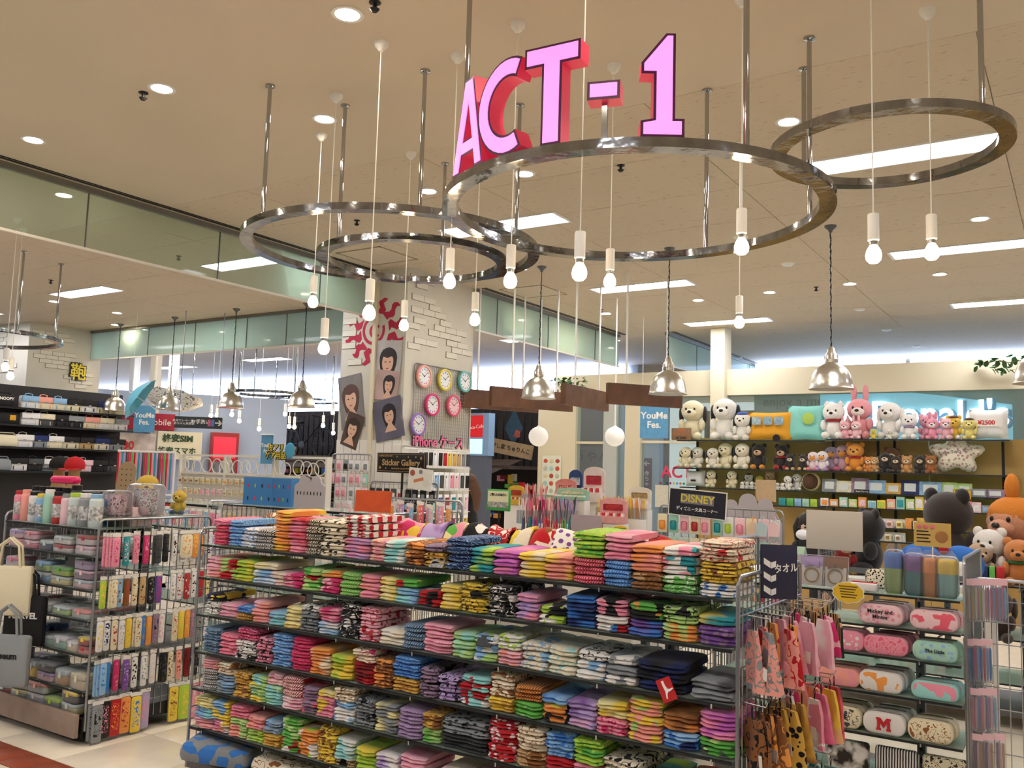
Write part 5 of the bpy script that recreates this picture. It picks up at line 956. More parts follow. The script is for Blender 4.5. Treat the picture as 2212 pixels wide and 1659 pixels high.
# ================================================================ pen counter (third row)
CNT = P('white counter', '#e4e0da', .5)
ct = thing('pen_counter', 'white counter loaded with pens and stationery stands', 'counter', (-3.68, 6.5, 0)); MB().rbox((0, 0, .5), (1.66, .75, 1.0), .01, 1).build('body', CNT, ct); MB().rbox((0, 0, 1.0125), (1.7, .8, .025), .01, 1).build('worktop', CNT, ct)
PENC = ['rd', 'pk', 'mg', 'bl', 'tq', 'gn', 'lm', 'yl', 'og', 'pu', 'lv', 'dg', 'ltw', 'lb', 'br']
def penbox(p, n, w_, h_, cols, label, tilt=.12):
    t = thing('pen_holder', label, 'pen holder', p); MB().bx((-w_/2, -.04, 0), (w_/2, .04, h_*.55)).build('box', ACRY, t); mats = [P('pen '+c, HEX[c], .35) for c in cols]; m = MB()
    for i in range(n):
        x = -w_/2+.008+(w_-.016)*((i*7) % n)/max(1, n-1); y = -.03+.06*R.random(); tx, ty = R.uniform(-tilt, tilt), R.uniform(-tilt, tilt); hh = h_*R.uniform(.9, 1.12)
        m.tube([(x, y, .004), (x+tx*hh, y+ty*hh, hh*.86), (x+tx*hh*1.1, y+ty*hh*1.1, hh)], [.0045, .0045, .003], 6, R.randrange(len(cols)))
    stuff(m.build('pens', mats, t))
k = 0
for (x0, x1, yb, Y, h_, cols, nm) in ((1120, 1165, 1170, 6.2, .19, ['tq', 'dg', 'pu', 'bl', 'gy'], 'teal and grey'), (1165, 1210, 1172, 6.2, .19, ['rd', 'pk', 'mg', 'lr'], 'red and pink'), (1210, 1262, 1175, 6.2, .19, ['gn', 'lm', 'tq', 'dg'], 'green'), (1262, 1300, 1178, 6.2, .2, ['yl', 'tn', 'dg', 'br'], 'tan'), (1120, 1160, 1130, 6.4, .2, ['rd', 'pk', 'ltw', 'lr'], 'red and white'), (1160, 1200, 1130, 6.4, .2, ['mg', 'pk', 'rd', 'blk'], 'magenta'), (1200, 1245, 1130, 6.4, .2, ['lv', 'pk', 'dg', 'lb'], 'lavender'), (1290, 1345, 1120, 6.55, .17, ['og', 'yl', 'ltw', 'gd'], 'orange'), (1345, 1392, 1120, 6.55, .16, ['yl', 'ltw', 'tn', 'og'], 'yellow'), (1130, 1180, 1090, 6.65, .17, ['rd', 'sl', 'ltw'], 'coral')):
    a, b = PY(x0, yb, Y), PY(x1, yb, Y); zb = max(1.026, a.z)
    st = zb-1.0255
    if st > .02: tag(MB().rbox((0, 0, st/2), (abs(b.x-a.x), .09, st), .004, 1).build('riser_block', CNT, None, ((a.x+b.x)/2, Y, 1.0255)), 'white riser block under the %s pens on the pen counter' % nm, 'riser')
    penbox(((a.x+b.x)/2, Y, zb+.0008), 26, abs(b.x-a.x)*.96, h_, cols, 'clear box crowded with %s pens on the pen counter' % nm)
def standcard(p, w_, h_, c, label, rz=0, deco=None, arch=True, txt=None, tm=None, ts=.04):
    t = thing('display_stand', label, 'display stand', p, rz); pts = [(-w_/2, 0), (w_/2, 0), (w_/2, h_*.8)] + ([(w_/2*math.cos(a*PI/10), h_*.8+h_*.2*math.sin(a*PI/10)) for a in range(1, 10)] if arch else [(w_/2, h_), (-w_/2, h_)]) + [(-w_/2, h_*.8)]
    MB().prism(pts, -.008, .008).build('back_card', P('card '+c, c, .6, var=.2, vscale=20), t); MB().bx((-w_/2, -.08, 0), (w_/2, -.008, h_*.28)).build('tray', P('card '+c, c, .6), t)
    if deco: MB().rbox((0, -.009, h_*.62), (w_*.7, .003, h_*.25), .01, 2).build('print', P('print '+deco, deco, .6, var=.5, vscale=40), t)
    if txt: text('lettering', txt, ts, tm or PRINTB, t, (0, -.0115, h_*.66), (PI/2, 0, 0), .0006, bold=.001)
    m = MB(); n = 7
    for i in range(n): m.box((-w_*.42+w_*.84*i/(n-1), -.045, h_*.3), (w_*.08, .03, h_*.2), i % 2)
    stuff(m.build('goods', [P('goods a '+c, '#e8e0da', .5), P('goods b '+(deco or c), deco or c, .5)], t)); return t
for (x, yb, Y, w_, h_, c, d, nm, tx) in ((1222, 1085, 6.7, .2, .2, '#e08a84', '#f0d8c8', 'coral arched stand of pens with small round ears cut out', 'STYLE FIT'), (1243, 1080, 6.8, .13, .26, '#24427a', '#d8e4f0', 'navy arched stand of pens', None), (1283, 1085, 6.75, .2, .3, '#e8d9d6', '#c83048', 'white and red ribbon stand of pens', None), (1115, 1090, 6.7, .16, .17, '#d9b23a', '#b8402a', 'yellow display stand with red print', None), (1237, 1080, 6.55, .3, .1, '#9fc8b4', '#e8e2c0', 'low mint stand of erasers', None), (1382, 1100, 6.75, .2, .18, '#e9e4da', '#b9a070', 'low white stand of cards with handwritten front', None), (1325, 1130, 6.4, .24, .2, '#e8a8a8', '#c8303a', 'pink sloping boat-shaped pen tray', None)):
    a = PY(x, yb, Y); zz = max(1.0265, a.z)
    if zz-1.0255 > .02: tag(MB().rbox((0, 0, (zz-1.026)/2), (w_, .1, zz-1.026), .004, 1).build('riser_block', CNT, None, (a.x, Y-.02, 1.0256)), 'white riser block under the ' + nm, 'riser')
    standcard((a.x, Y, zz+.0006), w_, h_, c, nm + ' on the pen counter', 0, d, True, tx, PRINTR, .03)
a = PY(1265, 1080, 6.1); t = thing('paper_card', 'mauve see-through card standing among the pens', 'card', (a.x, 6.12, 1.0262+.12), 0); MB().box((0, 0, .1), (.27, .002, .16)).build('sheet', P('mauve paper', '#b9a8b4', .6, var=.12, vscale=8), t); MB().bx((-.005, .002, -.12), (.005, .006, .1)).build('prop', WPLAS, t)
a = PY(1077, 1080, 5.9); t = thing('sign_board', 'green framed notice board with black handwriting', 'sign', (a.x, 5.9, a.z), -.1); MB().rbox((0, 0, 0), (.24, .012, .17), .01, 2).build('frame', P('green frame', '#4fae5e', .5), t); MB().box((0, -.007, .015), (.21, .002, .11)).build('sheet', P('cream sheet', '#e9e6c4', .6), t); text('lettering', 'ご購入のお客様へ', .022, PRINTB, t, (0, -.0085, .04), (PI/2, 0, 0), .0005, bold=.001); MB().bx((-.1, -.009, -.06), (.1, -.007, -.015)).build('print', P('print bw', '#d8d8d2', .6, var=.8, vscale=70), t); MB().tube([(0, .01, -.08), (0, .01, -a.z+.0)], .008, 6).lathe([(0, 0), (.12, 0), (.12, .012), (.02, .02), (0, .02)], 14, c=(0, .01, -a.z)).build('stand', DARK, t)
# licensed-stationery wire rack
x0, x1 = PY(1425, 1100, 6.45).x, PY(1692, 1110, 6.45).x
gridrack('tall wire rack of carded stationery with a navy sign', x0, x1, 6.45, .75, 1.42, 4, 11, [('lb', 'bl'), ('mint', 'tq'), ('crm', 'rd2'), ('ltw', 'lm'), ('lpk', 'pk'), ('crm', 'og'), ('aq', 'yl'), ('clr', 'gy')], pw=.075, ph=.14, lab='stationery')
for k, (x, c) in enumerate(((1628, 'og'), (1648, 'mint'), (1675, 'pk'))):
    a = PY(x, 1125, 6.38); t = thing('hanger_pack', '%s hanger-shaped pack on the stationery rack' % cname(c), 'carded item', (a.x, 6.36-.014*k, a.z), 0, None); MB().tube([(0, 0, 0), (0, 0, .02), (.012, 0, .03), (.016, 0, .015)], .004, 6).build('hook', P('hk '+c, HEX[c], .4), t); MB().prism([(-.044, -.03), (0, 0), (.044, -.03), (.036, -.11), (-.036, -.11)], -.004, .004).build('bag', P('pale '+c, ['#e6cbb4', '#b9cfd8', '#e9c8cf'][k], .4), t)
q = PY(1506, 1088, 6.38); t = thing('sign_board', 'navy sign board with yellow block letters on the stationery rack', 'sign', (q.x, 6.38, q.z), 0); t.rotation_euler = (0, .06, 0); MB().box((0, .002, 0), (.455, .006, .205)).build('border', PAPER, t); MB().box((0, 0, 0), (.44, .006, .19)).build('board', P('deep navy board', '#15162a', .5), t); MB().box((.0, -.003, .03), (.26, .002, .075)).build('panel', P('grey violet', '#77748c', .6), t); text('lettering', 'DISNEY', .08, P('yellow print', '#d6c84a', .6), t, (0, -.005, .03), (PI/2, 0, 0), .0006, bold=.002); text('lettering', 'ディズニー文具コーナー', .03, PRINTW, t, (.0, -.004, -.048), (PI/2, 0, 0), .0006, bold=.0006)
q = PY(1590, 1085, 6.9); t = scallop((q.x+.12, 6.9, .9), .5, .62, 'grey scalloped display card behind the stationery rack', [(.22, .12, .86), (-.05, .14, .9), (-.32, .11, .84)]); MB().bx((-.2, .02, -.9), (.2, .2, 0)).build('pedestal', GREYC, t)
q = PY(1676, 1060, 7.2); o = tag(MB().box((0, 0, 0), (.16, .004, .17)).build('kraft_note', P('kraft paper', '#cbb08c', .8, var=.1, vscale=30), None, (q.x, 6.93, q.z)), 'plain kraft paper note clipped above the scalloped card', 'note')
# ================================================================ plush wall
PLB = {}
def pm(n):
    if n in PLB: return PLB[n]
    E_ = lambda c, r, a=14, b=10: MB().ell(c, r, a, b).mesh(n, OBF, 0) if 0 else MB().ell(c, r, a, b).mesh(n, OBF, 80)
    PLB[n] = {'body': lambda: E_((0, 0, .27), (.23, .19, .27)), 'belly': lambda: E_((0, -.06, .26), (.17, .145, .2)), 'head': lambda: E_((0, -.02, .70), (.28, .245, .255)), 'muzzle': lambda: E_((0, -.22, .63), (.15, .12, .105)),
              'arm': lambda: E_((.24, -.10, .36), (.075, .11, .14)), 'leg': lambda: E_((.17, -.2, .095), (.105, .17, .095)), 'foot_pad': lambda: E_((.17, -.345, .10), (.07, .03, .07), 10, 7),
              'ear_round': lambda: E_((.2, .0, .9), (.095, .05, .095), 10, 8), 'ear_flop': lambda: E_((.285, .02, .62), (.06, .10, .2), 10, 8), 'ear_long': lambda: E_((.13, .02, 1.08), (.07, .045, .2), 10, 8), 'ear_point': lambda: MB().lathe([(.09, 0), (.075, .06), (.03, .13), (0, .15)], 10, c=(.17, 0, .86)).mesh(n, OBF, 80),
              'eye': lambda: MB().ell((.1, -.245, .73), (.026, .02, .034), 8, 6).mesh(n, P('toy eye', '#101012', .15), 80), 'nose': lambda: MB().ell((0, -.335, .66), (.05, .03, .037), 10, 7).mesh(n, OBC, 80), 'scarf': lambda: MB().tube([(.19*math.cos(a*PI/8), -.01+.165*math.sin(a*PI/8), .49) for a in range(16)], .038, 8, closed=True).mesh(n, OBF, 80),
              'hat': lambda: MB().lathe([(.2, 0), (.205, .03), (.15, .1), (0, .13)], 14, c=(0, -.01, .86)).mesh(n, OBF, 60), 'tail': lambda: E_((0, .22, .14), (.07, .07, .07), 8, 6)}[n]()
    return PLB[n]
def plush(p, H, c, label, ear='round', ce=None, nose='#181416', mz=None, scarf=None, hat=None, rz=0., group=None, feet=None, small=False):
    t = thing('plush_toy', label, 'plush toy', p, rz, group); t.scale = (H, H, H); ce = ce or c; mz = mz or c
    def part(n, col, mir=False, nm=None): o = obj(nm or n, pm(n), t, color=col); o.scale = (-1 if mir else 1, 1, 1); return o
    part('body', c); part('head', c); part('muzzle', mz); part('nose', nose)
    for m in (False, True):
        if ear: part('ear_'+ear, ce, m, 'ear')
        part('leg', feet or c, m); part('arm', c, m); part('eye', '#101012', m)
    if scarf: part('scarf', scarf)
    if hat: part('hat', hat)
    return t
WY, WD = 11.8, .42
BACKP = P('tan back panel', '#b9975a', .7, var=.1, vscale=2)
ps = thing('plush_shelving', 'wall shelving of plush toys with tan back panels and glass shelves', 'shelving', (-2.75, WY+WD, 0)); 
xL, xM, xR = PY(1462, 950, WY).x, PY(1785, 950, WY).x, PY(2160, 950, WY).x; OX, OY = -2.75, WY+WD
for (a, b) in ((xL+.12, xM), (xM, xM+.55+.6), (xM+1.15, xR+.3)): MB().bx((a-OX+.005, 0, 0), (b-OX-.005, .03, 2.2)).build('back_panel', BACKP, ps)
MB().bx((xR+.3-OX, -.5, 0), (xR+.34-OX, .03, 2.3)).build('side_panel', P('pale wood side', '#d8b778', .6), ps)
def pshelf(a, b, z): s = MB().bx((a-OX, -WD, z-.014), (b-OX, 0, z)).build('shelf', GLASSH, ps); MB().bx((a-OX, -WD-.004, z-.016), (b-OX, -WD, z+.001)).build('shelf_edge', DARK, s)
Z1L, Z1R, Z2, Z3, Z4, Z5, Z6 = 2.155, 2.18, 1.765, 1.50, 1.32, 1.085, .92
for a, b, z in ((xL, xM-.02, Z1L), (xM, xR+.1, Z1R), (xL-.05, xR+.15, Z2), (xL+.05, xM-.02, Z3), (xM, xR+.1, Z3), (xM, xR+.1, Z4), (xL+.05, xM-.02, Z4-.02), (xM-.3, xR, Z5), (xM-.3, xR, Z6)): pshelf(a, b, z)
for x in (xL+.15, xM-.01, xM+.55, xM+.75, xR): MB().bx((x-.015-OX, -.012, .2), (x+.015-OX, 0, 2.2)).build('slot_rail', DARK, ps)
def PL(x, z, H, c, label, dy=.16, **k): q = PY(x, 1000, WY+dy); return plush((q.x, WY+dy, z+.001), H, c, label, **k)
W_, CRM_, DK = '#eeebe2', '#eadfbb', '#1c1a1c'
PL(1496, Z1L, .60, CRM_, 'large cream plush puppy with dark brown floppy ears, price card at its feet', ear='flop', ce='#2b211d', rz=.1, dy=.2)
PL(1566, Z1L, .62, W_, 'large white plush puppy with black floppy ears on the top shelf', ear='flop', ce=DK, rz=.05, dy=.22)
PL(1604, Z1L, .40, W_, 'white plush puppy with a blue hat and black ears', ear='flop', ce=DK, hat='#2450a0', dy=.1)
PL(1802, Z1R, .50, '#f0eeec', 'white plush cub in red dungarees colours with a red scarf', ear='point', scarf='#b0142a', feet='#f0eeec', dy=.15)
PL(1858, Z1R, .56, '#eea0a8', 'large pink plush rabbit at the back of the top shelf', ear='long', mz='#f4e6e2', dy=.27)
PL(1925, Z1R, .50, '#efece8', 'large white plush dog with long drooping ears', ear='flop', dy=.24, rz=-.2)
for x, c, lb in ((1826, '#f0b0bc', 'small pink and white plush rabbit beside the white cub'), (1850, '#f3c3ca', 'small pale pink plush rabbit next to the yellow chick-sized toy'), (2016, '#ee9cb4', 'pink plush rabbit in the middle of the top shelf'), (2046, '#f2b9c4', 'pale pink plush cat leaning by the yellow toys')): PL(x, Z1R, .24 if x < 1900 else .27, c, lb, ear='round' if x == 2046 else 'long', mz='#f6eeee', dy=.08)
PL(1888, Z1R, .13, '#e8d04a', 'tiny yellow plush bear on the top shelf', dy=.05); PL(1922, Z1R, .13, W_, 'tiny white plush seal-like dog on the top shelf', dy=.05, ear='flop')
PL(1966, Z1R, .33, '#f2f0ee', 'white plush kitten with a lilac scarf on the top shelf', ear='point', scarf='#b49ad0', dy=.1)
PL(2004, Z1R, .33, '#f0a8ba', 'pink plush rabbit behind the kitten with the lilac scarf', ear='round', dy=.26)
PL(2062, Z1R, .30, '#e9c03e', 'golden yellow round plush with a white seat', ear='round', feet='#f2f0ea', hat='#5a2e20', dy=.12)
PL(2096, Z1R, .27, '#efe08a', 'pale yellow plush puppy with a brown beret', ear='flop', hat='#5a3a26', dy=.1)
def cushion(p, w_, h_, m, label, rz=0, tilt=-.15, d=.14):
    t = thing('cushion', label, 'cushion', p, rz); mb = MB(); n = 10; vs = []
    for s in (-1, 1):
        for i in range(n+1):
            for j in range(n+1):
                u, v = i/n*2-1, j/n*2-1; b = max(0, (1-u**4)*(1-v**4)); e = 1-.06*(1-abs(u*v)); vs.append((u*w_/2*e, s*d/2*b**.6, h_/2+v*h_/2*e))
    k = (n+1)*(n+1); fs = []
    for i in range(n):
        for j in range(n): a = i*(n+1)+j; fs.append((a, a+n+1, a+n+2, a+1)); fs.append((k+a, k+a+1, k+a+n+2, k+a+n+1))
    mb.add(vs, fs, 0, Matrix.Rotation(tilt, 4, 'X')); mb.build('cover', m, t, sharp=80); return t
q = PY(1660, 950, WY+.1); t = cushion((q.x, WY+.12, Z1L+.014), .60, .38, P('school bus yellow plush', '#e0a12c', .9, bump=.3, bscale=120), 'yellow bus shaped cushion with window panels on the top shelf', .05)
for i in range(3): MB().rbox((-.15+.15*i, -.085, .25), (.12, .01, .11), .01, 2).build('window_print', P('bus window print %d' % i, ['#b9d3e0', '#9cc0d8', '#a8c8dc'][i], .8, var=.5, vscale=30), t)
MB().lathe([(.0, -.02), (.045, -.02), (.05, 0), (.045, .02), (0, .02)], 16, M=Matrix.Translation((.12, -.09, .02)) @ Matrix.Rotation(PI/2, 4, 'X')).build('wheel', P('black plush', DK, .9), t)
q = PY(1738, 950, WY+.12); t = cushion((q.x, WY+.16, Z1L+.014), .50, .47, P('aqua plush', '#86cdc6', .9, bump=.3, bscale=120), 'square aqua plush cushion with a pale green round patch', -.05); MB().lathe([(0, 0), (.075, 0), (.08, .004), (.06, .012), (0, .016)], 18, M=Matrix.Translation((.06, -.07, .28)) @ Matrix.Rotation(PI/2, 4, 'X')).build('patch', P('pale green felt', '#a8c860', .9), t)
q = PY(2135, 948, WY+.15); t = cushion((q.x, WY+.2, Z1R+.014), .42, .36, P('white plush', '#eeecea', .95, bump=.4, bscale=150), 'big white rounded cushion with a price tag at the shelf end', 0, -.1, .2)
text('price', '¥2500', .07, PRINTR, t, (-.01, -.135, .19), (PI/2, 0, 0), .001, bold=.002); MB().bx((-.1, -.13, .15), (.1, -.128, .23)).build('price_tag', PAPER, t)
q = PY(1473, 935, WY-.01); t = thing('price_card', 'brown price card with orange handwriting on the top plush shelf', 'sign', (q.x, WY-.03, Z1L-.005), 0); MB().rbox((0, 0, .085), (.29, .006, .17), .008, 2).build('card', P('brown card', '#8a6b4c', .7, var=.15, vscale=20), t); text('lettering', '特大\nスヌーピー', .055, P('orange ink', '#d8622a', .7), t, (.0, -.004, .11), (PI/2, 0, 0), .0006); text('price', '¥12000', .05, PRINTB, t, (0, -.004, .03), (PI/2, 0, 0), .0006, bold=.0012)
# second shelf
for i, (x, H, c, ce) in enumerate(((1482, .31, CRM_, '#2b211d'), (1507, .31, '#ece6d4', DK), (1540, .30, '#eae4d2', DK), (1568, .375, CRM_, DK), (1604, .37, '#ebe4cf', DK))):
    PL(x, Z2, H, c, ['cream plush puppy with brown ears, first of the puppy row', 'off-white plush puppy with dark ears between two cream ones', 'ivory plush puppy with dark ears, smallest of the puppy row', 'tall cream plush puppy with dark ears in the puppy row', 'tall ivory plush puppy with dark ears beside the black toy'][i], ear='flop', ce=ce, rz=.15*(i % 3-1), dy=.12+.05*(i % 2))
PL(1640, Z2, .36, '#221e1e', 'black plush bear with orange feet and tan muzzle', ear='round', mz='#d9b08c', feet='#dd8c24', dy=.16)
PL(1690, Z2, .355, '#262020', 'black plush bear with red scarf and red feet', ear='round', mz='#d9b08c', scarf='#b81c26', feet='#b81c26', dy=.18)
for x, c, lb in ((1708, '#211d1e', 'small black plush bear with tan feet, nearer the red-footed bear'), (1735, '#2a2526', 'small charcoal plush bear with tan feet, nearer the duck-coloured toys')): PL(x, Z2, .22, c, lb, ear='round', mz='#e6d6c4', feet='#d8b07c', dy=.07)
for x, H, c, lb in ((1757, .26, '#e9d8de', 'small pale plush chick with pink feet'), (1777, .27, '#efe9ee', 'small white plush chick with lilac feet'), (1797, .34, '#b9a6c4', 'grey lilac plush bird at the back of the second shelf'), (1822, .36, '#e4b6c2', 'rose plush bird behind the orange bear')): PL(x, Z2, H, c, lb, ear=None, mz='#e89a3c', nose='#e89a3c', feet='#b890d0' if '#efe9' in c else '#d8708c', dy=.08 if H < .3 else .28)
PL(1848, Z2, .385, '#dd8f2a', 'large orange plush bear with a red scarf', ear='round', scarf='#b01c1e', mz='#e8a848', dy=.14)
for x, H, c, lb, ee in ((1877, .2, '#d98a3a', 'small orange striped-look plush cub', 'round'), (1890, .2, '#c9a070', 'small tan plush cub behind the orange cub', 'round'), (1913, .26, '#1c1a1c', 'black plush dog with long ears and cream muzzle', 'flop'), (1927, .33, '#7a4a2a', 'brown plush squirrel at the back', 'round'), (1936, .22, '#3a2a22', 'dark brown plush chipmunk with cream front', 'round'), (1959, .22, '#c9955a', 'tan plush chipmunk sitting with cream front', 'round'), (1988, .23, '#2e2320', 'dark plush chipmunk next to the star cushion pair', 'round'), (2011, .23, '#a4632c', 'rust brown plush chipmunk beside the star cushion', 'round')): PL(x, Z2, H, c, lb, ear=ee, mz='#e9d6b4', dy=.07 if H < .3 else .27)
q = PY(2066, 1025, WY+.15); t = thing('star_cushion', 'big star shaped cushion with floral print and script', 'cushion', (q.x, WY+.2, Z2+.025), 0); n = 60; pts = []
for k in range(n): a = 2*PI*k/n; rr = .235*(1+.22*math.cos(5*(a-PI/2))); pts.append((rr*math.cos(a)*1.15, .22+rr*math.sin(a)*.92))
mb = MB(); lay = [(0, -.085, .4), (1, -.06, .8), (2, -.02, .97), (3, .02, .97), (4, .06, .8), (5, .085, .4)]; vs = []
for _, y, s in lay: vs += [(x*s, y, .22+(z-.22)*s) for x, z in pts]
fs = [(i*n+j, i*n+(j+1) % n, (i+1)*n+(j+1) % n, (i+1)*n+j) for i in range(5) for j in range(n)] + [tuple(range(n))[::-1], tuple(5*n+j for j in range(n))]
mb.add(vs, fs); mb.build('cover', pattern('floral cloth', 'd', '#ded6c4', '#b9808c', '#9aa890', 26, .9, .2), t, sharp=80); text('lettering', 'Little Twin Stars', .055, P('brown ink', '#5a4a40', .8), t, (0, -.088, .25), (PI/2, -.15, 0), .0005)
# third shelf left
q = PY(1502, 1060, WY+.15); t = cushion((q.x, WY+.15, Z3+.012), .28, .22, P('pale grey satin', '#d2d2d2', .5), 'pale grey rounded cushion with a dark mouth mark on the third shelf', 0, -.1); MB().rbox((0, -.085, .08), (.07, .01, .025), .01, 3).build('mark', P('black plush', DK, .9), t)
for x, lb in ((1537, 'cream plush puppy lying low beside the grey cushion'), (1582, 'cream plush puppy lying low beside the small black and white toys')): PL(x, Z3, .25, CRM_, lb, ear='flop', ce=DK, dy=.12)
for i, x in enumerate((1604, 1614, 1624, 1634, 1645, 1655, 1668, 1680, 1690)): PL(x, Z3, .10, W_, 'tiny black and white plush puppy in the crowded front row of the third shelf', ear='flop', ce=DK, dy=.05+.03*(i % 2), group='tiny plush puppies on the third shelf')
PL(1618, Z3, .22, '#e6e2d8', 'white plush pup in a black cap on the third shelf', ear='flop', ce=DK, hat=DK, dy=.22); PL(1641, Z3, .19, '#d8c03a', 'small yellow plush bird on the third shelf', ear=None, nose='#c08a20', dy=.25); PL(1664, Z3, .24, '#c99a78', 'tan round-headed plush doll on the third shelf', ear='round', dy=.28)
PL(1702, Z3, .2, W_, 'white plush puppy with black ears near the round brown cushion', ear='flop', ce=DK, dy=.08); PL(1722, Z3, .235, '#e8e6e2', 'round white plush puppy lying beside the brown cushion', ear='flop', ce='#c8c6c2', dy=.16)
q = PY(1752, 1060, WY+.1); t = thing('round_cushion', 'round cream and brown cushion standing on its edge', 'cushion', (q.x, WY+.12, Z3+.124), .5); MB().ell((0, 0, 0), (.122, .06, .122), 20, 12).build('cover', P('cream satin', '#d9c48e', .5), t, sharp=80); MB().ell((-.014, -.016, 0), (.106, .056, .106), 20, 12).build('brown_side', P('brown plush', '#4f3626', .9), t, sharp=80)
# picture frames, boxes, mugs on the right
FRC = ['lb', 'lpk', 'mv', 'gy', 'gd', 'nv', 'lb', 'lg', 'lg', 'gy', 'gy']
for i, (x, w_, h_, c) in enumerate(((1792, .19, .17, 'gy'), (1823, .19, .15, 'crm'), (1858, .22, .19, 'mv'), (1893, .23, .17, 'lb'), (1930, .19, .14, 'gd'), (1966, .22, .18, 'nv'), (2010, .27, .17, 'lb'), (2050, .17, .17, 'lg'), (2083, .17, .16, 'lg'), (2115, .2, .1, 'gy'), (2150, .2, .1, 'mv'))):
    q = PY(x, 1055, WY+.12); t = thing('photo_frame', '%s photo frame propped on the frame shelf, %s' % (cname(c), ['by the divider', 'with cream mount', 'tall with cat-like outline', 'wide pale one', 'gold mesh look', 'dark print', 'cloud print', 'round green insert', 'pale green insert', 'silver pack', 'silver pack with tool'][i]), 'photo frame', (q.x, WY+.1, Z3+.001)); M = Matrix.Rotation(-.2, 4, 'X')
    MB().rbox((0, 0, h_/2), (w_, .012, h_), .004, 1, M=M).build('frame', P('frame '+c, HEX[c], .5, var=.35, vscale=25), t); MB().box((0, -.007, h_/2), (w_*.6, .002, h_*.55), 0, M).build('mount', P('frame mount', '#cfd4d2', .5), t)
q = PY(1862, 1058, WY-.01); t = thing('shelf_sign', 'small black shelf sign with white lettering under the frames', 'sign', (q.x, WY-.022, Z3+.02)); MB().box((0, 0, 0), (.18, .004, .055)).build('card', BLACK, t); text('lettering', 'フォトフレーム', .022, PRINTW, t, (0, -.003, 0), (PI/2, 0, 0), .0005, bold=.0006)
q = PY(2078, 1060, WY-.01); t = thing('price_card', 'yellow and green round-cornered price card on the frame shelf', 'sign', (q.x, WY-.022, Z3+.0), 0); MB().rbox((0, 0, .03), (.19, .004, .12), .02, 3).build('card', P('price yellow', '#e0b23a', .6), t); MB().rbox((0, -.003, .055), (.14, .002, .045), .01, 2).build('panel', P('price green', '#3f9a4a', .6), t)
BC = [('ltw', 'og'), ('og', 'ltw'), ('mint', 'ltw'), ('lg', 'crm'), ('og', 'lpk'), ('mint', 'lb'), ('yl', 'lm'), ('sl', 'crm'), ('mint', 'tq'), ('lg', 'ltw'), ('yl', 'ltw'), ('lpk', 'ltw'), ('sl', 'lb'), ('lpk', 'ltw'), ('pk', 'lv'), ('pk', 'lpk'), ('lpk', 'ltw'), ('gy', 'lb'), ('lb', 'gy')]
for i, (c1, c2) in enumerate(BC):
    x = 1782+20.5*i; q = PY(x, 1090, WY+.05); h_ = [.1, .09, .12, .1, .13, .09, .1, .12, .15, .13, .18, .13, .14, .14, .14, .13, .12, .09, .08][i]; t = thing('gift_box', '%s gift box with a %s panel in the row under the frames' % (cname(c1), cname(c2)), 'box', (q.x, WY+.05, Z4+.001), R.uniform(-.1, .1), 'small gift boxes under the frames')
    MB().bx((-.048, -.03, 0), (.048, .03, h_)).build('box', P('gift '+c1, HEX[c1], .5, var=.25, vscale=40), t); MB().rbox((0, -.031, h_*.45), (.07, .002, h_*.6), .006, 2).build('panel', P('gift panel '+c2, HEX[c2], .5, var=.35, vscale=60), t)
mug = (MB().lathe([(0, 0), (.036, 0), (.04, .004), (.04, .088), (.036, .09), (.034, .086), (.034, .01), (0, .01)], 18).mesh('cup', OBC), MB().tube([(.038, 0, .075), (.06, 0, .072), (.066, 0, .048), (.058, 0, .024), (.038, 0, .018)], .005, 6).mesh('handle', OBC), MB().bx((-.06, .046, 0), (.075, .05, .11)).mesh('box_back', PAPER))
for (z, xs, cc) in ((Z5, (1884, 1903, 1922, 1943), ('crm', 'ltw', 'lpk', 'cy')), (Z6, (1893, 1918, 1940), ('ltw', 'crm', 'ltw'))):
    for x, c in zip(xs, cc):
        q = PY(x, 1130, WY+.06); t = thing('mug', '%s mug in an open box on the %s mug shelf' % (cname(c), 'upper' if z == Z5 else 'lower'), 'mug', (q.x, WY+.06, z+.001), 0, 'mugs on the %s mug shelf' % ('upper' if z == Z5 else 'lower'))
        obj('cup', mug[0], t, color=HEX[c]); obj('handle', mug[1], t, color=HEX[c]); obj('box_back', mug[2], t); MB().rbox((0, -.041, .045), (.04, .002, .04), .01, 2).build('print', P('mug print', '#a88a5a', .6, var=.5, vscale=80), t)
for x, c, h_ in ((1965, 'og', .13), (1978, 'crm', .1), (1990, 'gd', .14), (2005, 'ltw', .09), (2028, 'sl', .1)):
    q = PY(x, 1135, WY+.06); tag(MB().rbox((0, 0, h_/2), (.09, .06, h_), .004, 1).build('carton', P('carton '+c, HEX[c], .6, var=.4, vscale=40), None, (q.x, WY+.06, Z5+.001)), '%s patterned carton at the end of the upper mug shelf' % cname(c), 'box')
for i in range(7):
    q = PY(1690+17*i, 1090, WY+.05); c = ['tq', 'gn', 'lb', 'mint', 'lm', 'dg', 'gy'][i]; tag(MB().rbox((0, 0, .05), (.09, .05, .1), .004, 1).build('gift_tin', P('tin '+c, HEX[c], .4, var=.4, vscale=30), None, (q.x, WY+.06, Z4-.019)), '%s tin on the dim shelf below the small plush toys' % cname(c), 'tin')
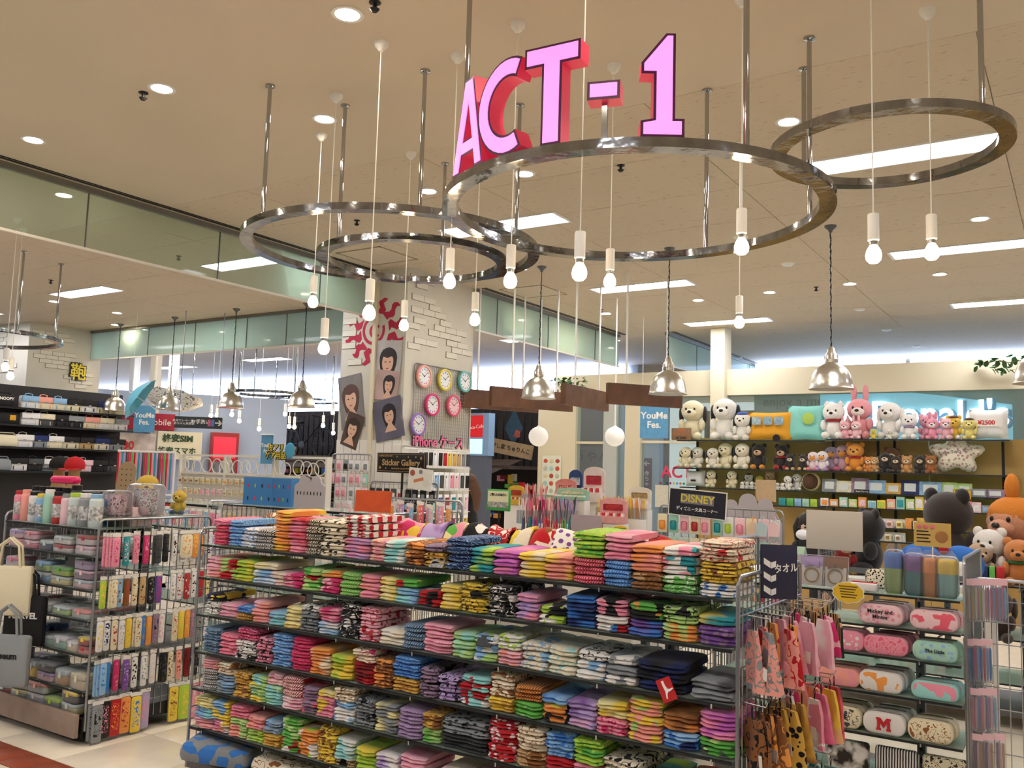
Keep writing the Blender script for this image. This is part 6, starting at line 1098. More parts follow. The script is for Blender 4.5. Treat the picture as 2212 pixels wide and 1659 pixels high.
# ================================================================ floor plush and racks right of centre
rk = rack('plush_rack', 'grey steel rack of large plush toys behind the pencil cases', -1.75, -.05, 7.1, 7.8, 1.2, [.96, .6, .3], castors=False, both=False, depth=.6, endL=True, endR=True)
def PQ(x, Y, z, H, c, label, **k): q = PY(x, 1150, Y); return plush((q.x, Y, z), H, c, label, **k)
PQ(2046, 7.45, .962, .66, '#2d211d', 'large dark brown plush bear turned away on the plush rack', ear='round', ce='#1c1513', rz=2.6)
for x, lb in ((1985, 'blue round plush dome left of the bear sign'), (2072, 'blue round plush dome with a red button right of the bear sign')):
    q = PY(x, 1190, 5.9); t = thing('plush_dome', lb, 'plush toy', (q.x, 5.95, 1.065)); MB().ell((0, 0, .11), (.13, .13, .11), 20, 12).build('head', P('blue plush', '#2c6cc0', .95, bump=.4, bscale=150), t, sharp=80); MB().ell((0, -.09, .08), (.09, .06, .07), 14, 9).build('face', P('white plush', '#eeecea', .95), t, sharp=80)
    if x > 2000: MB().ell((-.08, -.07, .19), (.03, .026, .026), 10, 8).build('button', P('red plush', '#b81c2c', .9), t, sharp=80)
tb = thing('low_rack', 'white metal rack between the pencil cases and the plush rack', 'display rack', (-1.2, 5.95, 0)); MB().bx((-.7, -.25, 1.04), (.75, .25, 1.064)).build('top', WPLAS, tb)
for sx in (-.66, .71):
    for sy in (-.22, .22): MB().bx((sx-.015, sy-.015, 0), (sx+.015, sy+.015, 1.04)).build('leg', WPLAS, tb)
MB().bx((-.7, -.26, 1.1), (.75, -.235, 1.13)).bx((-.7, -.26, 1.06), (-.68, -.235, 1.1)).bx((.73, -.26, 1.06), (.75, -.235, 1.1)).build('rail', STEEL, tb)
q = PY(2015, 1155, 5.8); t = thing('paper_sign', 'yellow paper sign with hearts and a brown round face drawing', 'sign', (q.x, 5.78, q.z), 0); MB().box((0, 0, 0), (.2, .003, .14)).build('sheet', P('yellow sheet', '#d8b468', .7), t)
MB().tube([(0, .005, -.06), (0, .005, 1.066-q.z)], .004, 5).build('stick', WPLAS, t)
for i in range(3): MB().ell((-.07+.035*i, -.003, .045), (.015, .002, .013), 10, 6).build('heart', P('pink heart', '#e87a86', .6), t)
for i in range(4): MB().bx((-.085, -.003, .015-.02*i), (-.02+.01*(i % 2), -.0018, .022-.02*i)).build('writing_line', PRINTB, t)
MB().ell((.05, -.003, -.01), (.035, .003, .035), 16, 8).build('face_drawing', P('drawing brown', '#b07a48', .7), t)
# pink and yellow plush lying behind the card
q = PY(1822, 1190, 5.95); plush((q.x, 5.93, 1.0655), .25, '#b82028', 'red plush bear with yellow feet lying behind the white card', ear='round', ce='#181618', feet='#d9a21c', mz='#d9b08c', rz=.6)
q = PY(1870, 1180, 5.95); plush((q.x, 6.05, 1.0655), .42, '#1c1a1c', 'black plush bear with peach muzzle beside the white card', ear='round', mz='#dcb090', rz=-.9)
q = PY(1800, 1146, 5.6); t = thing('card_back', 'large blank white back of a hanging card', 'card', (q.x, 5.62, q.z), 0); MB().rbox((0, 0, 0), (.33, .004, .235), .003, 1).build('card', P('blank card', '#d8cfc8', .7), t); MB().tube([(0, .01, -.1), (0, .01, -q.z+.0)], .006, 6).lathe([(0, 0), (.1, 0), (.1, .01), (0, .012)], 12, c=(0, .01, -q.z)).build('stand', STEEL, t)
# far right plush pile
rk2 = rack('plush_rack', 'grey steel rack with the topknot doll and white plush toys', .05, 1.5, 7.0, 7.7, 1.1, [.95, .6, .3], castors=False, both=False, depth=.6)
q = PY(2168, 1150, 7.2); t = plush((q.x+.04, 7.5, .952), .62, '#d89a78', 'round-faced plush doll with an orange knitted topknot hat', ear=None, rz=-.5); o = obj('hair_cap', MB().ell((0, .02, .76), (.30, .27, .24), 18, 10).mesh('hair_cap', P('orange knit', '#cf7d28', .9, bump=.4, bscale=60), 80), t); obj('topknot', MB().ell((0, 0, 1.1), (.085, .08, .17), 12, 8).mesh('topknot', P('orange knit', '#cf7d28', .9), 80), t)
PQ(2138, 7.3, .952, .40, '#ece6de', 'white plush hippo-like toy below the topknot doll', ear='round', mz='#f0ebe4', rz=-.3); PQ(2116, 7.22, .952, .3, '#c9a98a', 'tan plush dog beside the white toy', ear='flop', ce='#4a3428', rz=.2); PQ(2200, 7.22, .952, .34, '#d98a4a', 'orange plush doll with a green base at the rack end', ear='round', scarf='#3a7a3a'); PQ(2150, 6.95, .602, .36, '#3a2a22', 'dark brown plush animal on the lower plush shelf', ear='flop')
for i, (x, y, c) in enumerate(((2140, 1190, 'gn'), (2156, 1190, 'rd'), (2125, 1185, 'nv'))): q = PY(x, y, 6.95); tag(MB().rbox((0, 0, .07), (.06, .04, .14), .004, 1).build('gift_box', P('gift '+c, HEX[c], .5), None, (q.x, 7.03, .952)), '%s upright gift box in front of the white plush' % cname(c), 'box')
# slatted low display at far right
sl = thing('slat_display', 'low wooden slat display table at the far right aisle', 'display table', (.9, 5.6, 0)); SLW = P('weathered slat wood', '#8a6e58', .7, var=.3, vscale=8)
for k, (z, d) in enumerate(((.95, 0), (.72, -.12), (.5, -.24))):
    for i in range(5): MB().bx((-.75, d-.1+.09*i, z-.02), (.8, d-.03+.09*i, z)).build('slat', SLW, sl)
    MB().bx((-.77, d-.13, z-.04), (-.74, d+.4, z+.03)).build('end_board', P('red edge board', '#9a4a3a', .6), sl)
for sx in (-.72, .76):
    for sy in (-.28, .3): MB().bx((sx-.03, sy-.03, 0), (sx+.03, sy+.03, .93 if sy > 0 else .48)).build('leg', SLW, sl)
MB().bx((-.76, -.36, .22), (.8, .34, .46)).build('lower_box', P('dark box side', '#3a3430', .7), sl)
for i, (x, c) in enumerate(((-.55, 'bl'), (-.4, 'nv'), (-.25, 'yl'))): tag(MB().rbox((0, 0, .06), (.13, .16, .12), .03, 3).build('bagged_socks', P('sock '+c, HEX[c], .8, var=.5, vscale=30), None, (.9+x, 5.42, .5015)), '%s bagged goods on the slat display' % cname(c), 'bagged goods')
# ================================================================ bag shelving on the far left
BX = -13.6
bsv = thing('bag_shelving', 'dark wall shelving of school bags beside the white brick column', 'shelving', (BX-.35, 7.6, 0))
MB().bx((-.05, -2.2, 0), (0, 1.55, 2.75)).build('back_panel', P('dark back panel', '#2c2a2c', .7), bsv)
BZ = [2.39, 2.13, 1.79, 1.43]
for z in BZ: s = MB().bx((0, -2.2, z-.02), (.36, 1.55, z)).build('shelf', P('grey glass shelf', '#6d7476', .2), bsv); MB().bx((.36, -2.2, z-.025), (.37, 1.55, z+.004)).build('shelf_edge', DARK, s)
bagm = (MB().rbox((0, 0, .115), (.23, .11, .23), .03, 3, ch=.02).mesh('body', OBM), MB().rbox((0, -.061, .178), (.235, .02, .105), .02, 3, ch=.008).mesh('flap', OBM), MB().tube([(-.05, .02, .225), (-.045, .01, .265), (0, .01, .28), (.045, .01, .265), (.05, .02, .225)], .007, 6).mesh('handle', OBM), MB().rbox((0, -.073, .132), (.035, .01, .02), .004, 1).mesh('clasp', P('nickel clasp', '#b9b6b0', .3, 1)), MB().bx((-.003, -.07, .09), (.003, -.055, .02)).mesh('strap', OBM))
def satchel(x, y, z, cb, cf, label, group=None):
    q = PX(x, y, BX-.05); t = thing('school_bag', label, 'bag', (BX-.1, q.y, z+.0005), PI/2+R.uniform(-.15, .15), group); t.scale = (1.2, 1.1, .84)
    obj('body', bagm[0], t, color=HEX[cb]); obj('flap', bagm[1], t, color=HEX[cf]); obj('handle', bagm[2], t, color=HEX[cf]); obj('clasp', bagm[3], t)
    for s in (-.06, .06): obj('strap', bagm[4], t, (s, 0, 0), color=HEX[cf])
for ri, (y, items) in enumerate(((870, ((66, 'ltw', 'lb'), (98, 'crm', 'sl'), (130, 'crm', 'lb'), (162, 'crm', 'blk'), (194, 'ltw', 'blk'), (226, 'crm', 'nv'), (258, 'crm', 'crm'))), (910, ((66, 'ltw', 'ltw'), (98, 'dg', 'crm'), (131, 'blk', 'blk'), (164, 'blk', 'gy'), (197, 'crm', 'sl'), (230, 'ltw', 'crm'), (262, 'ltw', 'gy'))), (955, ((52, 'ltw', 'ltw'), (84, 'gy', 'nv'), (118, 'crm', 'ltw'), (154, 'crm', 'blk'), (188, 'tn', 'blk'), (221, 'crm', 'nv'), (253, 'gy', 'blk'))), (1003, ((40, 'ltw', 'blk'), (74, 'blk', 'dg'), (110, 'gy', 'ltw'), (146, 'ltw', 'crm'), (182, 'lpk', 'lpk'), (216, 'blk', 'blk'), (246, 'dg', 'blk'))))):
    for k, (x, cb, cf) in enumerate(items): satchel(x, y, BZ[ri], cb, cf, '%s school bag with %s flap on the %s bag shelf' % (cname(cb), cname(cf), ['top', 'second', 'third', 'lowest'][ri]), 'bags on the %s bag shelf' % ['top', 'second', 'third', 'lowest'][ri])
for (x, y, z, tx, nm) in ((12, 862, BZ[0], 'SNOOPY', 'black shoulder bag with white lettering on the top bag shelf'), (22, 912, BZ[1], None, 'black shoulder bag with a yellow patch on the second bag shelf'), (20, 962, BZ[2], None, 'cream drawstring bag on the third bag shelf'), (6, 1005, BZ[3], None, 'grey canvas bag on the lowest bag shelf')):
    q = PX(x, y, BX); c = 'blk' if z > 2 else ('crm' if z > 1.6 else 'gy'); t = thing('shoulder_bag', nm, 'bag', (BX-.1, q.y, z+.0005), PI/2); MB().rbox((0, 0, .09), (.34, .14, .18), .05, 4).build('body', P('bag cloth '+c, HEX[c], .9), t); MB().tube([(-.15, 0, .16), (-.1, 0, .21), (.1, 0, .21), (.15, 0, .16)], .01, 6).build('handle', P('bag cloth '+c, HEX[c], .9), t)
    if tx: text('lettering', tx, .06, PRINTW, t, (.02, -.075, .12), (PI/2, 0, 0), .0008, bold=.002)
    if 'yellow' in nm: MB().rbox((.05, -.072, .1), (.09, .006, .08), .006, 1).build('patch', P('yellow patch', '#d8a020', .6), t)
q = PX(168, 806, -14.74); t = thing('kanji_sign', 'yellow cut-out character with black outline on the brick column', 'sign', (-14.74, q.y, q.z), PI/2); text('outline', '鞄', .30, BLACK, t, (0, .0, 0), (PI/2, 0, 0), .006, bold=.022); text('character', '鞄', .30, P('yellow foam', '#e6cf3a', .5), t, (0, -.012, 0), (PI/2, 0, 0), .004, bold=.004)
# umbrellas hanging open
def umbrella(p, r_, c, label, rx, rz):
    t = thing('umbrella', label, 'umbrella', p, rz); t.rotation_euler = (rx, 0, rz); m = MB(); n = 8; rings_ = 6; vs = [(0, 0, 0)]; fs = []
    for i in range(1, rings_+1):
        f = i/rings_
        for j in range(n*2):
            a = PI*j/n; rr = r_*f*(1 if j % 2 == 0 else .955+.02*(1-f)); vs.append((rr*math.cos(a), rr*math.sin(a), -.42*r_*f*f*(1 if j % 2 == 0 else .93)))
    k = n*2
    for j in range(k): fs.append((0, 1+j, 1+(j+1) % k))
    for i in range(rings_-1):
        for j in range(k): a = 1+i*k; fs.append((a+j, a+k+j, a+k+(j+1) % k, a+(j+1) % k))
    m.add(vs, fs); m.build('canopy', c, t, sharp=30)
    for j in range(n): a = 2*PI*j/n; MB().tube([(r_*f*math.cos(a), r_*f*math.sin(a), -.42*r_*f*f-.006) for f in (0, .3, .6, .85, 1)], .003, 4).build('rib', STEEL, t)
    MB().tube([(0, 0, 0), Vector(Matrix.Rotation(rz, 3, 'Z') @ Matrix.Rotation(rx, 3, 'X') @ Vector((0, 0, 0)))*0 + (Matrix.Rotation(rz, 3, 'Z') @ Matrix.Rotation(rx, 3, 'X')).inverted() @ Vector((0, 0, ZC-p[2]))], .002, 4).build('hanging_cord', WPLAS, t)
    MB().tube([(0, 0, .05), (0, 0, -.75*r_*1.6), (.03, 0, -.8*r_*1.6), (.05, 0, -.75*r_*1.6)], .006, 6).build('shaft', WPLAS, t)
umbrella(PD(285, 850, 14.3), .36, P('blue umbrella cloth', '#4f9fb4', .6), 'open blue umbrella hanging between the dome pendants', 1.0, -.75); umbrella(PD(368, 885, 15.7), .5, pattern('white net umbrella cloth', 'l', '#e6e6e4', '#7a8088', None, 14, .6, 0), 'open white patterned umbrella hanging upside down', 2.85, .4)
# caps on forms, pegboard, left second-row rack
rack('goods_rack', 'steel rack of cosmetics behind the wheeled lunch box rack', -8.3, -6.05, 4.8, 5.5, 1.33, [1.3, 1.1, .9, .7, .5, .3], castors=False, both=False, depth=.36)
for (x, c, nm) in ((128, 'blk', 'black snapback cap with white stripes on a head form'), (161, 'rd', 'red cap on a head form beside the black one')):
    q = PY(x, 1015, 5.0); t = thing('cap', nm, 'cap', (q.x, 5.0, 1.302), .5); MB().lathe([(0, 0), (.075, 0), (.08, .03), (.06, .1), (.05, .2), (.07, .25), (.07, .27), (0, .3)], 16).build('head_form', P('tan form', '#b08a5a', .7), t); MB().lathe([(.092, .24), (.097, .27), (.09, .31), (.065, .345), (.02, .36), (0, .361)], 18).build('crown', P('cap '+c, HEX[c], .85), t)
    MB().prism([(-.09, 0), (-.08, .08), (-.03, .11), (.03, .11), (.08, .08), (.09, 0)], -.005, .003, 0, Matrix.Translation((0, -.07, .245)) @ Matrix.Rotation(PI/2+.12, 4, 'X') @ Matrix.Diagonal((1, 1, 1, 1))).build('brim', P('cap '+c, HEX[c], .85), t); MB().ell((0, 0, .362), (.01, .01, .006), 8, 6).build('button', P('cap '+c, HEX[c], .85), t)
q = PY(265, 1016, 4.9); t = thing('pegboard', 'tan rounded cardboard stand with rows of holes', 'board', (q.x, 4.95, 1.3015), .3); w_, h_ = .19, .33; sh = [(-w_/2-.03, 0), (w_/2-.03, 0), (w_/2, h_*.75)] + [(w_/2*math.cos(a*PI/10), h_*.75+h_*.25*math.sin(a*PI/10)) for a in range(1, 10)] + [(-w_/2, h_*.75)]
MB().prism(sh, -.006, .006).build('board', P('kraft board', '#a98e6e', .8), t); m = MB()
for i in range(3):
    for j in range(5): m.box((-.055+.05*i, -.007, .06+.05*j), (.012, .002, .008))
stuff(m.build('holes', BLACK, t))
# yellow plush pair on the lunch rack back
q = PY(340, 1080, 3.6); plush((-5.35, 3.74, 1.2925), .27, '#d8b43a', 'yellow plush bear with blue trousers leaning on the rack', ear=None, nose='#1a1a1c', feet='#2c5478', rz=.9, scarf='#2c5478'); plush((-5.12, 3.83, 1.2925), .17, '#dcbc48', 'small yellow plush bear beside the larger yellow one', ear=None, feet='#2c5478', rz=.5)
tag(MB().bx((-5.6, 3.64, 1.286), (-4.98, 3.93, 1.292)).build('rear_shelf', GLASSH), 'glass shelf on the back half of the wheeled rack', 'shelf')
# assorted bags on the left second-row rack
for i in range(26):
    x = 300+7*i; q = PY(x, 1150, 4.75); c1, c2 = [('lpk', 'pk'), ('ltw', 'gy'), ('lb', 'ltw'), ('crm', 'tn'), ('pk', 'mg'), ('lv', 'ltw')][i % 6]
    if q.x < -5.8: pack((q.x, 4.76, 1.27-.2*(i % 2)), R.uniform(-.2, .2), .05, .12, c1, c2, '%s small hair goods pack hanging behind the lunch box rack' % cname(c1), 'hair goods packs behind the lunch box rack', name='hair_goods_pack', cat='hair goods')
# ================================================================ hair accessory display with ring fence
HX0, HX1, HY = PY(388, 1050, 7.0).x, PY(705, 1050, 7.0).x, 7.0
hd = thing('hair_display', 'white hair accessory display topped with a fence of rings', 'display rack', ((HX0+HX1)/2, HY, 0)); HWD = HX1-HX0
MB().bx((-HWD/2, .02, 0), (HWD/2, .06, 1.5)).build('back_panel', WHITE, hd)
for x in (-HWD/2, -HWD/6, HWD/6, HWD/2): MB().bx((x-.015, -.02, 0), (x+.015, .06, 1.74)).build('post', WHITE, hd)
MB().bx((-HWD/2, -.01, 1.715), (HWD/2, .03, 1.74)).build('fence_rail', WHITE, hd); MB().bx((-HWD/2, -.01, 1.5), (HWD/2, .03, 1.525)).build('fence_rail', WHITE, hd)
rg = MB().tube([(.085*math.cos(a*PI/12), 0, .085*math.sin(a*PI/12)) for a in range(24)], .006, 6, closed=True).mesh('fence_ring', WHITE)
for i in range(18): obj('fence_ring', rg, hd, (-HWD/2+HWD*(i+.5)/18+R.uniform(-.05, .05), .0, 1.6+.02*math.sin(i*2.3)))
HP = [('crm', 'br'), ('crm', 'gd'), ('crm', 'og'), ('lpk', 'pk'), ('crm', 'tn'), ('ltw', 'blk'), ('lpk', 'mg')]
kc = (MB().box((0, 0, -.035), (.062, .003, .07)).mesh('card', OBM), MB().ell((-.012, -.006, -.04), (.009, .006, .014), 8, 6).mesh('bead', OBC))
for r in range(6):
    z = 1.46-.13*r; MB().tube([(-HWD/2, -.03, z), (HWD/2, -.03, z)], .004, 5).build('rail', STEEL, hd)
    for i in range(24):
        c1, c2 = HP[(i//4+r*2) % 7]; g = thing('hair_clip_card', '%s card with %s hair clips on the ring-topped display' % (cname(c1), cname(c2)), 'hair clip', ((HX0+HX1)/2-HWD/2+HWD*(i+.5)/24, HY-.035, z), R.uniform(-.1, .1), '%s hair clip cards with %s clips' % (cname(c1), cname(c2))); obj('card', kc[0], g, color=HEX[c1]); obj('bead', kc[1], g, color=HEX[c2]); obj('bead', kc[1], g, (.024, 0, 0), color=HEX[c2])
q = PY(600, 985, 6.95); t = thing('banner', 'light blue festival banner hung over the ring-topped display', 'banner', (PY(572, 970, 6.9).x, 6.93, PY(572, 970, 6.9).z), 0); MB().box((0, 0, 0), (.19, .004, .33)).build('cloth', P('festival blue', '#5fa0cc', .7, var=.15, vscale=12), t); text('lettering', 'YouMe\nFes.', .065, PRINTW, t, (0, -.003, .01), (PI/2, 0, 0), .0006, bold=.002); MB().tube([(-.1, 0, .165), (.1, 0, .165)], .008, 6).build('rod', WPLAS, t); MB().tube([(0, .006, -.16), (0, .006, -.3)], .004, 5).build('stick', WPLAS, t)
q = PY(602, 990, 6.9); t = thing('shop_sign', 'yellow and blue cut-out sign with black lettering on the display', 'sign', (q.x, 6.9, 1.74+.0), 0); text('outline', '皮アリ\nケア用品', .085, BLACK, t, (-.05, 0, .04), (PI/2, 0, 0), .003, bold=.008); text('lettering', '皮アリ\nケア用品', .085, P('yellow foam', '#e6cf3a', .5), t, (-.05, -.006, .04), (PI/2, 0, 0), .002, bold=.001); MB().ell((.17, 0, .06), (.08, .006, .09), 16, 8).build('blue_blob', P('sky blue card', '#4fa4cc', .6), t, sharp=80); MB().tube([(0, .01, 0), (0, .01, -.03)], .01, 6).build('peg', WPLAS, t)
# hanging straps rack
SX = PD(318, 985, 12.6); st = thing('strap_rack', 'white rack of red and multicoloured neck straps', 'display rack', (SX.x, SX.y, 0), .9); 
for sx in (-.34, .34): MB().tube([(sx, 0, 0), (sx, 0, 1.78)], .015, 8).build('post', WPLAS, st)
for z in (1.76, 1.2): MB().tube([(-.36, 0, z), (.36, 0, z)], .012, 8).build('rail', WPLAS, st)
for i in range(2): MB().bx((-.34-.2*(1-2*i)*0, -.2, .0), (.34, .2, .03)).build('foot', WPLAS, st)
stm = MB().rbox((0, 0, -.24), (.022, .006, .48), .003, 1).mesh('neck_strap', OBM)
for i in range(28): c = ['rd', 'pk', 'tq', 'lv', 'dg', 'rd2', 'mg', 'gn'][i % 8]; g = obj('neck_strap', stm, None, (SX.x+math.cos(.9)*(-.33+.0245*i), SX.y+math.sin(.9)*(-.33+.0245*i)-.02, 1.745), (0, R.uniform(-.012, .012), .9), color=HEX[c]); tag(g, '%s neck strap hanging on the white strap rack' % cname(c), 'strap', '%s neck straps' % cname(c))
# ================================================================ sweet shop behind (dark timber)
DW = P('dark slat timber', '#231c19', .7, var=.3, vscale=6); DW2 = P('dark shop wall', '#3a322e', .8); EAVE = P('old eave boards', '#4a382a', .8, var=.4, vscale=7); BOARD = P('worn sign timber', '#a58a64', .7, var=.3, vscale=5)
SY = 14.0; sx0, sx1 = PY(470, 950, SY).x, PY(1160, 950, SY).x
sw = thing('sweet_shop', 'dark timber sweet shop front with eaves and loft', 'shop', ((sx0+sx1)/2, SY, 0)); SO = (sx0+sx1)/2
MB().bx((sx0-SO, .9, 0), (sx1-SO, 1.0, 2.9)).build('rear_wall', DW2, sw); MB().bx((sx0-SO, -.9, 1.68), (sx1-SO, .9, 1.74)).build('loft_floor', EAVE, sw); MB().bx((sx0-SO-.1, -.2, 0), (sx0-SO, 1.0, 2.9)).build('side_wall', P('grey side wall', '#8a8580', .7), sw)
n = int((sx1-sx0)/.16)
for i in range(n): MB().bx((sx0-SO+.16*i+.01, .3, 1.74), (sx0-SO+.16*i+.14, .33, 2.75+.05*(i % 3))).build('slat', DW, sw)
for i in range(int((sx1-sx0)/.2)): MB().bx((-.095, -.5, 0), (.095, .5, .015)).build('eave_board', EAVE, sw, (sx0-SO+.2*i+.1, -.75, 1.72), (.25, 0, 0))
m = MB(); GC = ['rd', 'yl', 'crm', 'og', 'bl', 'dr', 'gn', 'pk', 'tn', 'dg']
for i in range(420): x = R.uniform(sx0, sx1)-SO; z = R.choice([.2, .5, .8, 1.1, 1.35, 1.5])+R.uniform(0, .03); m.box((x, R.uniform(-.5, .5), z), (R.uniform(.06, .16), .08, R.uniform(.06, .16)), R.randrange(10))
stuff(m.build('sweets', [P('sweet '+c, HEX[c], .5) for c in GC], sw))
for i in range(7): MB().bx((-.7, -.3, .1), (.7, .6, .16)).build('goods_table', EAVE, sw, (sx0-SO+.9+1.3*i, 0, 0))
q = PY(588, 945, SY-.0); t = thing('drinks_sign', 'white board with a red disc and white script lettering in the dark loft', 'sign', (PY(541, 935, SY+.25).x, SY+.25, PY(541, 935, SY+.25).z), 0); MB().bx((-.28, 0, -.5), (.28, .03, .5)).build('board', P('aged white board', '#b9b4aa', .6), t); MB().lathe([(0, 0), (.26, 0), (.27, .015), (0, .02)], 28, M=Matrix.Translation((.08, 0, .08)) @ Matrix.Rotation(PI/2, 4, 'X')).build('disc', P('cola red', '#9c1a22', .45), t); text('lettering', 'Coca-Cola', .105, PRINTW, t, (.08, -.022, .08), (PI/2, -.1, 0), .0008)
q = PY(595, 975, SY-.3); t = thing('shop_name_board', 'worn timber name board with brush lettering, left part of the sweet shop', 'sign', (q.x, SY-.3, q.z), 0); t.rotation_euler = (0, .1, 0); MB().bx((-.62, 0, -.17), (.62, .04, .17)).build('board', BOARD, t); text('lettering', 'だがし家', .22, PRINTB, t, (.2, -.004, 0), (PI/2, 0, 0), .002); MB().tube([(0, .02, -.15), (0, .02, -.25)], .02, 6).build('prop', EAVE, t)
q = PY(1098, 968, SY-.2); t = thing('shop_name_board', 'worn timber name board with brush lettering, right part of the sweet shop', 'sign', (q.x, SY-.2, q.z), 0); t.rotation_euler = (0, .16, 0); MB().bx((-.52, 0, -.13), (.52, .04, .13)).build('board', BOARD, t); text('lettering', 'だがし家 ちゅりんこ', .105, PRINTB, t, (0, -.004, 0), (PI/2, 0, 0), .002); MB().tube([(0, .02, -.1), (0, .02, -.3)], .02, 6).build('prop', EAVE, t)
# bicycle in the loft
q = PY(665, 945, SY-.1); t = thing('bicycle', 'dark old bicycle standing in the loft above the sweets', 'bicycle', (q.x, SY-.15, 1.76), .0); TY = P('tyre black', '#0f0f10', .7); RIM = P('dull rim', '#6d6d70', .35, .9)
for wx in (-.52, .52):
    o = MB().tube([(wx+.33*math.cos(a*PI/18), 0, .35+.33*math.sin(a*PI/18)) for a in range(36)], .018, 6, closed=True).build('wheel', TY, t); MB().tube([(wx+.30*math.cos(a*PI/18), 0, .35+.30*math.sin(a*PI/18)) for a in range(36)], .008, 5, closed=True).build('rim', RIM, o); m = MB()
    for a in range(14): m.tube([(wx, 0, .35), (wx+.3*math.cos(a*PI/7), 0, .35+.3*math.sin(a*PI/7))], .0022, 3)
    stuff(m.build('spokes', RIM, o))
fr = MB(); fr.tube([(-.52, 0, .35), (-.1, 0, .32), (.42, 0, .78), (-.22, 0, .75), (-.1, 0, .32)], .016, 6).tube([(-.22, 0, .75), (-.52, 0, .35)], .012, 6).tube([(.52, 0, .35), (.4, 0, .9)], .015, 6).tube([(.4, -.25, .95), (.42, 0, .92), (.4, .25, .95)], .012, 6); fr.build('frame', TY, t); MB().rbox((-.25, 0, .82), (.26, .14, .06), .04, 3).build('saddle', TY, t); MB().lathe([(0, -.01), (.09, -.01), (.09, .01), (0, .01)], 18, M=Matrix.Translation((-.1, -.03, .32)) @ Matrix.Rotation(PI/2, 4, 'X')).build('chainring', RIM, t)
# lit vending sign, kite
q = PY(1028, 938, 12.3); t = thing('vending_sign', 'lit red drinks sign in a pale blue frame beside the column', 'sign', (q.x, 12.3, q.z), .0); MB().bx((-.2, 0, -.36), (.26, .18, .36)).build('frame', P('pale blue frame', '#86a8d0', .5), t); MB().bx((-.19, -.006, -.05), (.14, 0, .32)).build('panel', P('lit cola red', '#b8101c', .4, emit=.35, ecol='#d0101c'), t); MB().bx((-.19, -.006, -.33), (.14, 0, -.08)).build('window', P('lit cyan window', '#bfeaf2', .4, emit=.8, ecol='#a8e4f0'), t); text('lettering', 'Coca-Cola', .085, PRINTW, t, (-.02, -.009, .12), (PI/2, -.12, 0), .001); MB().bx((-.18, .02, -q.z), (.24, .16, -.36)).build('machine', P('machine side', '#5a6070', .5), t)
q = PY(1110, 925, SY-.1); t = thing('kite', 'dark blue diamond kite with a painted character in the sweet shop', 'kite', (q.x, SY-.1, q.z), 0); MB().prism([(0, -.33), (.2, 0), (0, .36), (-.2, 0)], -.006, .006).build('sheet', P('kite blue', '#24465a', .7, var=.4, vscale=9), t); text('character', '鳥', .16, P('kite ink', '#c0503a', .7), t, (.08, -.009, -.12), (PI/2, .3, 0), .001, bold=.002); MB().tube([(0, .01, -.2), (0, .02, -.55)], .01, 5).build('stick', EAVE, t)
# ================================================================ mall shops far left
q = PD(330, 960, 17); ml = thing('phone_shop', 'pale mall phone shop with a red fascia and yellow price posters', 'shop', (q.x, q.y, 0), .98); 
MB().bx((-2.6, .5, 0), (2.4, .6, 2.9)).build('wall', P('pale blue mall wall', '#a9bbd8', .6), ml); MB().bx((-.95, .4, 2.2), (.36, .5, 2.5)).build('fascia', P('crimson fascia', '#a81c34', .5), ml); text('lettering', 'mobile', .16, PRINTW, ml, (.08, .39, 2.34), (PI/2, 0, 0), .004)
MB().bx((.08, .2, 1.68), (.84, .24, 2.18)).build('sim_sign', P('cream sign', '#e2dcc2', .6), ml); text('lettering', '格安SIM', .15, P('dark green ink', '#274a2c', .6), ml, (.42, .19, 2.05), (PI/2, 0, 0), .004, bold=.006); text('lettering', '格安スマホ', .13, P('dark green ink', '#274a2c', .6), ml, (.42, .19, 1.83), (PI/2, 0, 0), .004, bold=.003); MB().bx((-1.1, .2, 1.62), (.05, .24, 2.12)).build('price_poster', P('price poster', '#e6d8d0', .6, var=.5, vscale=6), ml); text('lettering', '1980', .2, PRINTR, ml, (-.5, .19, 1.9), (PI/2, 0, 0), .003, bold=.004); MB().bx((-1.9, .1, .8), (1.6, .3, .92)).build('counter_band', P('crimson fascia', '#a81c34', .5), ml); MB().bx((-1.9, .12, 0), (1.6, .3, .8)).build('counter', WHITE, ml)
MB().bx((1.0, .3, .0), (1.5, .5, 2.2)).build('red_cabinet', P('red cabinet', '#a02030', .4), ml); MB().bx((1.05, .29, 1.72), (1.45, .3, 2.12)).build('lit_panel', P('lit red panel', '#e0304a', .4, emit=.5, ecol='#e0203a'), ml); MB().bx((1.05, .29, .8), (1.45, .3, 1.66)).build('window', P('cabinet window', '#8a8c98', .3, var=.6, vscale=12), ml)
q = PD(429, 913, 14.0); t = thing('direction_sign', 'dark hanging direction sign for lifts and toilets with an arrow', 'sign', (q.x, q.y, q.z), .75); MB().box((0, 0, 0), (.68, .04, .17)).build('board', P('sign charcoal', '#2e3436', .5), t); text('lettering', '身体エレベーター\n赤ちゃん休憩室', .042, PRINTW, t, (-.2, -.022, 0), (PI/2, 0, 0), .001); text('lettering', 'お手洗い', .068, PRINTW, t, (.03, -.022, .01), (PI/2, 0, 0), .001, bold=.001)
for x, c in ((.155, '#c05a7a'), (.205, '#5a7ac0')): MB().bx((x-.022, -.023, -.05), (x+.022, -.0205, .05)).build('pictogram', P('pictogram '+c, c, .5), t)
text('arrow', '→', .13, PRINTW, t, (.285, -.022, .0), (PI/2, 0, 0), .001, bold=.003)
for sx in (-.28, .28): MB().tube([(sx, 0, .08), (sx, 0, ZC-q.z)], .008, 6).build('rod', STEEL, t)
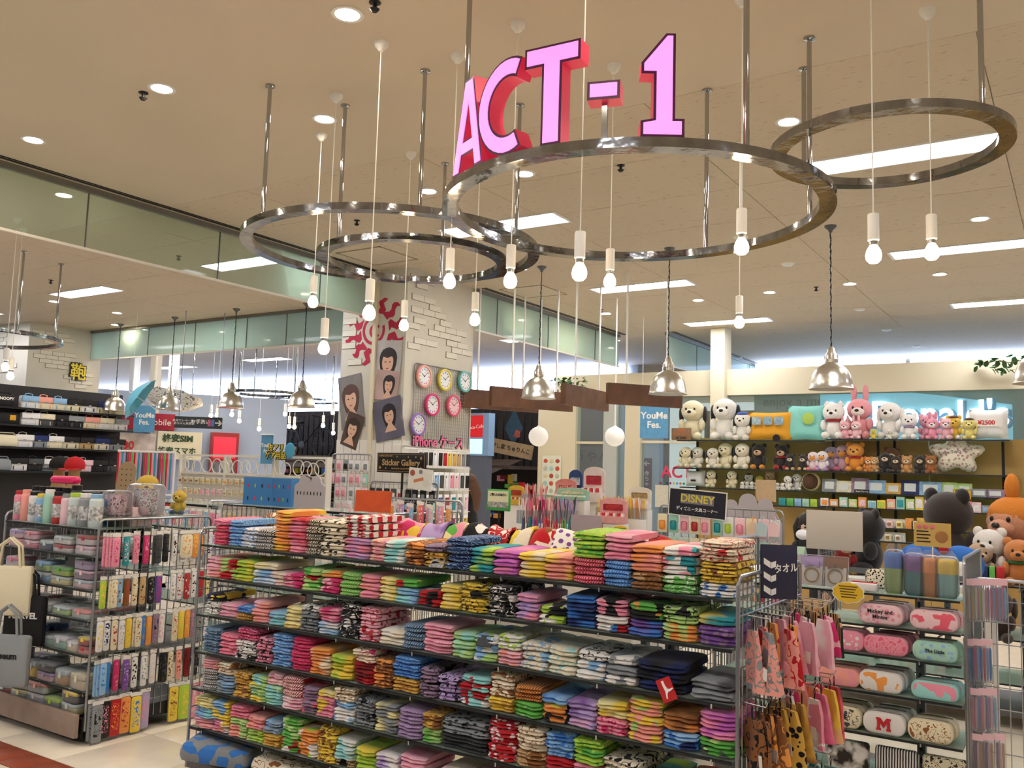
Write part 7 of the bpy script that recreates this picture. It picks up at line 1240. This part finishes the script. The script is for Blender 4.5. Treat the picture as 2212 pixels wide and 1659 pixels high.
for (x, y, D) in ((312, 905, 17), (1413, 908, 12.6)):
    q = PD(x, y, D); s = D/12.6*(1 if D < 15 else .7); t = thing('banner', 'light blue festival banner hanging %s' % ('by the glass doors' if D < 15 else 'in front of the red fascia'), 'banner', (q.x, q.y, q.z), .55 if D > 15 else .2); MB().box((0, 0, 0), (.4*s, .006, .5*s)).build('cloth', P('festival blue', '#5fa0cc', .7, var=.15, vscale=12), t); text('lettering', 'YouMe\nFes.', .13*s, PRINTW, t, (0, -.005, 0), (PI/2, 0, 0), .001, bold=.003)
    for sx in (-.17*s, .17*s): MB().tube([(sx, 0, .25*s), (sx, 0, ZC-q.z)], .004, 5).build('cord', WPLAS, t)
# posts in the mall
for i, x in enumerate((330, 369, 285)): q = PD(x, 900, 17.5+i); struct(MB().bx((-.07, -.07, 0), (.07, .07, 3.9)).build('wall_post', WHITE, None, (q.x, q.y, 0)))
q = PY(770, 880, 24); 
# poster of ceramics on the cream panel
q = PY(1190, 1028, 12.9); t = thing('poster', 'product chart poster of round red and grey pots on the cream panel', 'poster', (q.x, 12.915, q.z)); MB().box((0, 0, 0), (.36, .006, .68)).build('sheet', P('chart paper', '#dfe2cc', .6), t); MB().box((0, -.001, -.33), (.36, .006, .02)).build('green_edge', P('chart green', '#5fae84', .6), t)
for i in range(3):
    for j in range(5): MB().ell((-.115+.115*i, -.004, .25-.125*j), (.042, .003, .04 if j else .036), 12, 6).build('product_print', P('pot %d' % ((i*2+j) % 5), ['#c8503c', '#b9b8a8', '#d8c8a0', '#a9c8c0', '#b04a3a'][(i*2+j) % 5], .6), t)
# window lettering and signs beyond the glass
PINKV = P('pink vinyl', '#e2466a', .5); t = thing('window_lettering', 'pink vinyl letters and coloured dots on the shop glass', 'lettering', (PY(1443, 1020, 12.99).x, 12.985, PY(1443, 1020, 12.99).z)); text('lettering', 'ACT-1', .26, PINKV, t, (.25, 0, 0), (PI/2, 0, 0), .001, bold=.006)
for i, c in enumerate(('#b03030', '#4aa04a', '#2a4a9a', '#a03050', '#d8a83a', '#4a9ad0', '#d8702a', '#3a9a4a')): MB().lathe([(0, 0), (.018, 0), (.018, .002), (0, .002)], 12, M=Matrix.Translation((-.12+.055*i, 0, -.17)) @ Matrix.Rotation(PI/2, 4, 'X')).build('dot', P('dot '+c, c, .5), t)
q = PY(1400, 1030, 15.1); t = thing('room_sign', 'purple sign with a white arrow and lettering beyond the glass', 'sign', (PY(1398, 1025, 15.18).x, 15.183, PY(1398, 1025, 15.18).z)); MB().box((0, 0, 0), (.16, .03, .6)).build('board', P('purple board', '#5a2c5e', .5), t); text('arrow', '←', .14, PRINTW, t, (0, -.017, .2), (PI/2, 0, 0), .001, bold=.002); text('lettering', '赤\nち\nゃ', .1, PRINTW, t, (.0, -.017, -.08), (PI/2, 0, 0), .001)
q = PY(1295, 985, 16.15); text('lettering', '赤ちゃん休憩室', .3, P('grey vinyl', '#5f5560', .6), bpy.data.objects['wall_mauve'], (q.x+.1, 16.19, q.z), (PI/2, 0, 0), .002)
q = PY(1418, 1072, 12.7); tag(MB().box((0, 0, 0), (.22, .004, .34)).build('paper_notice', P('notice paper', '#e4dfce', .7, var=.15, vscale=25), None, (q.x, 12.9, q.z)), 'white paper notice with yellow heading on the glass door', 'notice')
# restaurant beyond the right panes
wg = bpy.data.objects['wall_green']; q = PY(1690, 868, 16.95); text('lettering', 'enjoy a meal.', .26, P('wall script grey', '#6d6a5c', .7), wg, (q.x+.3, 16.98, q.z-.0), (PI/2, 0, 0), .002)
q = PY(1968, 900, 16.85); t = thing('restaurant_sign', 'glowing pale blue arched restaurant sign with white letters', 'sign', (q.x, 16.88, q.z)); w_, h_ = 3.1, 1.05; pts = [(-w_/2, -h_/2), (w_/2, -h_/2), (w_/2, h_*.18)] + [(w_/2-w_*(a/14), h_*(.18+.32*math.sin(PI/2*a/14))) for a in range(1, 15)]; MB().prism(pts, -.03, .1).build('light_box', P('glowing sign', '#9fd6ea', .5, emit=.38, ecol='#7fcdee'), t); text('lettering', "McDonald's", .62, P('sign blue letters', '#e8f4fb', .4, emit=1.4, ecol='#eef8ff'), t, (.05, -.06, .03), (PI/2, 0, 0), .03, bold=.012); text('lettering_edge', "McDonald's", .62, P('sign letter edge', '#4f8fb8', .5), t, (.09, -.04, 0), (PI/2, 0, 0), .008, bold=.03)
# ivy sprays
IVY = P('ivy leaf', '#3f6a34', .6, var=.3, vscale=30)
lf = MB().add([(0, 0, 0), (.028, .03, .004), (.02, .07, -.004), (0, .085, -.008), (-.02, .07, -.004), (-.028, .03, .004)], [(0, 1, 2, 3), (0, 3, 4, 5)]).mesh('leaf', IVY, 0)
for (x, y, D, nm, n_, wd) in ((1230, 828, 12.79, 'artificial ivy spray on the cream ledge behind the timber beams', 60, .34), (2165, 785, 12.79, 'artificial ivy spray on the beam above the restaurant window', 44, .28)):
    q = PY(x, y, D); t = thing('ivy_spray', nm, 'ivy', (q.x, D, q.z-.0)); MB().tube([(-wd*.9, 0, -.02), (-wd*.3, -.04, .03), (wd*.4, -.03, .0), (wd, -.06, .04)], .006, 5).build('stem', P('ivy stem', '#5a4a30', .8), t)
    for i in range(n_): o = obj('leaf', lf, t, (R.uniform(-wd, wd), R.uniform(-.1, 0.0), R.uniform(-.09, .1)), (R.uniform(-1.2, .4), R.uniform(-.6, .6), R.uniform(0, 6))); o.scale = (1.15, 1.15, 1.15)
# ================================================================ people
def skinmat(name, cloth, zt):
    m = P(name, cloth, .8); nt = m.node_tree; b = nt.nodes['Principled BSDF']; tc = nt.nodes.new('ShaderNodeTexCoord'); sp_ = nt.nodes.new('ShaderNodeSeparateXYZ'); nt.links.new(tc.outputs['Object'], sp_.inputs[0]); g = nt.nodes.new('ShaderNodeMath'); g.operation = 'GREATER_THAN'; g.inputs[1].default_value = zt; nt.links.new(sp_.outputs[2], g.inputs[0]); mx = nt.nodes.new('ShaderNodeMix'); mx.data_type = 'RGBA'; mx.inputs[6].default_value = lin(cloth); mx.inputs[7].default_value = lin('#d8ab90'); nt.links.new(g.outputs[0], mx.inputs[0]); nt.links.new(mx.outputs[2], b.inputs['Base Color']); return m
def person(p, rz, label, cloth, joints, edges, radii, zt, head, hairc, hairlong, mask):
    t = thing('person', label, 'person', p, rz); me = bpy.data.meshes.new('body'); me.from_pydata(joints, edges, []); me.materials.append(skinmat('clothing '+cloth, cloth, zt)); o = obj('body', me, t)
    sk = o.modifiers.new('skin', 'SKIN'); 
    for i, r_ in enumerate(radii): me.skin_vertices[0].data[i].radius = r_ if isinstance(r_, tuple) else (r_, r_)
    me.skin_vertices[0].data[0].use_root = True; sk.use_smooth_shade = True; o.modifiers.new('sub', 'SUBSURF').levels = 2; o.modifiers['sub'].render_levels = 2
    hx, hy, hz = head; hm = P('hair '+hairc, hairc, .55)
    m = MB(); m.ell((hx, hy+.034, hz+.035), (.084, .092, .1), 18, 12)
    if hairlong: m.tube([(hx, hy+.06, hz+.02), (hx, hy+.09, hz-.12), (hx, hy+.08, hz-.3), (hx, hy+.07, hz-.42)], [.085, .1, .09, .03], 12)
    else:
        for s in (-1, 1): m.tube([(hx+s*.05, hy+.0, hz+.08), (hx+s*.082, hy, hz-.0), (hx+s*.078, hy+.0, hz-.11)], [.03, .034, .02], 8)
        m.ell((hx, hy+.055, hz-.02), (.085, .075, .12), 14, 10)
    m.build('hair', hm, t, sharp=80)
    for s in (-1, 1): MB().ell((hx+s*.03, hy-.088, hz+.008), (.013, .008, .008), 8, 6).build('eye', P('toy eye', '#101012', .15), t, sharp=80); MB().ell((hx+s*.077, hy, hz-.01), (.012, .02, .03), 8, 6).build('ear', P('skin', '#d8ab90', .6), t, sharp=80)
    if mask: MB().ell((hx, hy-.062, hz-.055), (.062, .05, .045), 14, 9).build('face_mask', P('white mask', '#eeeef0', .8), t, sharp=80)
    else: MB().ell((hx, hy-.1, hz-.015), (.012, .02, .018), 8, 6).build('nose', P('skin', '#d8ab90', .6), t, sharp=80); MB().ell((hx, hy-.09, hz-.055), (.022, .01, .007), 8, 6).build('mouth', P('lips', '#a85a58', .6), t, sharp=80)
    return t
def hand(t, c, d, up):
    m = MB(); M = Matrix.Translation(c); m.ell((0, 0, -.045), (.036, .017, .05), 10, 8, 0, M)
    for i in range(4): x = -.026+.0175*i; L_ = [.06, .07, .066, .052][i]; m.tube([(x, 0, -.08), (x, -.006, -.08-L_*.5), (x, -.022, -.08-L_)], [.0095, .0085, .006], 7, 0, M=M)
    m.tube([(.03, 0, -.03), (.052, -.008, -.06), (.05, -.018, -.085)], [.011, .0095, .007], 7, 0, M=M); m.build('hand', P('skin', '#d8ab90', .6), t, sharp=80)
def std(S, lean):
    J = [(0, 0, .92), (0, lean*.3, 1.1), (0, lean*.75, 1.28), (0, lean, 1.42), (0, lean*1.15, 1.48), (0, lean*1.3, 1.56), (0, lean*1.35, 1.66), (-.17, lean*.95, 1.36), (-.22, lean*.95-.02, 1.1), (-.2, lean*.95-.14, .88), (.17, lean*.95, 1.36), (.22, lean*.95-.02, 1.1), (.2, lean*.95-.14, .88), (-.09, .0, .86), (-.1, -.02, .48), (-.1, .02, .1), (-.1, -.1, .04), (.09, .0, .86), (.1, -.02, .48), (.1, .02, .1), (.1, -.1, .04)]
    E_ = [(0, 1), (1, 2), (2, 3), (3, 4), (4, 5), (5, 6), (3, 7), (7, 8), (8, 9), (3, 10), (10, 11), (11, 12), (0, 13), (13, 14), (14, 15), (15, 16), (0, 17), (17, 18), (18, 19), (19, 20)]
    r_ = [(.15, .11), (.13, .1), (.145, .105), (.09, .07), .05, (.072, .088), (.06, .07), .055, .045, .03, .055, .045, .03, .08, .06, .045, .035, .08, .06, .045, .035]
    return [(x*S, y*S, z*S) for x, y, z in J], E_, [tuple(v*S for v in q) if isinstance(q, tuple) else q*S for q in r_]
J, E_, r_ = std(.79, -.42); q = PD(1778, 1150, 8.6); hz = J[5]; t = person((q.x, q.y, 0), -.1, 'shop assistant with dark bob hair and white face mask bending behind the card', '#2a2a30', J, E_, r_, 1.175, (hz[0], hz[1], hz[2]), '#17120f', False, True); hand(t, (-.17, J[9][1], J[9][2]-.0), 0, 0); hand(t, (.17, J[12][1], J[12][2]), 0, 0)
J, E_, r_ = std(.94, -.06); q = PD(1021, 1060, 11.4); t = person((q.x, q.y, 0), -1.2, 'person in black with long brown hair browsing the phone cases', '#17161a', J, E_, r_, 1.40, (0, J[5][1], J[5][2]), '#5a3a26', True, False); hand(t, (-.19, J[9][1], J[9][2]), 0, 0); hand(t, (.19, J[12][1], J[12][2]), 0, 0)
